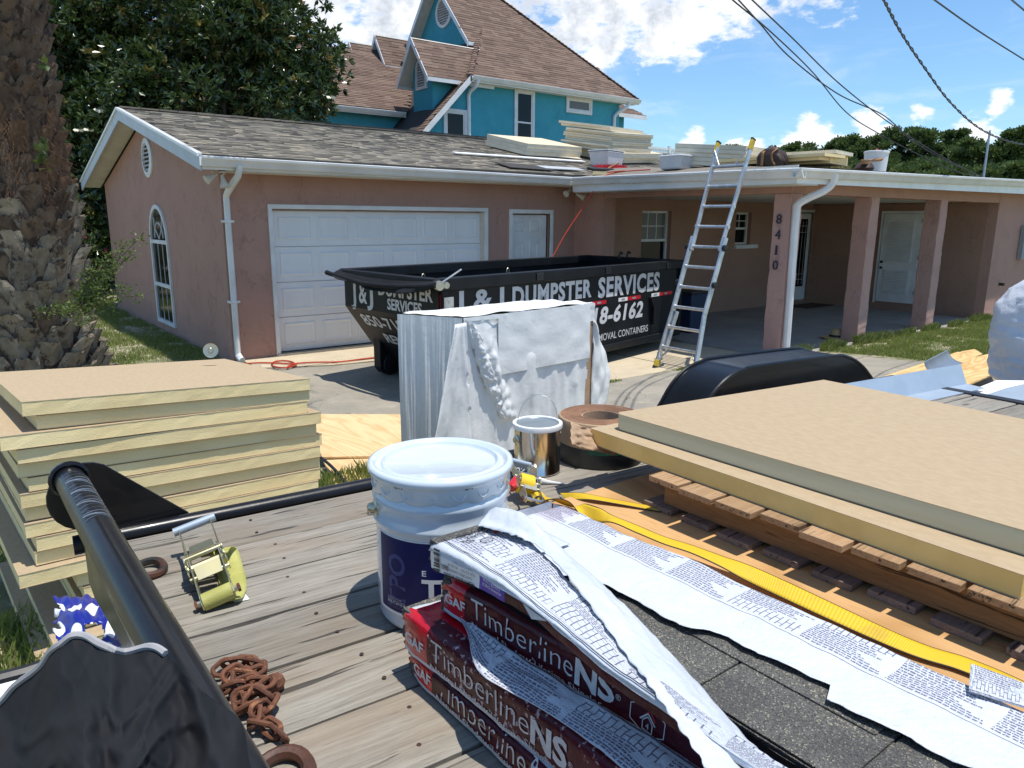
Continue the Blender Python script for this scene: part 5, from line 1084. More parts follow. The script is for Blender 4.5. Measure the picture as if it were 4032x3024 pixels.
tag(MB().box((0, 0, 0), (.62, .16, .05), M4=slope_frame(9.95, 10.45, R(4), .03)).build('tool_tray', 'tool_black', None, bevel=.01), 'black tool lying on the roof just above the gutter corner', 'tool')
tag(MB().box((0, 0, 0), (1.0, .28, .012), M4=slope_frame(8.75, 10.38, R(2), .03)).build('membrane_scrap', 'clear_plastic', None), 'pale scrap sheet on the roof above the gutter corner', 'sheet')
tag(MB().box((0, 0, 0), (.95, .5, .012), M4=slope_frame(7.9, 10.3, R(-4), .022)).build('bare_patch', 'roof_deck', None), 'dark bare patch where shingles have been stripped', 'roof patch')
board('foam_board', Matrix.Translation((9.45, 9.92, wz(9.5, 9.9)+.03)) @ Matrix.Rotation(R(-50), 4, 'Z'), 1.0, .3, .055, 'loose foam strip along the roof edge under the red hose', 'insulation board', GR, core='foam_yellow')
LG = thing('tool_bag', (9.62, 6.45, wz(9.6, 6.45)+.02), 'brown leather tool bag with tan straps on the roof edge right of the ladder', 'bag')
def bagp(u, v):
    th = 2*math.pi*u; c_, s_ = math.cos(th), math.sin(th); pw = lambda t: math.copysign(abs(t)**.45, t); r_ = (1-max(0, (v-.72)/.28)**2.2*.97) if v > .72 else 1; r_ *= .96+.08*math.sin(v*5)
    y = 6.45-.215*pw(c_)*r_*(1-.16*v); x = 9.66+.12*pw(s_)*r_; return (x+.014*nz((u*6, v*5, 1)), y+.014*nz((u*6, v*5, 2)), wz(9.6, 6.45)+.02+v*.29*(1-.10*abs(c_))+.012*nz((u*5, v*4, 3)))
sheet('bag_body', bagp, 28, 14, 'leather_brown', LG, 0)
for yo, w in ((.07, .045), (-.14, .03)): sheet('strap', (lambda u, v, yo=yo, w=w: (9.66-.132+.06*sstep(.75, 1, u), 6.45+yo+w*(v-.5)+.06*math.sin(u*3)*(1 if yo < 0 else 0), wz(9.6, 6.45)+.03+.235*u)), 10, 2, 'leather_tan', LG, .008)
PK = thing('pail', (12.42, 6.35, 2.86), 'white pail on the far right roof edge with red tools on top', 'pail')
MB().lathe([(.165, 0), (.185, .30), (.195, .305), (.195, .335), (.18, .34), (.18, .33), (0, .325)], (12.42, 6.35, 2.80), 24).build('pail_body', 'print_white', PK); tube('tool_handle', [(12.35, 6.3, 3.15), (12.52, 6.4, 3.17)], .018, 'red_plastic', PK)
TB = thing('tool_pouch', (11.95, 6.3, 2.83), 'brown leather hammer pouch lying left of the white pail on the roof', 'tool')
MB().lathe([(.0, 0), (.12, .0), (.15, .05), (.11, .12), (.05, .15), (0, .15)], (11.98, 6.3, 2.80), 12).build('pouch', 'leather_brown', TB); tube('handle', [(11.9, 6.25, 2.95), (12.32, 6.2, 3.0)], .022, 'leather_tan', TB); box('hammer_head', (11.8, 6.2, 2.90), (12.0, 6.28, 2.97), 'leather_tan', TB, bevel=.01)
tag(tube('vent_mast', [(16.75, 6.35, 2.8), (16.75, 6.35, 3.78)], .022, 'galvanised'), 'thin galvanised service mast standing on the porch roof', 'mast')
GT = MB(); r_ = random.Random(8)
for i in range(160): x = r_.uniform(10.1, 11.4); GT.add([(x, 6.2, 2.80), (x+.01, 6.2, 2.80), (x+r_.uniform(-.12, .12), 6.2+r_.uniform(-.1, .1), 2.80+r_.uniform(.03, .16))], [(0, 1, 2)])
tag(GT.build('dry_grass', 'grass_dry'), 'dry grass stalks on the porch roof edge', 'grass', kind='stuff')

# ================================================================== hose, wires
hp = [on(1335, 1425, 'z', .03), on(1420, 1422, 'z', .03), on(1300, 1428, 'z', .03)]
hz = .035
pts = [on(960, 1432, 'z', hz), on(1040, 1428, 'z', hz)]+[on(1115+45*math.cos(a), 1434+14*math.sin(a), 'z', hz) for a in [i*.6 for i in range(24)]]+[on(1160, 1432, 'z', hz), on(1240, 1426, 'z', hz), on(1340, 1424, 'z', hz), on(1474, 1408, 'z', hz), on(1600, 1400, 'z', hz)]
HS = thing('air_hose', (4, 10, 0), 'red air hose coiled by the garage door, also running up to the roof', 'hose')
tube('hose', smooth_path(pts, 4), .011, 'hose_red', HS, 6)
tube('hose', smooth_path([on(2165, 1035, 'y', 9.75), on(2185, 995, 'y', 9.75), on(2230, 915, 'y', 9.75), on(2290, 825, 'y', 9.7), on(2340, 748, 'y', 9.6), on(2375, 697, 'y', 9.45), (9.5, 9.3, wz(9.5, 9.3)+.05), (9.6, 8.7, wz(9.6, 8.7)+.05)], 8), .010, 'hose_red', HS, 6)
tube('hose', smooth_path([on(3170+a, b, 'z', .07) for a, b in ()]) if 0 else [(9.5, 9.6, wz(9.5, 9.6)+.06), (9.4, 9.1, wz(9.4, 9.1)+.07)], .011, 'hose_red', HS, 6)
def wire(px, z0, z1, r_, label, twist=0):
    "px: photo points from near to far; distance grows from z0 to z1"
    n = len(px); P_ = [far(x, y, z0+(z1-z0)*(i/(n-1))) for i, (x, y) in enumerate(px)]; sp = smooth_path(P_, 14)
    t = thing('power_line', sp[len(sp)//2], label, 'cable', group='overhead lines')
    if twist:
        for q in range(2):
            tw = []
            for i, p in enumerate(smooth_path(sp, 4)): a = i*.30+q*math.pi; tw.append(p+RT*math.cos(a)*twist+UP*math.sin(a)*twist)
            tube('strand', tw, r_, 'cable_black', t, 5)
    else: tube('strand', sp, r_, 'cable_black', t, 6)
wire([(2850, -40), (2885, 0), (3040, 130), (3200, 285), (3330, 440), (3450, 520), (3620, 610), (3760, 672), (3890, 703), (4080, 730)], 6, 18, .008, 'leftmost black overhead line curving down to the porch roof')
wire([(2880, -30), (2908, 0), (2990, 90), (3110, 225), (3300, 370), (3480, 455), (3600, 560), (3760, 650), (3900, 705), (4080, 760)], 6, 17, .0085, 'thicker black overhead line second from the left')
wire([(2935, -30), (2962, 0), (3120, 150), (3300, 325), (3480, 468), (3640, 575), (3780, 655), (3900, 708), (4060, 742)], 6, 17, .008, 'black overhead line joining the pair from above')
wire([(3465, -40), (3482, 0), (3550, 130), (3640, 265), (3740, 400), (3850, 500), (3960, 552), (4060, 570), (4200, 560)], 6, 16, .0085, 'twisted black overhead cable descending towards the pines', .012)
wire([(3640, -30), (3680, 0), (3850, 120), (4032, 235), (4200, 340)], 6, 12, .0085, 'straight black overhead line in the upper right')
wire([(3960, -25), (3985, 0), (4032, 40), (4150, 140)], 6, 9, .0085, 'short black overhead line at the top right corner')

# ================================================================== porch things
HT = thing('straw_hat', (12.0, 6.55, .055), 'straw sun hat with dark band lying on the porch floor', 'hat')
MB().lathe([(.0, .02), (.10, .02), (.20, .012), (.245, .02), (.25, .03), (.20, .03), (.115, .035), (.108, .10), (.085, .155), (.04, .175), (0, .178)], (12.02, 6.50, .055), 24).build('hat_body', 'straw', HT); MB().lathe([(.118, .04), (.115, .075)], (12.02, 6.5, .055), 24).build('hat_band', 'tool_black', HT)
tag(box('door_mat', (15.7, 9.25, .0562), (16.9, 9.85, .068), 'mat_brown', bevel=.004), 'brown door mat in front of the front door', 'mat')
BN = thing('wheelie_bin', (10.8, 8.7, .06), 'dark blue bin under the porch behind the ladder', 'bin'); MB().hexa([(10.42, 8.35, .06), (10.85, 8.35, .06), (10.85, 8.85, .06), (10.42, 8.85, .06)], [(10.36, 8.3, .75), (10.92, 8.3, .75), (10.92, 8.92, .75), (10.36, 8.92, .75)]).build('bin_body', 'bin_blue', BN, bevel=.02); box('bin_lid', (10.33, 8.27, .75), (10.95, 8.95, .81), 'tool_black', BN, bevel=.015)

# ================================================================== foam stack beside the trailer
names_ = []
GS = 'yellow foam boards stacked on the lawn'
HB = .0585; NB = 18
# left and right ends of every layer as seen, from the top board down: (left shift, right shift, front shift, twist)
lay = [(0, 0, 0, 0), (.045, .0, .015, -.3), (-.09, -.02, -.03, 1.6), (-.04, .045, -.02, .4), (-.045, .02, 0, 0), (-.015, .05, .0, .3), (-.05, .03, -.01, 0), (-.04, .03, .01, -.2), (-.05, .02, -.02, .2), (-.02, .0, -.03, 0), (-.03, .02, -.02, .6), (-.10, 0, -.07, .5), (.10, 0, -.05, -.6), (.12, .0, -.06, -.4), (.10, .02, -.08, 0), (.11, .02, -.06, .6), (-.02, .0, -.16, .4), (-.08, .0, -.14, .6)]
ords = ['topmost', 'second', 'third', 'fourth', 'fifth', 'sixth', 'seventh', 'eighth', 'ninth', 'tenth', 'eleventh', 'twelfth', 'sixth last', 'fifth last', 'fourth last', 'third last', 'second last', 'bottom']
look = {2: ', shifted out to the left', 11: ', sticking out on the left', 12: ', set back on the left', 13: ', set back on the left', 0: ', with the washer on it'}
def stack_frame(i, dl, dy, tw):
    f = 1-i/NB; e1 = Vector((1.217, .053, -.067*f)).normalized(); e2 = Vector((-.058, 1.216, -.077*f)); e2 = (e2-e1*e2.dot(e1)).normalized(); n = e1.cross(e2)
    ztop = .155+(1.289-.155)*f; P0 = Vector((.198, 3.442, ztop))+e1*dl+e2*dy; M = Matrix(((e1.x, e2.x, n.x, P0.x), (e1.y, e2.y, n.y, P0.y), (e1.z, e2.z, n.z, P0.z), (0, 0, 0, 1)))
    return M @ Matrix.Rotation(R(tw), 4, 'Z')
for i, (dl, dr, dy, tw) in enumerate(lay):
    w = 1.22+dr-dl; M4 = stack_frame(i, dl, dy, tw); mb = MB(); fz = .002; dpt = 1.22; r_ = random.Random(i)
    # slightly wavy, crumbled core edges
    nx = 26; vs = []; 
    for zq_ in (-HB+fz, -HB*.5, -fz):
        for a in range(nx+1): vs.append(Vector((w*a/nx, .0018*nz((a*.9, i, zq_*90)), zq_)))
        for a in range(1, nx+1): vs.append(Vector((w+.0018*nz((a*.9, i+50, zq_*90)), dpt*a/nx, zq_)))
        for a in range(1, nx+1): vs.append(Vector((w-w*a/nx, dpt, zq_)))
        for a in range(1, nx): vs.append(Vector((.0018*nz((a*.9, i+90, zq_*90)), dpt-dpt*a/nx, zq_)))
    q4 = 4*nx; mb.add([M4 @ p for p in vs], [(r4*q4+a, r4*q4+(a+1) % q4, (r4+1)*q4+(a+1) % q4, (r4+1)*q4+a) for r4 in (0, 1) for a in range(q4)], 'foam_yellow')
    mb.box((-.0015, -.0015, -fz), (w+.0015, dpt+.0015, 0), 'facer_tan', M4); mb.box((-.0015, -.0015, -HB), (w+.0015, dpt+.0015, -HB+fz), 'facer_tan', M4)
    tag(mb.build('foam_board', None, None), ords[i]+' yellow foam board in the stack at the left'+look.get(i, ''), 'insulation board', GS)
FW = thing('fixing_washer', on(830, 1392, 'y', 4.35), 'round galvanised washer with screw standing on the top foam board', 'washer')
c = on(830, 1388, 'y', 4.35); A = (CAM-c).normalized().to_track_quat('Z', 'Y').to_matrix()
MB().lathe([(.0, .006), (.012, .006), (.016, .001), (.026, .003), (.036, .001), (.041, .003), (.041, 0), (0, 0)], c+Vector((0, 0, .012)), 24, axis=A).build('washer_plate', 'zinc', FW); tube('screw', [c+Vector((0, 0, .012)), c+Vector((.01, .02, -.04))], .004, 'tool_black', FW, 6)
# plywood sheets on the ground behind the stack
def ply(name, pts, th, mat, label, z=None):
    p = [Vector(q) for q in pts]; return tag(MB().prism(p, (0, 0, -th)).build(name, mat, None, bevel=.002), label, 'plywood', 'plywood sheets lying on the ground')
zq = .185
ply('plywood_sheet', [(2.62, 6.60, zq), (3.55, 5.85, zq+.01), (3.2, 4.6, zq+.01), (2.20, 5.28, zq)], .018, 'plywood_pale', 'upper pale plywood sheet on the ground between foam stack and wrapped block')
ply('plywood_sheet', [(2.20, 5.26, zq-.02), (3.1, 4.75, zq-.02), (2.95, 3.6, zq-.02), (1.95, 4.35, zq-.02), (2.10, 4.9, zq-.02)], .018, 'plywood_pale', 'lower pale plywood sheet by the tuft of grass')
tag(tube('black_cable', smooth_path([(2.17, 5.25, .20), (2.13, 4.95, .215), (2.10, 4.7, .2), (2.02, 4.35, .19)], 6), .012, 'cable_black', None, 6), 'black cable lying along the edge of the plywood sheets', 'cable')
a = lambda x, y: on(x, y, 'z', .40)
sheetsR = [[(3400, 1508), (3772, 1384), (3800, 1396), (3560, 1500)], [(3440, 1506), (3790, 1382), (3838, 1374), (3868, 1392), (3560, 1525)], [(3500, 1520), (3830, 1408), (3925, 1385), (3960, 1450), (3800, 1520)]]
for i, s4 in enumerate(sheetsR):
    pp = [on(x, y, 'z', .36+.02*i) for x, y in s4]; ply('plywood_sheet', pp, .018, 'plywood_yellow', ['farthest', 'middle', 'nearest'][i]+' of the yellow plywood sheets beyond the trailer on the right')
for i in range(3): box('support_block', (4.6+i*1.5, 2.3+.12*i, .0), (4.7+i*1.5, 2.6+.12*i, .34), 'pallet_wood').hide_render = False
for o, w_ in zip([o for o in COL.objects if o.name.startswith('support_block')], ('nearest to the trailer', 'in the middle', 'farthest from the trailer')): tag(o, 'timber block under the yellow plywood sheets, '+w_, 'timber', 'timber blocks under the plywood')

# ================================================================== wrapped foam block
BK = thing('wrapped_foam_block', (3, 4, .15), 'tall block of foam boards in torn white plastic wrap behind the trailer', 'wrapped block')
FL = on(1822, 1252, 'z', 1.43); FR = on(2340, 1193, 'z', 1.43); BL = on(1566, 1236, 'z', 1.43); BR = BL+(FR-FL)
BR = BL+(FR-FL)*1.0
ex = (FR-FL); ey = (BL-FL); Z0, Z1 = .16, 1.43; ez = Vector((0, 0, Z1-Z0)); nrmF = ex.cross(ez).normalized(); nrmL = -ey.cross(ez).normalized()
if nrmF.dot(CAM-FL) < 0: nrmF = -nrmF
if nrmL.dot(CAM-FL) < 0: nrmL = -nrmL
down = Vector((0, 0, Z0-Z1))
mb = MB(); q = .018
core = [FL-nrmF*q-nrmL*q, FR-nrmF*q, BR, BL-nrmL*q]
MB().hexa([p+down for p in core], [p-Vector((0, 0, .012)) for p in core]).build('foam_core', 'block_yellow', BK)
def side_fold(u, v):   # left face: vertical pleats over the board edges
    p = FL+ey*u+down*v; a = .014*nz((u*9+v*.9, v*.8, 1))+.007*nz((u*30-v*1.6, v*.9, 2))+.0035*nz((u*80+v*2, v*1.6, 4)); return p+nrmL*(a*(.35+.65*min(1, v*5))+.006)
sheet('side_wrap', side_fold, 110, 30, 'block_wrap_shaded', BK)
def front_fold(u, v):
    p = FL+ex*u+down*v; w = 0
    w += .014*nz((u*6+v, v*1.1, 5))+.009*nz((u*17-v*2, v*2.2, 6))+.004*nz((u*44, v*5, 9)); f = math.exp(-((u-.10-v*.35)/.05)**2)*.035*(v < .55)*sstep(.02, .2, v); w += f*(1+.9*nz((u*30, v*26, 7)))
    w += .010*math.exp(-((u-.33)/.03)**2)*sstep(.2, .3, v)*(v < .5)+.018*math.exp(-((u-.45-(.5-v)*.1)/.05)**2)*sstep(.18, .25, v)*(1-sstep(.42, .55, v)); w += .010*math.exp(-((u-.88+v*.1)/.03)**2)*(1-sstep(.4, .55, v))*(1+nz((u*20, v*24, 3)))+.004*nz((u*30, v*9, 2))
    w += .004*math.sin(v*130)*math.exp(-v*22)
    return p+nrmF*(w+.006)
sheet('front_wrap', front_fold, 90, 70, 'block_wrap', BK, mask=lambda u, v: u < .945-.02*v+.012*nz((v*9, 2, 1)) or v < .10)
MB().hexa([FL+ex*.93+down+nrmF*-.004, FR+down+nrmF*-.004, FR+down-nrmF*.02, FL+ex*.93+down-nrmF*.02], [FL+ex*.93+nrmF*-.004, FR+nrmF*-.004, FR-nrmF*.02, FL+ex*.93-nrmF*.02]).build('cardboard_edge', 'kraft_paper', BK)
sheet('top_wrap', lambda u, v: FL+ex*u+ey*v+Vector((0, 0, .006+.012*nz((u*6, v*5, 4))-.02*(max(0, v-.9)*4)**2)), 40, 24, 'block_wrap', BK, mask=lambda u, v: not (u < .03 and v > .90))
sheet('top_flap', lambda u, v: FL+ex*(.02+.93*u)+down*(.30+.17*u*0+.005)*v+nrmF*(.014+.006*nz((u*8, v*4, 9))+.010*v), 50, 16, 'block_wrap', BK, mask=lambda u, v: .22 < u or v < .05)
def tail(u, v):   # loose wrap hanging in front of the left corner
    x = -.10-.30*v*(1-u)+.42*u*(.25+.75*min(1, v*1.1)); p = FL+ex*(x*.9+.04)+down*(.02+.98*v); return p+nrmF*(.028+.035*math.sin(u*9+v*3)*v+.012*nz((u*9, v*6, 3)))+nrmL*.04*(1-u)
sheet('loose_wrap', tail, 36, 46, 'block_wrap', BK, .002, mask=lambda u, v: u < .62-.12*v+.05*nz((v*9, 0, 2)))
def bunch(u, v):
    c_ = FL+ex*(.04+.22*v)+down*(.03+.50*v); r_ = .018+.030*v*(1-v)*4*.6; th = math.pi*(u*1.1-.55); return c_+ex.normalized()*r_*math.sin(th)*1.5+nrmF*(r_*math.cos(th)+.012+.018*nz((u*4+v*6, v*12, 8))+.012*nz((u*9-v*9, v*30, 4))+.006*nz((u*20, v*70, 5)))
sheet('bunched_wrap', bunch, 20, 60, 'block_wrap', BK)
def rfl(u, v):    # torn wing hanging beyond the right edge
    e = FR+down*(.10+.90*v); wid = (.02+.25*math.sin(math.pi*min(1, v*1.25))**.8)*(1 if v < .8 else 1) + .06*v; return e+ex.normalized()*(u*wid-.012)+nrmF*(.008+.03*math.sin(u*5)*(1-v)+.02*nz((u*5, v*9, 2)))-nrmF*.05*u
sheet('torn_wing', rfl, 14, 50, 'block_wrap', BK, .002, mask=lambda u, v: u < 1-.08*abs(nz((v*25, 1, 1))))

# ================================================================== trailer
TA = R(-4); TT = Vector((math.cos(TA), math.sin(TA), 0)); TN = Vector((-math.sin(TA), math.cos(TA), 0)); TO = Vector((0, 2.128, 0)); ZD = 1.165
def tp(a, b, z): return TO+TT*a+TN*b+Vector((0, 0, z))
TR = thing('flatbed_trailer', tp(2, -1, 0), 'black utility trailer with weathered grey plank deck loaded with roofing material', 'trailer', TA)
rngs = random.Random(21)
bq = -.022; pw = .2; n = 0; pb = []
while bq > -2.1:
    pb.append((bq-pw+.009, bq)); bq -= pw
for i, (b0, b1) in enumerate(pb):
    me = MB(); Lp = 3.80; dz = rngs.uniform(-.0025, .0025); nn = 40
    # slightly bowed and split edge plank, modelled in its own coordinates
    vs = []
    for j in range(nn+1):
        x = Lp*j/nn; e0 = .0022*nz((x*2.2, i, 0)); e1 = .0022*nz((x*2.2, i, 7)); zc = .0018*nz((x*1.3, i, 3)); wd = b1-b0
        for (yy, zz) in ((e0, -.038), (e0, -.003), (.004+e0, zc), (wd*.5, zc+.0008), (wd-.004+e1, zc), (wd+e1, -.003), (wd+e1, -.038)): vs.append((x, yy, zz))
    fs = [(j*7+k2, j*7+(k2+1) % 7, (j+1)*7+(k2+1) % 7, (j+1)*7+k2) for j in range(nn) for k2 in range(7)]+[tuple(range(6, -1, -1)), tuple(nn*7+k2 for k2 in range(7))]
    fs = [tuple(reversed(f)) for f in fs]
    o = me.add(vs, fs).build('deck_plank', 'deck_wood'); o.parent = TR; o.matrix_parent_inverse = world_of(TR).inverted(); o.location = tp(.245, b0, ZD+dz); o.rotation_euler = (0, 0, TA)
sc = MB()
for i, (b0, b1) in enumerate(pb):
    for a_ in (.62, 1.2, 2.2, 3.2):
        for f_ in (.25, .75): c = tp(a_+rngs.uniform(-.02, .02), b0+(b1-b0)*f_, ZD+.002); sc.lathe([(.0045, 0), (.004, .0008), (0, .001)], c, 8)
sc.build('deck_screws', 'rust_black', TR, kind='stuff')
MB().tube([tp(.19, .012, ZD-.0), tp(4.08, .012, ZD-.0)], .026, 12).build('side_rail', 'black_gloss', TR)
MB().hexa([tp(.23, -.012, ZD-.14), tp(4.08, -.012, ZD-.14), tp(4.08, .03, ZD-.14), tp(.23, .03, ZD-.14)], [tp(.23, -.012, ZD-.03), tp(4.08, -.012, ZD-.03), tp(4.08, .03, ZD-.03), tp(.23, .03, ZD-.03)]).build('frame_rail', 'black_steel', TR)
MB().hexa([tp(.2, -2.15, ZD-.14), tp(4.08, -2.15, ZD-.14), tp(4.08, -2.11, ZD-.14), tp(.2, -2.11, ZD-.14)], [tp(.2, -2.15, ZD+.01), tp(4.08, -2.15, ZD+.01), tp(4.08, -2.11, ZD+.01), tp(.2, -2.11, ZD+.01)]).build('frame_rail', 'black_steel', TR)
for a_ in (1.2, 2.2, 3.2, 4.0): MB().hexa([tp(a_, -2.1, ZD-.13), tp(a_+.06, -2.1, ZD-.13), tp(a_+.06, -.02, ZD-.13), tp(a_, -.02, ZD-.13)], [tp(a_, -2.1, ZD-.042), tp(a_+.06, -2.1, ZD-.042), tp(a_+.06, -.02, ZD-.042), tp(a_, -.02, ZD-.042)]).build('cross_member', 'black_steel', TR)
p0, p1, p2, p3 = on(3800, 1543, 'z', ZD), on(4060, 1590, 'z', ZD), on(4060, 1580, 'z', ZD), on(3805, 1535, 'z', ZD)
MB().hexa([tp(4.05, -2.1, ZD-.04), tp(4.11, -2.1, ZD-.04), tp(4.11, .0, ZD-.04), tp(4.05, 0, ZD-.04)], [tp(4.05, -2.1, ZD+.008), tp(4.11, -2.1, ZD+.008), tp(4.11, .0, ZD+.008), tp(4.05, 0, ZD+.008)]).build('tail_beam', 'black_steel', TR, bevel=.004)
# front rail: tube on a shaped end plate, with a sheet steel panel below it
MB().tube([(.202, 2.135, 1.345), (.205, 1.5, 1.345), (.208, .9, 1.345), (.21, .05, 1.345)], .036, 20).build('front_tube', 'black_gloss', TR)
tube('weld_bead', [(.202+.042*math.cos(q2), 2.128, 1.345+.042*math.sin(q2)) for q2 in [i*math.pi/9 for i in range(18)]], .008, 'black_gloss', TR, 6, closed=True)
arc = [(.236+.092*math.cos(t_), 1.288+.092*math.sin(t_)) for t_ in [R(58+i*(252/16)) for i in range(17)]]
arc = [(x, max(z, 1.19)) if x > .25 and z < 1.2 else (x, z) for x, z in arc]
MB().prism([(x, 2.136, z) for x, z in arc]+[(.25, 2.136, 1.17), (.474, 2.136, 1.172), (.483, 2.136, 1.182)], (0, .01, 0)).build('end_plate', 'black_gloss', TR, bevel=.002)
MB().prism([(.202, 2.0, 1.32), (.202, .05, 1.32), (.202, .05, 1.26), (.202, 1.2, 1.19), (.202, 1.55, 1.148), (.202, 1.93, 1.10), (.202, 2.0, 1.11)], (.006, 0, 0)).build('front_panel', 'black_gloss', TR)
sc = MB()
for i in range(26):  # wire scratches around the tube
    y = 2.06-i*.014-.004*nz((i, 0, 0)); sc.tube([(.203+.0366*math.cos(t_), y+.012*math.sin(t_*1.2+i), 1.345+.0366*math.sin(t_)) for t_ in [R(20+k2*12) for k2 in range(10)]], .0006, 3)
sc.build('tube_scratches', 'aluminium', TR, kind='stuff')
for c in ((.306, 1.84, ZD+.012), (.318, .985, ZD+.012)):
    rr2 = .040 if c[1] > 1.5 else .042
    tube('tie_ring', [(c[0]+rr2*math.cos(t_), c[1]+rr2*1.0*math.sin(t_), c[2]+.004*math.sin(2*t_)) for t_ in [i*math.pi/12 for i in range(24)]], .010 if c[1] > 1.5 else .012, 'rust_black', TR, 8, closed=True)
    box('ring_bracket', (c[0]-.075, c[1]-.02, ZD-.002), (c[0]-.03, c[1]+.02, ZD+.018), 'rust_black', TR, bevel=.004)
# fender over the far wheels
def fpt(a, b, z): return Vector((0, 1.965, 0))+TT*a+TN*b+Vector((0, 0, z))
fa = [(2.44, .93), (2.46, 1.14), (2.50, 1.21), (2.56, 1.285), (2.64, 1.34), (2.74, 1.368), (2.84, 1.376), (3.40, 1.368), (3.52, 1.352), (3.62, 1.315), (3.72, 1.25), (3.80, 1.16), (3.84, .93)]
fa = smooth_path([(x, 0, z) for x, z in fa], 4); FB = .24; fo = Vector((0, .115, 0))
FD = MB(); n = len(fa)
vs = [fpt(p.x, .0, p.z)+fo for p in fa]+[fpt(p.x, FB, p.z)+fo for p in fa]; FD.add(vs, [(i, i+1, n+i+1, n+i) for i in range(n-1)], None, True)
fd_ = FD.build('fender_top', 'black_gloss', TR, autosmooth=30)
MB().prism([fpt(p.x, .0, p.z)+fo for p in fa], TN*.004).build('fender_side', 'black_gloss', TR); MB().prism([fpt(p.x, FB-.004, p.z)+fo for p in fa], TN*.004).build('fender_side', 'black_gloss', TR)
for b in (0, FB): tube('fender_bead', [fpt(p.x, b, p.z+.003)+fo for p in fa[2:-2]], .008, 'black_gloss', TR, 8)
for a_ in (2.82, 3.46): MB().lathe([(.12, -.1), (.30, -.095), (.34, -.05), (.34, .05), (.30, .095), (.12, .1)], fpt(a_, .13, .49)+fo, 32, axis=Matrix.Rotation(TA, 3, 'Z') @ Matrix.Rotation(R(90), 3, 'X')).build('wheel', 'black_rubber', TR)

# ================================================================== adhesive pail
PCX2, PCY2 = .802, 1.286
PL = thing('adhesive_pail', (PCX2, PCY2, ZD), 'large pale blue white steel pail with navy TPO bonding adhesive label', 'pail')
zz = ZD+.002; r0 = .1405
body = [(0, 0), (.128, 0), (.136, .004), (.1385, .012), (.1365, .02), (.139, .03), (r0, .05), (r0, .205), (.1425, .210), (.1465, .216), (.1475, .222), (.1455, .229), (.1415, .236), (.1405, .25), (.1425, .255), (.1465, .261), (.147, .267), (.1455, .274), (.1405, .279), (.1405, .315), (.144, .325)]
body = [(0, 0), (.128, 0), (.136, .004), (.1385, .012), (.1365, .02), (.139, .03), (r0, .05), (r0, .212), (.143, .219), (.1475, .226), (.1475, .232), (.1435, .24), (.1425, .262), (.146, .269), (.147, .275), (.1445, .282), (.1415, .286), (.1415, .32)]
MB().lathe(body, (PCX2, PCY2, zz), 96).build('pail_body', 'pail_white', PL, autosmooth=50)
vs = []; lid = [(.1425, .290), (.1478, .297), (.1478, .318), (.1500, .322), (.1545, .327), (.1560, .334), (.1540, .341), (.148, .3435), (.141, .3425), (.1375, .334), (.133, .3315), (.128, .3335), (.1255, .339), (.1225, .3395), (.119, .333), (.116, .3315), (0, .3325)]
lidm = MB(); n = 96
for (r_, z) in lid:
    for j in range(n):
        th = 2*math.pi*j/n; dr = 0; dz_ = 0
        if z < .31: dz_ = -.0035*abs(math.cos(th*8))**.5*0+(-.010*(abs(math.sin(th*7))**.6)+.005 if z < .295 else 0)
        vs.append((PCX2+(r_+dr)*math.cos(th), PCY2+(r_+dr)*math.sin(th), zz+z+dz_))
lidm.add(vs, [(i*n+j, i*n+(j+1) % n, (i+1)*n+(j+1) % n, (i+1)*n+j) for i in range(len(lid)-1) for j in range(n)], None, True).build('pail_lid', 'pail_white', PL, autosmooth=60)
PHC = math.atan2(-PCY2, -PCX2)
def cyl(phi0, z0, rr_=.0005, rot=0, r_=None):
    rr0 = (r_ or r0)+rr_
    def fn(x, y):
        if rot: x, y = -y, x
        ph = phi0+x/rr0; return (PCX2+rr0*math.cos(ph), PCY2+rr0*math.sin(ph), z0+y)
    return fn
def band(name, ph0, ph1, z0, z1, mat, rr_=.0004, ns=60):
    f_ = cyl(ph0, z0, rr_); W_ = (ph1-ph0)*r0
    return sheet(name, lambda u, v: f_(u*W_, v*(z1-z0)), ns, 1, mat, PL)
band('label', PHC-R(69), PHC+R(115), zz+.036, zz+.209, 'print_white', .0002, 90); band('label_field', PHC-R(64), PHC+R(115), zz+.043, zz+.207, 'label_navy', .0006, 90)
band('label_band', PHC-R(1), PHC+R(25), zz+.15, zz+.207, 'label_red', .0010, 20)
for i in range(8):
    ph = PHC-R(70)+i*R(21); f_ = cyl(ph, zz+.3, .0079, r_=.1405)
    text('lug_mark', '0', cyl(ph-.02, zz+.2985, .0078+.0006), 'pail_white', PL, size=.01, fit=.0075, fith=.007)
    tube('lug', [cyl(ph-.09+.18*q2, zz+.3105-.012*math.sin(math.pi*q2)**.6, .0076)(0, 0) for q2 in [k2/12 for k2 in range(13)]], .0011, 'pail_white', PL, 6)
for ph_, w_ in ((-38, 12), (18, 10), (-62, 6)):
    for q2 in range(9): band('chipped_paint', PHC+R(ph_+q2*w_/9), PHC+R(ph_+(q2+.6+.3*math.sin(q2*9))*w_/9), zz+.3205+.0015*math.sin(q2*5), zz+.3245+.002*math.cos(q2*7), 'black_steel', .0102, 3) if q2 < 6 else None
text('lettering', 'TPO', cyl(PHC-R(33), zz+.055, .0012, 1), 'label_mauve', PL, size=.06, bold=.02, fit=.118, fith=.045, cut=.01)
wf = dict(cut=.008)
text('lettering', 'E', cyl(PHC-R(17), zz+.137, .0012), 'print_white', PL, fit=.009, fith=.012, bold=.02); text('lettering', 'TPO', cyl(PHC-R(17.5), zz+.092, .0012), 'print_white', PL, fit=.12, fith=.038, bold=.04, **wf)
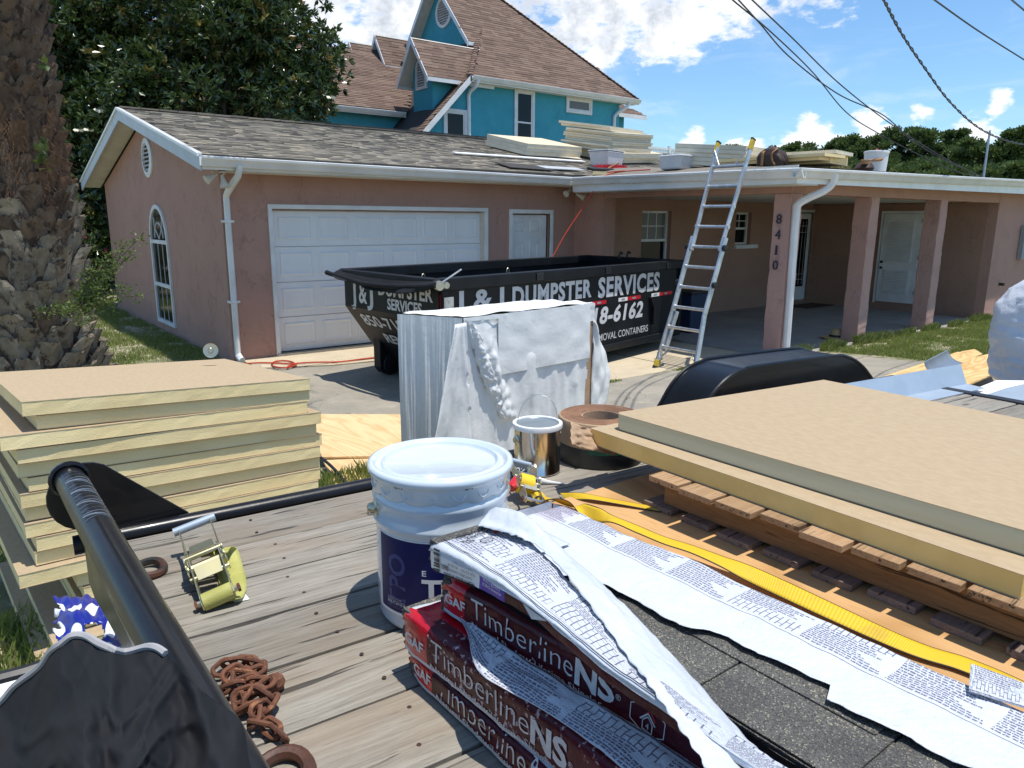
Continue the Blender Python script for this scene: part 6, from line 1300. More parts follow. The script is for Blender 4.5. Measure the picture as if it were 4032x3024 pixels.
text('lettering', 'Bonding Adhesive', cyl(PHC-R(17), zz+.072, .0012), 'print_white', PL, fit=.125, fith=.0115, bold=.01, **wf); text('lettering', 'Adhesivo', cyl(PHC-R(9), zz+.047, .0012), 'print_white', PL, fit=.05, fith=.008, **wf)
text('lettering', '300 SQ. FT. (27.9 SQ. M)', cyl(PHC-R(54), zz+.060, .0012), 'print_white', PL, fit=.052, fith=.0042, bold=.015, **wf)
for i, w_ in enumerate((.042, .05, .0, .05, .046)):
    if w_: text('lettering', 'INSTALLED COVERAGE PER CONTAINER', cyl(PHC-R(54), zz+.0705-i*.0048, .0012), 'print_grey' if i > 2 else 'print_white', PL, fit=w_, fith=.0022, cut=.01)
hp_ = PHC-R(72)
for ph in (hp_, hp_+math.pi):
    c = Vector((PCX2+.143*math.cos(ph), PCY2+.143*math.sin(ph), zz+.252)); A = Vector((math.cos(ph), math.sin(ph), 0)).to_track_quat('Z', 'Y').to_matrix(); MB().lathe([(.019, -.004), (.019, .002), (.012, .006), (.011, .014), (.007, .018), (0, .018)], c, 16, axis=A).build('handle_ear', 'zinc', PL)
hh = []
for i in range(17):
    t_ = i/16; ph = hp_+math.pi*t_; rr3 = .162+.012*math.sin(math.pi*t_); hh.append((PCX2+rr3*math.cos(ph), PCY2+rr3*math.sin(ph), zz+.250-.085*math.sin(math.pi*t_)**.7))
e1 = Vector((math.cos(hp_), math.sin(hp_), 0)); e2 = Vector((-e1.y, e1.x, 0))
hh = [Vector((PCX2, PCY2, zz+.252))+e1*.158*math.cos(math.pi*i/20)-e2*.150*math.sin(math.pi*i/20)-Vector((0, 0, .075*math.sin(math.pi*i/20)**.7)) for i in range(21)]
tube('wire_handle', hh, .0026, 'zinc', PL, 6)

# ================================================================== gallon can, membrane roll, sealant tube
CC = Vector((1.546, 1.858, ZD+.003)); ct = on(2119, 1661, 'y', 1.858).z; ch = ct-CC.z
GC = thing('paint_can', CC, 'shiny bare metal gallon can with white rim and thin wire bail', 'can')
MB().lathe([(.076, 0), (.080, .002), (.080, .006), (.0785, .008), (.0785, ch-.012), (.080, ch-.008)], CC, 64).build('can_body', 'tin_can', GC, autosmooth=50)
MB().lathe([(.0795, ch-.018), (.0845, ch-.016), (.086, ch-.006), (.0845, ch), (.079, ch+.002), (.0735, ch), (.073, ch-.008)], CC, 64, cap=False).build('can_rim', 'can_ring', GC)
MB().lathe([(.0732, ch-.004), (.071, ch-.003), (.068, ch-.006), (0, ch-.006)], CC, 48).build('can_lid', 'can_lid', GC)
tag(MB().box((-.014, -.008, 0), (.014, .008, .0006), M4=Matrix.Translation(CC+Vector((-.005, .012, ch-.0055))) @ Matrix.Rotation(R(-50), 4, 'Z')).build('sticker', 'print_white', GC))
side_l = (-RT+Vector((-.3, -.42, 0))).normalized(); side_l.z = 0; side_l.normalize(); tv = Vector((-side_l.y, side_l.x, 0))
for sg in (1, -1):
    A = (side_l*sg).to_track_quat('Z', 'Y').to_matrix(); MB().lathe([(.016, 0), (.016, .004), (.009, .007), (.009, .012), (0, .013)], CC+side_l*sg*.078+Vector((0, 0, ch-.052)), 20, axis=A).build('bail_ear', 'zinc', GC)
bail = [CC+side_l*math.cos(t_)*.088+Vector((0, 0, ch-.05+.175*math.sin(t_)))+tv*.01*math.sin(t_) for t_ in [math.pi*i/24 for i in range(25)]]
bail = [CC+side_l*(math.cos(t_)*.078*(1+.12*math.sin(t_)))+Vector((0, 0, ch-.05+(.06 if True else 0)*math.sin(t_)**.5+.085*math.sin(t_))) for t_ in [math.pi*i/28 for i in range(29)]]
tube('wire_bail', bail, .0013, 'zinc', GC, 6)
RC = Vector((1.822, 1.832, ZD+.003)); rt = on(1900+930*.4973, 1500+272*.4973, 'y', 1.832).z; rh_ = rt-RC.z
RL = thing('membrane_roll', RC, 'roll of black membrane with torn brown paper wrap behind the gallon can', 'roll')
MB().lathe([(.055, 0), (.150, 0), (.1525, .004), (.1525, rh_*.46)], RC, 64, cap=False).build('membrane', 'black_rubber', RL); 
rl2 = [(.1525, rh_*.44), (.1545, rh_*.45), (.155, rh_-.008), (.152, rh_), (.147, rh_+.003)]
MB().lathe(rl2, RC, 64, cap=False).build('paper_wrap', 'kraft_paper', RL)
mb = MB(); rr_ = .149; i = 0
while rr_ > .070: mb.lathe([(rr_, rh_-.012), (rr_, rh_+.001+.002*math.sin(i*1.7)), (rr_-.0018, rh_+.001+.002*math.sin(i*1.7+.8)), (rr_-.0022, rh_-.012)], RC, 48, cap=False); rr_ -= .0024; i += 1
mb.build('roll_layers', 'roll_layers', RL, kind='stuff'); MB().lathe([(.070, 0), (.070, rh_-.002), (.067, rh_-.002), (.067, 0)], RC, 48, cap=False).build('core_tube', 'kraft_paper', RL)
sheet('torn_paper', lambda u, v: on(1900+(700+360*u)*.4973, 1500+(505+90*u-v*(180-40*u))*.4973, 'y', 1.60+.05*v+.02*u)+Vector((.004*nz((u*9, v*7, 0)), .01*nz((u*6, v*6, 2)), .004*nz((u*22, v*2, 3)))), 24, 14, 'kraft_paper', RL, .0012)
band_ = sheet('green_label', lambda u, v: RC+Vector((.1532*math.cos(R(-150)+u*R(75)), .1532*math.sin(R(-150)+u*R(75)), rh_*(.34+.13*v))), 20, 1, 'foam_green' if 'foam_green' in MATS else (M('foam_green', (.01, .10, .055), rough=.5).name), RL)
a_, b_ = on(1900+225*.4973, 1500+700*.4973, 'z', ZD+.03), on(1900+400*.4973, 1500+742*.4973, 'z', ZD+.03)
STb = thing('sealant_tube', a_, 'grey and white sealant cartridge lying between the pail and the gallon can', 'cartridge')
dd = (b_-a_).normalized(); A = dd.to_track_quat('Z', 'Y').to_matrix(); Ls = .19; a_ = b_-dd*Ls
MB().lathe([(0, 0), (.022, 0), (.0235, .003), (.0235, Ls*.6)], a_, 24, axis=A).build('cartridge_label', 'tube_white', STb); MB().lathe([(.0237, Ls*.6), (.0237, Ls-.012)], a_, 24, axis=A).build('cartridge_label', 'tube_grey', STb); MB().lathe([(.0235, Ls-.012), (.0245, Ls-.006), (.0245, Ls), (.018, Ls-.004), (0, Ls-.004)], a_, 24, axis=A).build('cartridge_cap', 'zinc', STb)
MB().tube([b_+Vector((.005, -.02, -.012)), b_+Vector((.03, -.04, -.02)), b_+Vector((.07, -.075, -.025))], [.010, .006, .002], 8).build('nozzle', 'tube_white', STb)
vw = (CAM-b_); vw = (vw-dd*vw.dot(dd)).normalized(); uu_ = dd.cross(vw)
def tubefn(x, y): th = (y-.006)/.0245; return b_-dd*(.022+x)+(vw*math.cos(th)-uu_*math.sin(th))*.0243*1.0
text('lettering', 'NOX', tubefn, 'print_white', STb, fit=.05, fith=.018, cut=.01)

# ================================================================== plywood, pallet, foam boards on the deck
tag(box('plywood_sheet', (.96, .12, ZD+.003), (3.05, 1.572, ZD+.018), 'plywood_orange', None, bevel=.0015), 'orange brown plywood sheet lying on the deck under the pallet', 'plywood')
ZP = ZD+.0185
PA = thing('wooden_pallet', (2.05, .75, ZP), 'wooden pallet under the tan foam boards on the trailer', 'pallet')
r_ = random.Random(2)
for i in range(9):
    y1 = 1.384-i*.135; o = MB().box((0, 0, 0), (1.05, .098+r_.uniform(-.004, .008), .0165)).build('pallet_slat', 'pallet_grey', None, bevel=.0015, label='grey bottom slat of the pallet' if i == 0 else None); o.location = (1.555+r_.uniform(-.012, .012), y1-.1, ZP+.0003); o.rotation_euler = (0, 0, R(r_.uniform(-.8, .8)-1)); o.parent = PA; o.matrix_parent_inverse = world_of(PA).inverted()
for x in (1.595, 2.06, 2.53): box('stringer', (x, .12, ZP+.017), (x+.038, 1.335, ZP+.102), 'stringer_wood', PA, bevel=.002)
for i in range(10):
    y1 = 1.336-i*.1185; o = MB().box((0, 0, 0), (1.06, .106, .0165)).build('pallet_slat', 'pallet_wood', None, bevel=.0015); o.location = (1.522+r_.uniform(-.012, .012), y1-.106, ZP+.1022); o.rotation_euler = (0, 0, R(r_.uniform(-.5, .5)-.8)); o.parent = PA; o.matrix_parent_inverse = world_of(PA).inverted()
zf = ZP+.119
def tboard(pts, z0, h, core, label, bev=.003):
    mb = MB(); fz = .0018; P_ = [Vector((x, y, z0)) for x, y in pts]; mb.prism([p+Vector((0, 0, fz)) for p in P_], (0, 0, h-2*fz), core)
    c_ = sum(P_, Vector())/len(P_); Q = [p+(p-c_).normalized()*.0015 for p in P_]; mb.prism([p+Vector((0, 0, h-fz)) for p in Q], (0, 0, fz), 'facer_tan'); mb.prism(Q, (0, 0, fz), 'facer_tan'); return tag(mb.build('foam_board', None, None, bevel=bev), label, 'insulation board', 'foam boards on the pallet')
tboard([(1.600, 1.655), (1.560, .425), (2.66, .39), (2.74, 1.56)], zf, .052, 'foam_gold', 'lower yellow edged foam board lying on the pallet')
tboard([(1.668, 1.600), (1.655, 1.58), (1.652, .30), (2.60, .27), (2.672, 1.478)], zf+.0535, .052, 'foam_cut', 'upper tan faced foam board on top of the pallet load')

# ================================================================== metal flashing and stuff at the tail
FZ = ZD+.004
f1, f2, e1_, e2_ = on(3400+510*.36166, 1100+1260*.36166, 'z', FZ), on(3400+1125*.36166, 1100+1140*.36166, 'z', FZ), on(3400+755*.36166, 1100+1315*.36166, 'z', FZ), on(3400+1330*.36166, 1100+1185*.36166, 'z', FZ)
dirf = (f2-f1); g1 = f1-dirf*2.2; ge = e1_-(e2_-e1_)*2.0; up_ = Vector((0, 0, .098))
FLs = thing('metal_flashing', f1, 'blue grey L shaped galvanised flashing lying on the trailer deck', 'flashing')
out_ = Vector((.02, .05, 0))
MB().add([g1, f2, e2_, ge], [(0, 1, 2, 3)]).build('flashing_base', 'galvanised', FLs).modifiers.new('t', 'SOLIDIFY').thickness = .0012
MB().add([g1, f2, f2+up_+out_, g1+up_+out_], [(0, 1, 2, 3)]).build('flashing_upright', 'galvanised', FLs).modifiers.new('t', 'SOLIDIFY').thickness = .0012
cr = f2+Vector((.05, .10, 0)); dr = Vector((.55, .10, 0))
tag(sheet('metal_coil', lambda u, v: cr+dr*u+Vector((-.02, .05+.09*math.sin(v*1.5), .012+.075*(1-math.cos(v*1.5)))), 10, 12, 'galvanised_dark', None, .0015), 'curled grey sheet metal beyond the end of the flashing', 'sheet metal')
tag(MB().prism([on(3815, 1540, 'z', 1.15), on(3925, 1497, 'z', 1.15), on(4200, 1500, 'z', 1.15), on(4300, 1640, 'z', 1.15)], (0, 0, -.02)).build('folded_ramp', 'print_white'), 'bright white sheet lying past the trailer tail', 'sheet')
tag(MB().prism([on(3890, 1552, 'z', 1.153), on(3960, 1528, 'z', 1.153), on(4060, 1505, 'z', 1.153), on(4290, 1560, 'z', 1.153), on(4300, 1625, 'z', 1.153)], (0, 0, -.002)).build('metal_sheet', 'galvanised'), 'blue grey metal sheet on the white sheet past the trailer tail', 'sheet metal')
# silver tarp covered machine at the right edge
TC = far(4128, 1310, 4.45); rw_ = 190*4.45/F_PX
TM = thing('covered_machine', (TC.x, TC.y, 1.15), 'machine under a torn silver tarp standing at the right edge', 'machine')
zb_, zt_ = on(4015, 1526, 'x', TC.x).z, TC.z+.36
def tarpf(u, v):
    th = 2*math.pi*u; k2 = (math.sin(math.pi*min(1, .06+v*.94)))**.38 if v > .5 else (.86+.14*math.sin(math.pi*v))*(sstep(-.02, .12, v))**.35
    if v > .5: k2 = math.sqrt(max(0, 1-((v-.5)/.5)**2.6))*1.0
    x = TC.x+rw_*k2*math.cos(th)*(1+.02*math.sin(5*th)); y = TC.y+rw_*k2*math.sin(th); z = zb_+(zt_-zb_)*v; d = .022*nz((u*9, v*5, 2))+.016*(1-abs(nz((u*16, v*9, 4)))*3)*.6+.008*nz((u*45, v*24, 6)); er = Vector((math.cos(th), math.sin(th), 0)); return Vector((x, y, z))+er*d
sheet('tarp', tarpf, 60, 60, 'tarp_silver', TM)
for i, (u, v, s_) in enumerate(((.60, .62, .05), (.58, .40, .03), (.62, .75, .03))):
    c = tarpf(u, v); sheet('torn_edge', lambda a, b, c=c, s_=s_, i=i: Vector(c)+(CAM-Vector(c)).normalized()*.02+RT*(a-.5)*s_*1.5+UP*(b-.5)*s_*3+(CAM-Vector(c)).normalized()*.02*nz((a*4, b*4, i)), 8, 12, 'tarp_silver', TM, .002)
MB().lathe([(.0, -.03), (.05, -.03), (.07, -.02), (.07, .02), (.05, .03), (0, .03)], (TC.x-.02, TC.y-.08, zb_-.02), 20, axis=Matrix.Rotation(R(90), 3, 'X')).build('wheel', 'black_rubber', TM)
box('machine_base', (TC.x-.12, TC.y-.12, zb_-.02), (TC.x+.12, TC.y+.12, zb_+.2), 'tool_black', TM)

# ================================================================== shingle bundles
def print_mat(name, seed, field_u=.30, base=(.58, .61, .66), ink=(.07, .06, .11), line=.0052, has_border=True, lo=0.03, hi=.22, tint=None):
    "white wrapper printed with columns of fine text; uv in metres (u across, v along)"
    m, k, b = new_mat(name); uv = k.node('ShaderNodeTexCoord').outputs['UV']; sx = k.node('ShaderNodeSeparateXYZ', {0: uv}); u0, v0 = sx.outputs[0], sx.outputs[1]
    w = k.noise(uv, 7, 3, .5, out=1); uvw = k.v('ADD', uv, k.v('SCALE', k.v('SUBTRACT', w, (.5, .5, .5)), .014)); s2 = k.node('ShaderNodeSeparateXYZ', {0: uvw}); u, v = s2.outputs[0], s2.outputs[1]
    # text lines run across u within columns along v
    row = k.m('FLOOR', k.m('DIVIDE', u, line)); inrow = k.m('LESS_THAN', k.m('FRACT', k.m('DIVIDE', u, line)), .62)
    wn = k.node('ShaderNodeTexWhiteNoise', {'Vector': k.node('ShaderNodeCombineXYZ', {0: row, 1: seed}).outputs[0]}, noise_dimensions='3D').outputs[0]
    vv = k.m('ADD', k.m('DIVIDE', v, .0105), k.m('MULTIPLY', wn, 7)); word = k.m('FLOOR', vv)
    wn2 = k.node('ShaderNodeTexWhiteNoise', {'Vector': k.node('ShaderNodeCombineXYZ', {0: row, 1: word, 2: seed}).outputs[0]}, noise_dimensions='3D').outputs[0]
    gap = k.m('GREATER_THAN', k.m('FRACT', vv), k.m('ADD', .07, k.m('MULTIPLY', wn2, .16)))
    letters = k.m('GREATER_THAN', k.noise(k.v('MULTIPLY', uv, (260, 620, 1)), 1, 1, .5), .40)
    col_ = k.m('DIVIDE', v, .155); blk = k.m('FLOOR', col_); inblk = k.m('MULTIPLY', k.m('GREATER_THAN', k.m('FRACT', col_), .07), 1)
    para = k.m('FLOOR', k.m('DIVIDE', u, .034)); wn3 = k.node('ShaderNodeTexWhiteNoise', {'Vector': k.node('ShaderNodeCombineXYZ', {0: para, 1: blk, 2: seed+5.3}).outputs[0]}, noise_dimensions='3D').outputs[0]
    full = k.m('LESS_THAN', k.m('FRACT', col_), k.m('ADD', .60, k.m('MULTIPLY', wn, .5)))
    on_ = k.m('GREATER_THAN', wn3, .20); area = k.m('MULTIPLY', k.m('GREATER_THAN', u, lo), k.m('LESS_THAN', u, hi))
    ink_f = inrow
    for q in (gap, letters, inblk, full, on_, area): ink_f = k.m('MULTIPLY', ink_f, q)
    # outline drawings of laid shingles in the blocks with no text
    br = k.node('ShaderNodeTexBrick', {'Vector': k.v('MULTIPLY', uvw, (1, 1, 1)), 'Scale': 1.0, 'Mortar Size': .0011, 'Mortar Smooth': .1, 'Brick Width': .026, 'Row Height': .0115})
    draw = k.m('MULTIPLY', br.outputs['Fac'], k.m('MULTIPLY', k.m('MULTIPLY', k.m('SUBTRACT', 1, on_), area), inblk)); ink_f = k.m('MAXIMUM', ink_f, draw)
    if has_border:
        for q in (lo-.006, hi+.004): ink_f = k.m('MAXIMUM', ink_f, k.m('LESS_THAN', k.m('ABSOLUTE', k.m('SUBTRACT', u, q)), .0011))
    wr_ = k.noise(uv, 26, 6, .65); bc = k.mix(k.m('MULTIPLY', k.ramp(wr_, .42, .7), .5), base, (base[0]*.88, base[1]*.90, base[2]*.93))
    if tint:
        (ta, tb_) = tint; tf = k.m('MULTIPLY', k.m('MULTIPLY', k.m('GREATER_THAN', v, ta), k.m('LESS_THAN', v, tb_)), k.m('MULTIPLY', k.m('GREATER_THAN', u, lo-.02), 1)); bc = k.mix(tf, bc, (.50, .47, .53))
    k.put(b.inputs['Base Color'], k.mix(k.m('MULTIPLY', ink_f, .85), bc, ink)); b.inputs['Roughness'].default_value = .42
    k.put(b.inputs['Normal'], k.node('ShaderNodeBump', {'Height': k.m('ADD', k.noise(uv, 22, 6, .62), k.m('MULTIPLY', k.noise(uv, 90, 4, .6), .35)), 'Strength': 1, 'Distance': .007}))
print_mat('wrap_print', 1.0, line=.0068, lo=.03, hi=.30); print_mat('wrap_print_e', 4.0, lo=.235, hi=.34, line=.0072, tint=(0, .135)); print_mat('wrap_print_low', 9.0, lo=.01, hi=.07, line=.0055)
# granule surface of exposed shingles
m, k, b = new_mat('granules'); v = coords(k, rnd=False); vo = k.node('ShaderNodeTexVoronoi', {'Vector': v, 'Scale': 430.0}); f = k.node('ShaderNodeSeparateColor', {0: vo.outputs['Color']}).outputs[0]
c_ = k.mix(k.ramp(f, .0, 1, False), (.05, .049, .047), (.17, .165, .145)); c_ = k.mix(k.m('GREATER_THAN', f, .93), c_, (.34, .31, .23)); c_ = k.mix(k.m('MULTIPLY', k.ramp(k.noise(v, 7, 4), .45, .6), .45), c_, (.05, .045, .045))
k.put(b.inputs['Base Color'], c_); b.inputs['Roughness'].default_value = .85; k.put(b.inputs['Normal'], k.node('ShaderNodeBump', {'Height': vo.outputs['Distance'], 'Strength': 1, 'Distance': .002}))

TAPER = {1: .6, 2: .6, 3: 1.7, 4: 1.6}
def bundle_shape(x0, yF, z0, W_, L_, H_, drift, seed, amp=.0035, bulge=.004, rad=.014):
    "returns fn(side): point on the wrapped surface. s along from the far end, t across"
    def base(s, x_, z_):
        if seed == 4: z_ = H_-(H_-z_)*max(.4, 1-2.0*s)
        # x_ 0..W, z_ 0..H
        y = yF-s; return Vector((x0+drift*min(s, .45)+x_*max(.18, 1-TAPER[seed]*s), y, z0+z_))
    def wob(p, n): return n*(amp*nz(p, 9, seed)+amp*.8*nz(p, 24, seed+3)+amp*.35*nz(p, 60, seed+5))
    return base, wob
def bundle(name, label, x0, yF, z0, W_, L_, H_, drift, seed, mats, amp=.0035, rad=.013, sag=None, ends='shingle_layers', group='bundles of roofing shingles'):
    T = thing(name, (x0, yF, z0), label, 'shingle bundle', group=group); base, wob = bundle_shape(x0, yF, z0, W_, L_, H_, drift, seed, amp)
    # perimeter: up the left side, over the top, down the right side, along the bottom
    per = []
    def arcpts(cx, cz, a0, a1, n=4): return [(cx+rad*math.cos(R(a0+(a1-a0)*i/n)), cz+rad*math.sin(R(a0+(a1-a0)*i/n))) for i in range(n+1)]
    nside = max(4, int(H_/.008)); ntop = int(W_/.008)
    left = [(0, rad*.4+(H_-rad*1.4)*i/nside) for i in range(nside)]; top = [(rad+(W_-2*rad)*i/ntop, H_) for i in range(1, ntop)]; right = [(W_, H_-rad-(H_-rad*1.4)*i/nside) for i in range(nside+1)]
    per = left+arcpts(rad, H_-rad, 180, 90)+top+arcpts(W_-rad, H_-rad, 90, 0)+right
    zone = ['side']*(len(left)-1)+['edge']*5+['top']*(len(top))+['edge']*6+['side2']*(len(right)-1)
    ns = int(L_/.009); vs = []; nrm = []; n = len(per)
    for i in range(ns+1):
        s = L_*i/ns
        for (x_, z_) in per:
            nn = Vector(((x_-W_/2)/(W_/2), 0, 0)) if z_ < H_-rad and (x_ < .001 or x_ > W_-.001) else Vector((0, 0, 1))
            if 0 < x_ < rad or W_-rad < x_ < W_: nn = Vector(((-1 if x_ < rad else 1)*.7, 0, .7))
            p = base(s, x_, z_); pinch = .006*math.exp(-(s/.02)**2); p = p+wob(p, nn)-nn*pinch
            if sag: p.z += sag(s, x_)
            vs.append(tuple(p))
    mb = MB(); fs = []; ms = []; acc = 0; pl = [0]
    for j in range(1, n): pl.append(pl[-1]+math.hypot(per[j][0]-per[j-1][0], per[j][1]-per[j-1][1]))
    for i in range(ns):
        for j in range(n-1): fs.append((i*n+j, (i+1)*n+j, (i+1)*n+j+1, i*n+j+1)); ms.append(mats(zone[min(j, len(zone)-1)], L_*(i+.5)/ns, per[j][0], per[j][1]))
    fs.append(tuple(range(n))); ms.append('black_rubber'); fs.append(tuple(reversed([ns*n+j for j in range(n)]))); ms.append('black_rubber')
    me = bpy.data.meshes.new('wrapper'); me.from_pydata(vs, [], fs); names = []
    for x in ms:
        if x not in names: names.append(x)
    for x in names: me.materials.append(MATS[x])
    me.polygons.foreach_set('material_index', [names.index(x) for x in ms]); me.polygons.foreach_set('use_smooth', [True]*(len(fs)-2)+[False]*2)
    L2 = me.uv_layers.new(name='UVMap'); dat = []
    for lp in me.loops: i, j = divmod(lp.vertex_index, n); dat += [per[j][0], L_*i/ns]
    L2.data.foreach_set('uv', dat); o = link(bpy.data.objects.new('wrapper', me)); place(o, T)
    # layered shingle ends showing at the far end
    mb = MB(); q = int(H_/.0062)
    for i in range(q):
        e = random.Random(seed*50+i).uniform(.0, .012); zz_ = z0+.003+i*.0062; mb.box((x0+.006+drift*0, yF-.02, zz_), (x0+W_-.006, yF+e, zz_+.0048))
    mb.build('shingle_edges', 'granules', T, kind='stuff')
    def sidefn(s0, zz_, off=.0016, flip=False, ang=0):
        def fn(x, y):
            s = s0+x if not flip else s0-x; z_ = zz_+y if not flip else zz_-y; x_ = 0; n_ = Vector((-1, 0, 0)); zc = z_
            if z_ > H_-rad:
                a_ = min(1.5, (z_-(H_-rad))/rad); x_ = rad-rad*math.cos(a_); zc = H_-rad+rad*math.sin(a_); n_ = Vector((-math.cos(a_), 0, math.sin(a_)))
            p = base(s, x_, zc); p = p+wob(p, n_); p = p+n_*off
            if sag: p.z += sag(s, x_)
            return p
        return fn
    return T, sidefn, base, wob
def brand(T, sf_, H_, s0=.018, k=1.0, dim=False):
    tx = 'lettering'; m_ = 'print_silver'
    text(tx, 'GAF', sf_(s0, H_*.42), m_, T, fit=.062*k, fith=.021*k, bold=.03, cut=.006)
    text(tx, 'Timberline', sf_(s0+.082*k, H_*.42), m_, T, fit=.265*k, fith=.040*k, bold=-.012, cut=.006)
    text(tx, 'NS', sf_(s0+.352*k, H_*.36), m_, T, fit=.082*k, fith=.046*k, bold=.035, cut=.006)
    text(tx, 'Natural Shadow', sf_(s0+.082*k, H_*.14), m_, T, fit=.165*k, fith=.0125*k, bold=.012, cut=.006)
    text(tx, 'Lifetime Shingles', sf_(s0+.256*k, H_*.14), m_, T, fit=.155*k, fith=.0125*k, bold=-.008, cut=.006)
    text(tx, '®', sf_(s0+.437*k, H_*.5), m_, T, fit=.009, fith=.009); text(tx, '®', sf_(s0+.249*k, H_*.26), m_, T, fit=.005, fith=.005)
    # house emblem in a hexagon, further along
    c_s, c_z, hw = s0+.50*k, H_*.44, .034*k
    def ring(pts, w, mat=m_):
        for i in range(len(pts)-1):
            (a1, b1), (a2, b2) = pts[i], pts[i+1]; d = math.hypot(a2-a1, b2-b1); nx, ny = -(b2-b1)/d*w, (a2-a1)/d*w; f_ = sf_(0, 0, .0018); MB().add([f_(a1+nx, b1+ny), f_(a2+nx, b2+ny), f_(a2-nx, b2-ny), f_(a1-nx, b1-ny)], [(0, 1, 2, 3)]).build('emblem_line', mat, T)
    hx = [(c_s-hw, c_z-.012*k), (c_s-hw, c_z+.014*k), (c_s, c_z+.032*k), (c_s+hw, c_z+.014*k), (c_s+hw, c_z-.012*k), (c_s, c_z-.028*k), (c_s-hw, c_z-.012*k)]; ring(hx, .0007)
    for q in (0, .006): ring([(c_s-.014+q, c_z-.004+q), (c_s+q*.5, c_z+.010+q), (c_s+.014, c_z-.002+q)], .0011, 'print_silver' if not q else 'label_red')
    ring([(c_s-.009, c_z-.016), (c_s-.009, c_z-.003), (c_s, c_z+.005), (c_s+.009, c_z-.003), (c_s+.009, c_z-.016), (c_s-.009, c_z-.016)], .0008); text(tx, '4', sf_(c_s-.003, c_z-.013), m_, T, fit=.006, fith=.009)
ZS = ZD+.004
def mA(z, s, x, zz_):
    if z in ('side',) and zz_ < .007: return 'wrap_white'
    if z == 'side2' or (z == 'edge' and x > .1): return 'black_cloth'
    if z in ('side', 'edge'): return 'wrap_red' if s < .078 else 'wrap_maroon_clean'
    return 'wrap_white'
TA_, sA, _, _ = bundle('shingle_bundle', 'lowest shingle bundle at the left of the pile, mostly hidden by the one above', .604, 1.092, ZS, .28, 1.03, .054, .0, 1, mA, .0028); brand(TA_, sA, .054, .020, .96)
def mB(z, s, x, zz_):
    if z == 'side' and zz_ < .010: return 'wrap_white'
    if z == 'side' or (z == 'edge' and x < .1): return 'wrap_red' if s < .082 else 'wrap_maroon'
    if z == 'top':
        if s < .014: return 'wrap_white'
        if x < .036: return 'wrap_maroon' if s > .075 else 'wrap_red'
        if x < .085+.02*s: return 'wrap_red'
        return 'wrap_maroon'
    return 'black_cloth'
HBd = .086
TB_, sB, bB, wB = bundle('shingle_bundle', 'worn dark red shingle bundle with scuffed edge, second in the pile at the left', 0.596, 1.098, ZS+.055, .28, 1.0, HBd, .055, 2, mB, .0032, rad=.018, sag=lambda s, x: -.018*min(s, .4)); brand(TB_, sB, HBd*.82, .014, .96)
def mC(z, s, x, zz_):
    if z == 'side' and zz_ < .011: return 'wrap_print_low'
    if z == 'side' or (z == 'edge' and x < .1): return 'wrap_red' if s < .062 else 'wrap_maroon_clean'
    return 'black_cloth'
ZC = ZS+.055+HBd+.001
TC_, sC, _, _ = bundle('shingle_bundle', 'glossy dark red shingle bundle, third in the pile, set back to the right', 0.642, 1.035, ZC, .125, 1.0, .074, .10, 3, mC, .0045, rad=.016, sag=lambda s, x: .0); brand(TC_, sC, .072, .012, .88)
# printed apron of wrap spilling out between the second and third bundles
sheet('loose_wrap', lambda u, v: Vector((.650-.012*math.sin(v*5)-.066*u*sstep(0, .2, v)*(1+.15*math.sin(v*14))+.095*min(v, .45), 1.0-.95*v, ZC+.017-.010*u+.004*nz((u*6, v*22, 5)))), 14, 70, 'wrap_print_low', TC_, .0012, uvfn=lambda u, v: (.07*u+.002, v*.95))
def mD(z, s, x, zz_):
    if z == 'side': return 'block_wrap_shaded' if s < .165 else ('wrap_maroon_clean' if s > .235 else 'wrap_purple')
    if z == 'edge' and x < .1: return 'wrap_white'
    if z == 'side2': return 'black_cloth'
    return 'wrap_print'
ZDd = ZC+.088
def sagD(s): return .016*math.sin(min(1, max(0, s)/.45)*math.pi)-.02*max(0, s-.45)
TD_, sD, bD, wD = bundle('shingle_bundle', 'top shingle bundle wrapped in white printed plastic, overhanging the pile', .622, 1.043, ZDd, .17, 1.0, .056, -.03, 4, mD, .0035, rad=.012, sag=lambda s, x: sagD(s))
f_ = lambda s, z: sD(s, z, .0016, True)
text('lettering', 'WEATHERED WOOD', f_(.150, .010), 'print_black', TD_, fit=.095, fith=.0095, bold=.02, cut=.006); text('lettering', 'NATURAL SHADOW', f_(.140, .022), 'print_grey', TD_, fit=.075, fith=.0065, bold=.005, cut=.006)
text('lettering', '0601', f_(.072, .026), 'print_black', TD_, fit=.024, fith=.011, bold=.01, cut=.006); text('lettering', '03/23/25  18:18 N', f_(.150, .034), 'print_grey', TD_, fit=.078, fith=.0065, cut=.006); text('lettering', 'Color Code: TU900C', f_(.145, .044), 'print_grey', TD_, fit=.060, fith=.0055, cut=.006)
text('lettering', 'COLOR CODE', f_(.225, .040), 'print_white', TD_, fit=.050, fith=.008, cut=.006); text('lettering', 'ALWAYS CHECK', f_(.228, .027), 'print_white', TD_, fit=.056, fith=.008, cut=.006)
for i in range(22):
    if i % 5 != 4: w_ = .0009+.0008*((i*7) % 3); z_ = .004+i*.0021; g_ = sD(0, 0, .0018); MB().add([g_(.022, z_), g_(.042, z_), g_(.042, z_+w_), g_(.022, z_+w_)], [(0, 1, 2, 3)]).build('barcode_bar', 'print_black', TD_)
gq = sD(0, 0, .002); MB().add([gq(.28, .040), gq(.335, .040), gq(.300, .002)], [(0, 1, 2)]).build('triangle_mark', 'print_silver', TD_)
def topD(s, x): p = bD(s, x, .056); p = p+wD(p, Vector((0, 0, 1))); p.z += sagD(s)+.0022; return p
def tD(s0, x0_, flip=True): return lambda x, y: topD(s0-x*0+(-y if flip else y)+0, x0_-x if flip else x0_+x)
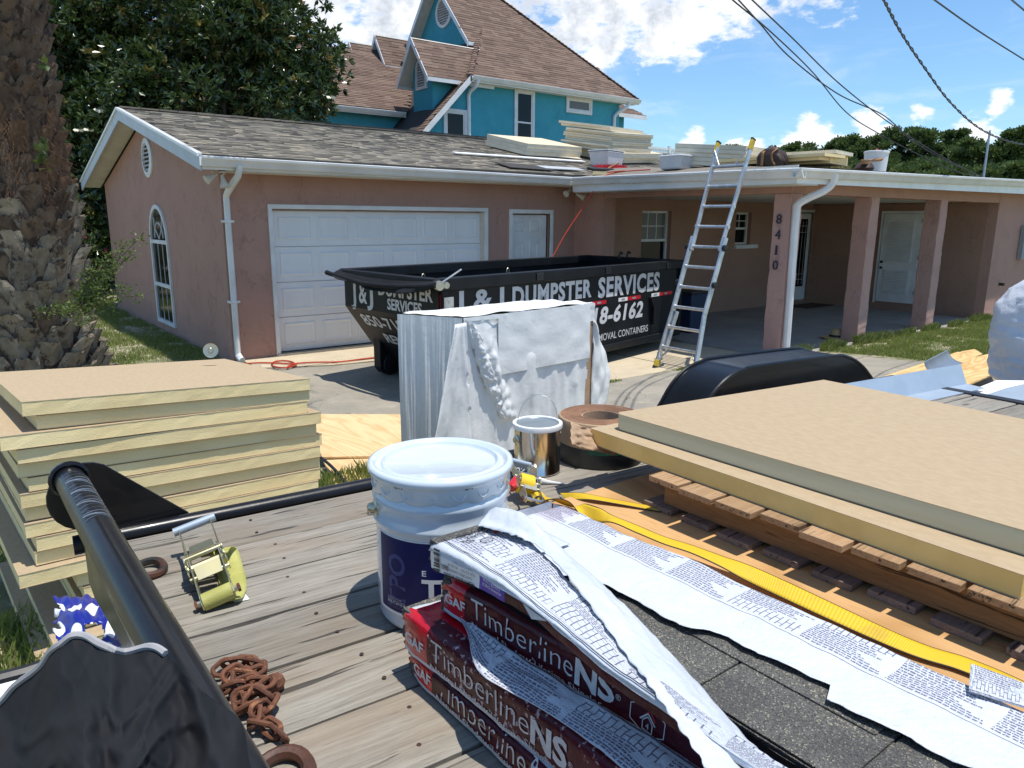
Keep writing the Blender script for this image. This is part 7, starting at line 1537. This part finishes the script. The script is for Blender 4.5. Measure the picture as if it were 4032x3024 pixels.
text('lettering', 'ADVANCED', lambda x, y: topD(.018+.0-(-y), .135-x), 'print_black', TD_, fit=.088, fith=.012, bold=.02, cut=.01); text('lettering', 'GARDXRZ', lambda x, y: topD(.034+y, .120-x), 'print_black', TD_, fit=.062, fith=.010, bold=.02, cut=.01)
MB().add([topD(.045+a, .115+b_) for a, b_ in ((0, 0), (0, .024), (.014, .024), (.014, 0))], [(0, 1, 2, 3)]).build('red_mark', 'label_red', TD_)
tube('outline_mark', [topD(.075+.011*math.sin(t_), .085+.014*math.cos(t_))+Vector((0, 0, .0006)) for t_ in [i*math.pi/8 for i in range(16)]], .0007, 'print_black', TD_, 4, closed=True); text('lettering', 'UL', lambda x, y: topD(.079-y, .078+x), 'print_black', TD_, fit=.011, fith=.008)
tri = [topD(.050, .040), topD(.066, .048), topD(.060, .066)]
tube('outline_mark', tri, .0007, 'print_black', TD_, 4, closed=True)
for (xx, s0_, s1_) in ((.020, .02, .55),):
    tube('fold_line', [topD(s0_+(s1_-s0_)*i/30, xx+.015*math.sin(i*.35)*(xx > .1)+(-.02*(i/30) if xx > .1 else -.012*(1-math.exp(-i*.1))))+Vector((0, 0, .0004)) for i in range(31)], .0009, 'print_black', TD_, 4)
# right hand bundle: shingles laid bare between two torn edges of the wrap
ZE = ZD+.019; HE = .088
TE = thing('shingle_bundle', (1.1, 1.4, ZE), 'opened shingle bundle at the right with torn white wrap and bare grey shingles', 'shingle bundle', group='bundles of roofing shingles')
r_ = random.Random(6)
for i in range(11):
    e = r_.uniform(-.006, .006); zz_ = ZE+i*.0076; box('shingle', (.868+e, .05, zz_), (1.232+r_.uniform(-.004, .004), 1.355+r_.uniform(-.01, .01), zz_+.0066), 'granules', TE, bevel=.001)
tabs = ((.868, .62, .93), (.868, .38, .618), (.868, .05, .377))
zt_E = ZE+11*.0076
for (xa, y0_, y1_) in ((.875, .945, 1.3), (.87, .655, .94), (.872, .40, .65), (.874, .05, .395)): box('shingle_tab', (xa, y0_, zt_E), (1.10, y1_, zt_E+.004), 'granules', TE, bevel=.0008)
box('shingle_tab', (1.0, .42, zt_E+.0041), (1.2, .80, zt_E+.0075), 'granules', TE, bevel=.0008)
ztE = zt_E+.010
torn = [(1.40, .80), (1.13, .80), (1.10, .90), (1.075, .955), (1.04, .975), (.965, 1.00), (.888, 1.01), (.821, 1.00), (.761, 1.005), (.735, 1.03), (.70, 1.04), (.66, 1.035), (.60, 1.045), (.55, 1.05), (.515, 1.055), (.50, 1.015), (.435, 1.018), (.38, 1.03), (.325, 1.03), (.05, 1.06)]
def torn_x(y):
    for i in range(len(torn)-1):
        (ya, xa), (yb, xb) = torn[i], torn[i+1]
        if yb <= y <= ya: return xa+(xb-xa)*(ya-y)/(ya-yb)-.010
    return torn[0][1] if y > torn[0][0] else torn[-1][1]
def wrE(u, v):
    y = 1.415-1.365*v; xa = torn_x(y)+.005*nz((y*26, 1, 0))+.003*nz((y*70, 1, 0)); xb = 1.236+.006*nz((y*5, 3, 0)); x = xa+(xb-xa)*u
    z = ztE+.004*nz((x*9, y*7, 2))+.0025*nz((x*24, y*18, 4))+.007*math.exp(-((u)/.07)**2)*(y < 1.05)*(.6+.9*nz((y*13, 0, 3)))
    if y > 1.35: z -= (y-1.35)*.8
    z -= .022*max(0, (u-.93)/.07)**2
    return Vector((x, y, z+.004))
sheet('torn_wrap', wrE, 60, 170, 'wrap_print_e', TE, .001, uvfn=lambda u, v: (u*.2+.17 if False else .0+.36-(1-u)*.21 if False else (torn_x(1.415-1.365*v)+(1.236-torn_x(1.415-1.365*v))*u)-.90, 1.365*v))
sheet('side_wrap', lambda u, v: Vector((1.237+.004*nz((u*30, v*4, 2)), 1.415-1.365*u, ztE-.016-(HE)*v)), 100, 5, 'wrap_white', TE)
sheet('lower_wrap', lambda u, v: Vector((.862-.010*v, 1.36-1.3*u, ztE-.012-.085*v+.003*nz((u*20, v*3, 1)))), 70, 5, 'black_cloth', TE)
# diagonal torn flap of the top wrap, sweeping from the far corner towards the near right
def on_top(px, py, dz, k_=.085):
    z = ZDd+.056
    for _ in range(8): p = on(px, py, 'z', z+dz); z = ZDd+.056+sagD(1.043-p.y)
    return p
lf = [on_top(1880, 2075, .006), on_top(2010, 2108, .010), on_top(2120, 2152, .010), on_top(2250, 2290, .008), on_top(2446, 2550, .006), on_top(2600, 2759, .006), on_top(2788, 3024, .005), on_top(2960, 3260, .005)]
rf = [on_top(2010, 2040, -.05), on_top(2160, 2130, -.05), on_top(2304, 2257, -.05), on_top(2481, 2409, -.06), on_top(2659, 2593, -.07), on_top(2840, 2798, -.08), on_top(3053, 3024, -.09), on_top(3250, 3240, -.1)]
lf = smooth_path(lf, 10); rf = smooth_path(rf, 10); nl = len(lf)-1
def flap(u, v):
    i = min(nl-1, int(v*nl)); t_ = v*nl-i; a1 = lf[i].lerp(lf[i+1], t_); b1 = rf[i].lerp(rf[i+1], t_); p = a1.lerp(b1, u)
    ridge = .030*math.exp(-((u-.35)/.22)**2)*math.exp(-((v-.12)/.13)**2); p.z += .016*math.sin(math.pi*u)+ridge+.004*nz((u*5, v*16, 3))+.0025*nz((u*14, v*44, 5)); 
    if u < .02: p += (RT*.0016*math.sin(v*700))
    return p
sheet('torn_flap', flap, 26, 140, 'wrap_white', TD_, .0012)
sheet('wrap_bridge', lambda u, v: Vector((.86+.20*u, 1.412-.26*v, ztE+.010+.010*(1-u)+.0045*nz((u*7, v*6, 4))-(.03*(1-v*9) if v < .11 else 0))), 24, 24, 'wrap_white', TE, .0012)
sheet('wrap_end', lambda u, v: Vector((.86+.372*u, 1.416+.004*nz((u*16, v*3, 1)), ztE-.010-.085*v)), 24, 4, 'wrap_white', TE)
sheet('wrap_curl', lambda u, v: on(3815+u*260, 2722+u*80-62*v*(1-.3*u), 'z', ztE+.012)+Vector((0, 0, .022*v)), 16, 8, 'wrap_print_low', TE, .0012, uvfn=lambda u, v: (.07*v, .2*u))

# ================================================================== straps, ratchets, chain
def ribbon(name, pts, wid, mat, parent=None, edge=None, n=10, th=.0022, label=None):
    "pts: (point, width direction)"
    P_ = smooth_path([p for p, d in pts], n); Dm = smooth_path([Vector(d) for p, d in pts], n); N = len(P_)-1; rowsn = 5
    def fn(u, v):
        i = min(N-1, int(v*N)); t_ = v*N-i; p = P_[i].lerp(P_[i+1], t_); d = Dm[i].lerp(Dm[i+1], t_).normalized(); return p+d*(u-.5)*wid
    o = sheet(name, fn, rowsn, N*2, mat, parent, th, label=label)
    if edge:
        for q in (0, 1): tube('strap_edge', [fn(q, i/(N*1.0)) for i in range(N+1)], .0016, edge, parent, 5)
    return o, fn
m, k, b = new_mat('webbing_yellow'); tc = k.node('ShaderNodeTexCoord').outputs['UV']; s2 = k.node('ShaderNodeSeparateXYZ', {0: tc}); wv = k.m('SINE', k.m('MULTIPLY', s2.outputs[1], 3400)); wv2 = k.m('SINE', k.m('MULTIPLY', s2.outputs[0], 90))
h_ = k.m('ADD', wv, k.m('MULTIPLY', wv2, .4)); cc_ = k.mix(k.ramp(h_, -1, 1), (.60, .38, .010), (.74, .49, .018)); cc_ = k.mix(k.m('MULTIPLY', k.ramp(k.noise(coords(k, rnd=False), 14, 5), .55, .75), .35), cc_, (.25, .18, .05))
k.put(b.inputs['Base Color'], cc_); b.inputs['Roughness'].default_value = .6; k.put(b.inputs['Normal'], k.node('ShaderNodeBump', {'Height': h_, 'Strength': .4, 'Distance': .0004}))
c9 = lambda u, v, z: on(1900+u*.4973, 1500+v*.4973, 'z', z)
SP = thing('ratchet_strap', c9(300, 900, ZD+.02), 'long yellow ratchet strap with black markings running along the shingle bundle', 'ratchet strap')
Zp = ZD+.0185
zdir = Vector((0, 0, 1)); xd = Vector((1, .25, 0)).normalized()
Rc = lambda u, v, z: on(2250+u*.36166, 2000+v*.36166, 'z', z); Rd = lambda u, v, z: on(2600+u*.6474, 2500+v*.6474, 'z', z)
vd = lambda x, y, a_: (lambda r__: (r__.x+a_*.0, r__.y, r__.z+a_))(ray(x, y).normalized())
sp_pts = [(c9(440, 925, ZD+.035), (.3, 1, .2)), (c9(540, 930, ZD+.040), (.4, .9, -.3)), (c9(690, 975, Zp+.018), (.7, .5, -.7)), (c9(850, 1045, Zp+.022), (.6, .5, .8)), (Rc(430, 115, Zp+.04), vd(2405, 2042, .42)), (Rc(700, 225, Zp+.04), vd(2500, 2080, .40)), (Rc(1000, 350, Zp+.04), vd(2610, 2126, .38)), (Rc(1310, 450, Zp+.035), vd(2720, 2160, .40)), (Rc(1650, 590, Zp+.03), vd(2840, 2213, .55)), (Rc(2100, 790, Zp+.022), (.9, .35, .45)), (Rd(1450, 45, Zp+.012), (1, .1, .15)), (Rd(1850, 180, Zp+.01), (1, .1, .10)), (Rd(2200, 330, Zp+.01), (1, .1, .1)), (Rd(2700, 600, Zp+.01), (1, .1, .1))]
o, fnS = ribbon('webbing', sp_pts, .046, 'webbing_yellow', SP, 'tool_black')
for i in range(11):
    v_ = .30+i*.0165; w_ = .0065+.003*((i*5) % 3); sheet('webbing_mark', lambda a, b_, v_=v_, w_=w_, i=i: fnS(.18+.62*a, v_+w_*b_+.006*math.sin(a*3+i))+(CAM-fnS(.5, v_)).normalized()*.0022, 4, 3, 'tool_black', SP)
sp2 = [(c9(640, 915, ZD+.01), (.2, 1, .2)), (c9(820, 915, Zp+.012), (.2, 1, .1)), (c9(1050, 955, Zp+.008), (.25, 1, 0)), (c9(1300, 1000, Zp+.004), (.25, 1, 0)), (c9(1500, 1030, Zp+.0035), (.25, 1, 0))]
ribbon('webbing', sp2, .046, 'webbing_yellow', SP, 'tool_black')
def ratchet(P0, F, parent, metal, web, scale=1.0, tilt=0):
    "P0 centre on the deck, F = 3x3 frame (x across, y towards the handle, z up)"
    T_ = lambda x, y, z: P0+F @ Vector((x*scale, y*scale, z*scale))
    def plate(x, pts, nm, mat=metal):
        a_ = [T_(x-.0012, y, z) for y, z in pts]; return MB().prism(a_, T_(x+.0012, 0, 0)-T_(x-.0012, 0, 0)).build(nm, mat, parent)
    for sx in (-.028, .028):
        plate(sx, [(-.115, .004), (-.09, -.002+.002), (.03, .006), (.055, .022), (.05, .05), (.02, .058), (-.02, .045), (-.10, .026), (-.118, .018)], 'side_plate')
        plate(sx*1.12, [(-.005, .020), (.03, .014), (.10, .030), (.157, .052), (.155, .062), (.09, .052), (.02, .056), (-.008, .045)], 'handle_plate')
        A_ = (F @ Vector((1 if sx > 0 else -1, 0, 0))).to_track_quat('Z', 'Y').to_matrix()
        g_ = MB(); prof_ = []; n_ = 44; vs_ = []
        for z_ in (0, .003):
            for j in range(n_): rr4 = (.026 if j % 4 < 2 else .021)*scale; th = 2*math.pi*j/n_; vs_.append(T_(sx*1.22, 0, .034)+A_ @ Vector((rr4*math.cos(th), rr4*math.sin(th), z_)))
        g_.add(vs_, [tuple(range(n_)), tuple(range(2*n_-1, n_-1, -1))]+[(j, (j+1) % n_, n_+(j+1) % n_, n_+j) for j in range(n_)]).build('gear', metal, parent)
    for (y, z, r_) in ((0, .034, .0095), (.012, .052, .005), (-.035, .03, .0045), (.05, .035, .005)): tube('axle', [T_(-.036, y, z), T_(.036, y, z)], r_*scale, metal, parent, 10)
    tube('handle', [T_(-.042, .154, .057), T_(.042, .154, .057)], .009*scale, 'galvanised', parent, 12)
    MB().box((-.024, -.004, 0), (.024, .004, .0), metal) if 0 else None
    def pl_(nm, c1, c2, c3, c4, mat=metal): MB().add([T_(*c1), T_(*c2), T_(*c3), T_(*c4)], [(0, 1, 2, 3)]).build(nm, mat, parent).modifiers.new('t', 'SOLIDIFY').thickness = .002
    pl_('pawl', (-.024, .020, .056), (.024, .020, .056), (.022, .075, .048), (-.022, .075, .048)); pl_('pawl', (-.022, -.045, .03), (.022, -.045, .03), (.024, -.018, .046), (-.024, -.018, .046)); tube('end_bolt', [T_(-.036, -.105, .014), T_(.036, -.105, .014)], .006*scale, metal, parent, 8)
    for sx in (-.037, .037): MB().lathe([(.008*scale, -.002), (.008*scale, .004), (0, .005)], T_(sx, -.105, .014), 6, axis=(F @ Vector((1 if sx > 0 else -1, 0, 0))).to_track_quat('Z', 'Y').to_matrix()).build('bolt_head', 'rust', parent)
    ctr = [T_(0, -.105+.014*math.cos(a_), .014+.016*math.sin(a_)) for a_ in [i*math.pi/6 for i in range(12)]]
    if web: MB().tube([T_(-.026, -.105, .014), T_(.026, -.105, .014)], .016*scale, 16).build('webbing_loop', web, parent)
RT1 = thing('ratchet', (.43, 1.78, ZD), 'zinc ratchet tensioner with a greenish yellow strap lying open on the deck', 'ratchet')
hl, hr = on(600+220*.5424, 1700+755*.5424, 'z', ZD+.075), on(600+505*.5424, 1700+615*.5424, 'z', ZD+.09); bl = on(600+380*.5424, 1700+1275*.5424, 'z', ZD+.02); brr = on(600+610*.5424, 1700+1190*.5424, 'z', ZD+.02)
yv = ((hl+hr)/2-(bl+brr)/2); yv.z = 0; yv.normalize(); xv = yv.cross(Vector((0, 0, 1))); F1 = Matrix((xv, yv, Vector((0, 0, 1)))).transposed()
F1 = F1 @ Matrix.Rotation(R(-14), 3, 'Y')
P1 = (bl+brr)/2+yv*.115*1.2; P1.z = ZD+.012
ratchet(P1, F1, RT1, 'zinc_yellow', 'strap_lime', 1.22)
q_ = lambda x, y, z: P1+xv*x+yv*y+Vector((0, 0, z))
ribbon('webbing', [(q_(.01, .03, .045), xv), (q_(.025, .075, .038), xv), (q_(.040, .09, .020), xv), (q_(.042, .06, .004), xv), (q_(.040, -.02, -.003), xv), (q_(.032, -.08, -.003), xv), (q_(.018, -.125, .0), xv), (q_(.006, -.142, .008), xv)], .060, 'strap_lime', RT1)
MB().add([on(600+570*.5424, 1700+1215*.5424, 'z', ZD+.004), on(600+640*.5424, 1700+1130*.5424, 'z', ZD+.004), on(600+705*.5424, 1700+1215*.5424, 'z', ZD+.004), on(600+600*.5424, 1700+1240*.5424, 'z', ZD+.004)], [(0, 1, 2, 3)]).build('care_tag', 'print_white', RT1)
RT2 = thing('ratchet', c9(340, 860, ZD), 'ratchet tensioner with red grip and wound yellow webbing beside the big pail', 'ratchet')
P2 = c9(335, 885, ZD+.030); F2 = Matrix.Rotation(R(-25), 3, 'Z') @ Matrix.Rotation(R(18), 3, 'Y'); ratchet(P2, F2, RT2, 'zinc', None, .92)
xx2 = F2 @ Vector((1, 0, 0)); MB().tube([P2-xx2*.022+Vector((0, 0, .028)), P2+xx2*.022+Vector((0, 0, .028))], .031, 24).build('wound_webbing', 'strap_yellow', RT2)
MB().tube([c9(225, 850, ZD+.045), c9(262, 800, ZD+.055), c9(300, 762, ZD+.060)], [.014, .016, .013], 10).build('grip', 'red_plastic', RT2)
ribbon('webbing_tail', [(c9(400, 925, ZD+.03), (.5, .8, .3)), (c9(450, 930, ZD+.034), (.2, .9, .5)), (c9(500, 915, ZD+.03), (0, 1, .4))], .05, 'strap_yellow', RT2); tube('mark', [c9(448+38*math.cos(a_), 950+34*math.sin(a_), ZD+.0375) for a_ in [i*math.pi/8 for i in range(16)]], .0035, 'tool_black', RT2, 6, closed=True)
# rusty chain heap
CHN = thing('chain', (.345, 1.19, ZD), 'heap of rusty chain on the deck beside the front tube', 'chain')
def link_mesh():
    pts = []; 
    for i in range(20): t_ = 2*math.pi*i/20; pts.append((.0125*math.cos(t_)+(.008 if math.cos(t_) > 0 else -.008), .0115*math.sin(t_), 0))
    return MB().tube(pts, .0046, 7, closed=True).build('chain_link', 'rust')
lk = link_mesh(); lk.parent = CHN; lk.matrix_parent_inverse = world_of(CHN).inverted(); path = []
cp = smooth_path([(.312, 1.300, .006), (.345, 1.315, .010), (.385, 1.285, .008), (.372, 1.25, .012), (.335, 1.262, .022), (.318, 1.235, .014), (.350, 1.218, .022), (.378, 1.205, .016), (.358, 1.18, .024), (.325, 1.196, .014), (.322, 1.165, .010), (.35, 1.17, .026), (.362, 1.148, .014), (.335, 1.135, .016), (.325, 1.115, .014), (.338, 1.10, .010), (.346, 1.075, .008), (.350, 1.055, .008)], 30)
d_ = 0; last = cp[0]; cnt = 0
r_ = random.Random(4)
for p in cp[1:]:
    d_ += (p-last).length
    if d_ > .0205:
        t_ = (p-last); t_.normalize(); base_ = t_.to_track_quat('X', 'Z'); c = lk if cnt == 0 else lk.copy()
        if cnt: COL.objects.link(c)
        c.rotation_mode = 'XYZ'; c.location = (p.x, p.y, ZD+p.z+.008); c.rotation_euler = (base_ @ Matrix.Rotation(R(35+90*(cnt % 2)+r_.uniform(-15, 15)), 3, 'X').to_quaternion()).to_euler(); cnt += 1; d_ = 0
    last = p
MB().lathe([(.0, -.012), (.014, -.011), (.018, 0), (.014, .011), (0, .012)], (.392, 1.208, ZD+.016), 16).build('chain_hook', 'rust', CHN)

# ================================================================== black cover in the near left corner
BCv = thing('black_cover', far(500, 2800, .8), 'crumpled black fabric cover with pale piping draped over the trailer tongue winch', 'cover')
sil = [(-220, 3000), (-120, 2850), (0, 2765), (61, 2697), (158, 2624), (200, 2563), (243, 2532), (285, 2502), (340, 2505), (401, 2539), (486, 2566), (583, 2545), (638, 2563), (699, 2624), (753, 2685), (851, 2763), (925, 2812), (962, 2870), (975, 2960), (990, 3040), (1000, 3150)]
sil = [(x, y) for x, y in sil]; sp_ = smooth_path([(x, y, 0) for x, y in sil], 6); NS_ = len(sp_)-1; cx_, cy_ = 420, 4700
def cov(u, v):
    i = min(NS_-1, int(u*NS_)); t_ = u*NS_-i; e = sp_[i].lerp(sp_[i+1], t_); v = .42+.58*v; k2 = v; x = cx_+(e.x-cx_)*k2; y = cy_+(e.y-cy_)*k2
    edge = max(0, (v-.55)/.45); dpt = .52+.19*edge**1.7+.13*(1-u)*v
    dpt += (.06*nz((x/210, y/420, 1))+.020*(1-min(1, abs(nz((x/120+.5*y/140, y/260, 2)))*4))*-.6+.008*(1-min(1, abs(nz((x/70-.5*y/90, y/150, 7)))*5))*-.5+.006*nz((x/75-.3*y/70, y/90, 3))+.0006*nz((x/22, y/30, 5)))*(1-.75*edge**4)
    fold = .05*math.exp(-((x-430-(y-2560)*.10)/55)**2)*(1-v*.3)+.035*math.exp(-((x-150-(3024-y)*.18)/60)**2)+.04*math.exp(-((x-760-(y-2700)*.35)/40)**2); dpt -= fold*.5
    return CAM+ray(x, y)*dpt
sheet('cover_cloth', cov, 170, 90, 'black_cloth', BCv)
sheet('cover_back', lambda u, v: cov(u, 1)+ (Vector(cov(u, 1))-CAM).normalized()*.18*v - Vector((0, 0, .22*v)), 80, 8, 'black_cloth', BCv)
hem = [cov(u_/100, 1.0)-ray(500, 2500).normalized()*.004 for u_ in range(8, 62)]; tube('piping', hem, .0038, 'cloth_edge', BCv, 6)
WB = thing('tongue_box', (.0, 1.0, 1.0), 'white lid just showing beneath the black cover at the left edge', 'box')
MB().prism([on(-250, 2700, 'z', .95), on(0, 2690, 'z', .95), on(150, 2650, 'z', .95), on(480, 2540, 'z', .95), on(560, 2640, 'z', .95), on(300, 2800, 'z', .95), on(-250, 2950, 'z', .95)], (0, 0, -.04)).build('box_lid', 'print_white', WB, bevel=.006)
MB().tube([on(-150, 2720, 'z', .93), on(100, 2655, 'z', .93), on(260, 2600, 'z', .93)], .022, 10).build('tongue_rail', 'black_steel', WB)
# torn blue and white wrapper beside the stack
BW = thing('torn_wrapper', on(370, 2440, 'z', .7), 'crumpled blue and white torn plastic wrapper lying beside the foam boards', 'wrapper')
m, k, b = new_mat('wrapper_blue'); uv = k.node('ShaderNodeTexCoord').outputs['UV']; c1 = k.v('SUBTRACT', k.v('FRACTION', k.v('MULTIPLY', uv, (4.6, 2.7, 0))), (.35, .6, 0)); ln = k.v('LENGTH', k.v('MULTIPLY', c1, (1, 1.1, 0)), out=1); f_ = k.m('LESS_THAN', ln, .36); k.put(b.inputs['Base Color'], k.mix(f_, (.012, .02, .24), (.82, .84, .86))); b.inputs['Roughness'].default_value = .3
sheet('wrapper_film', lambda u, v: on(205+310*u+15*nz((v*5, 1, 0)), 2345+230*v+10*nz((u*6, 2, 0)), 'z', .78+.05*math.sin(u*3)*math.sin(v*3))+Vector((.0, 0, .03*nz((u*5, v*4, 1))+.015*nz((u*12, v*10, 3)))), 44, 34, 'wrapper_blue', BW, .001, mask=lambda u, v: not ((u-.52)**2/.02+(v-.62)**2/.018 < 1+.5*nz((u*20, v*20, 1))) and u+.12*nz((v*8, 0, 0)) > .05)
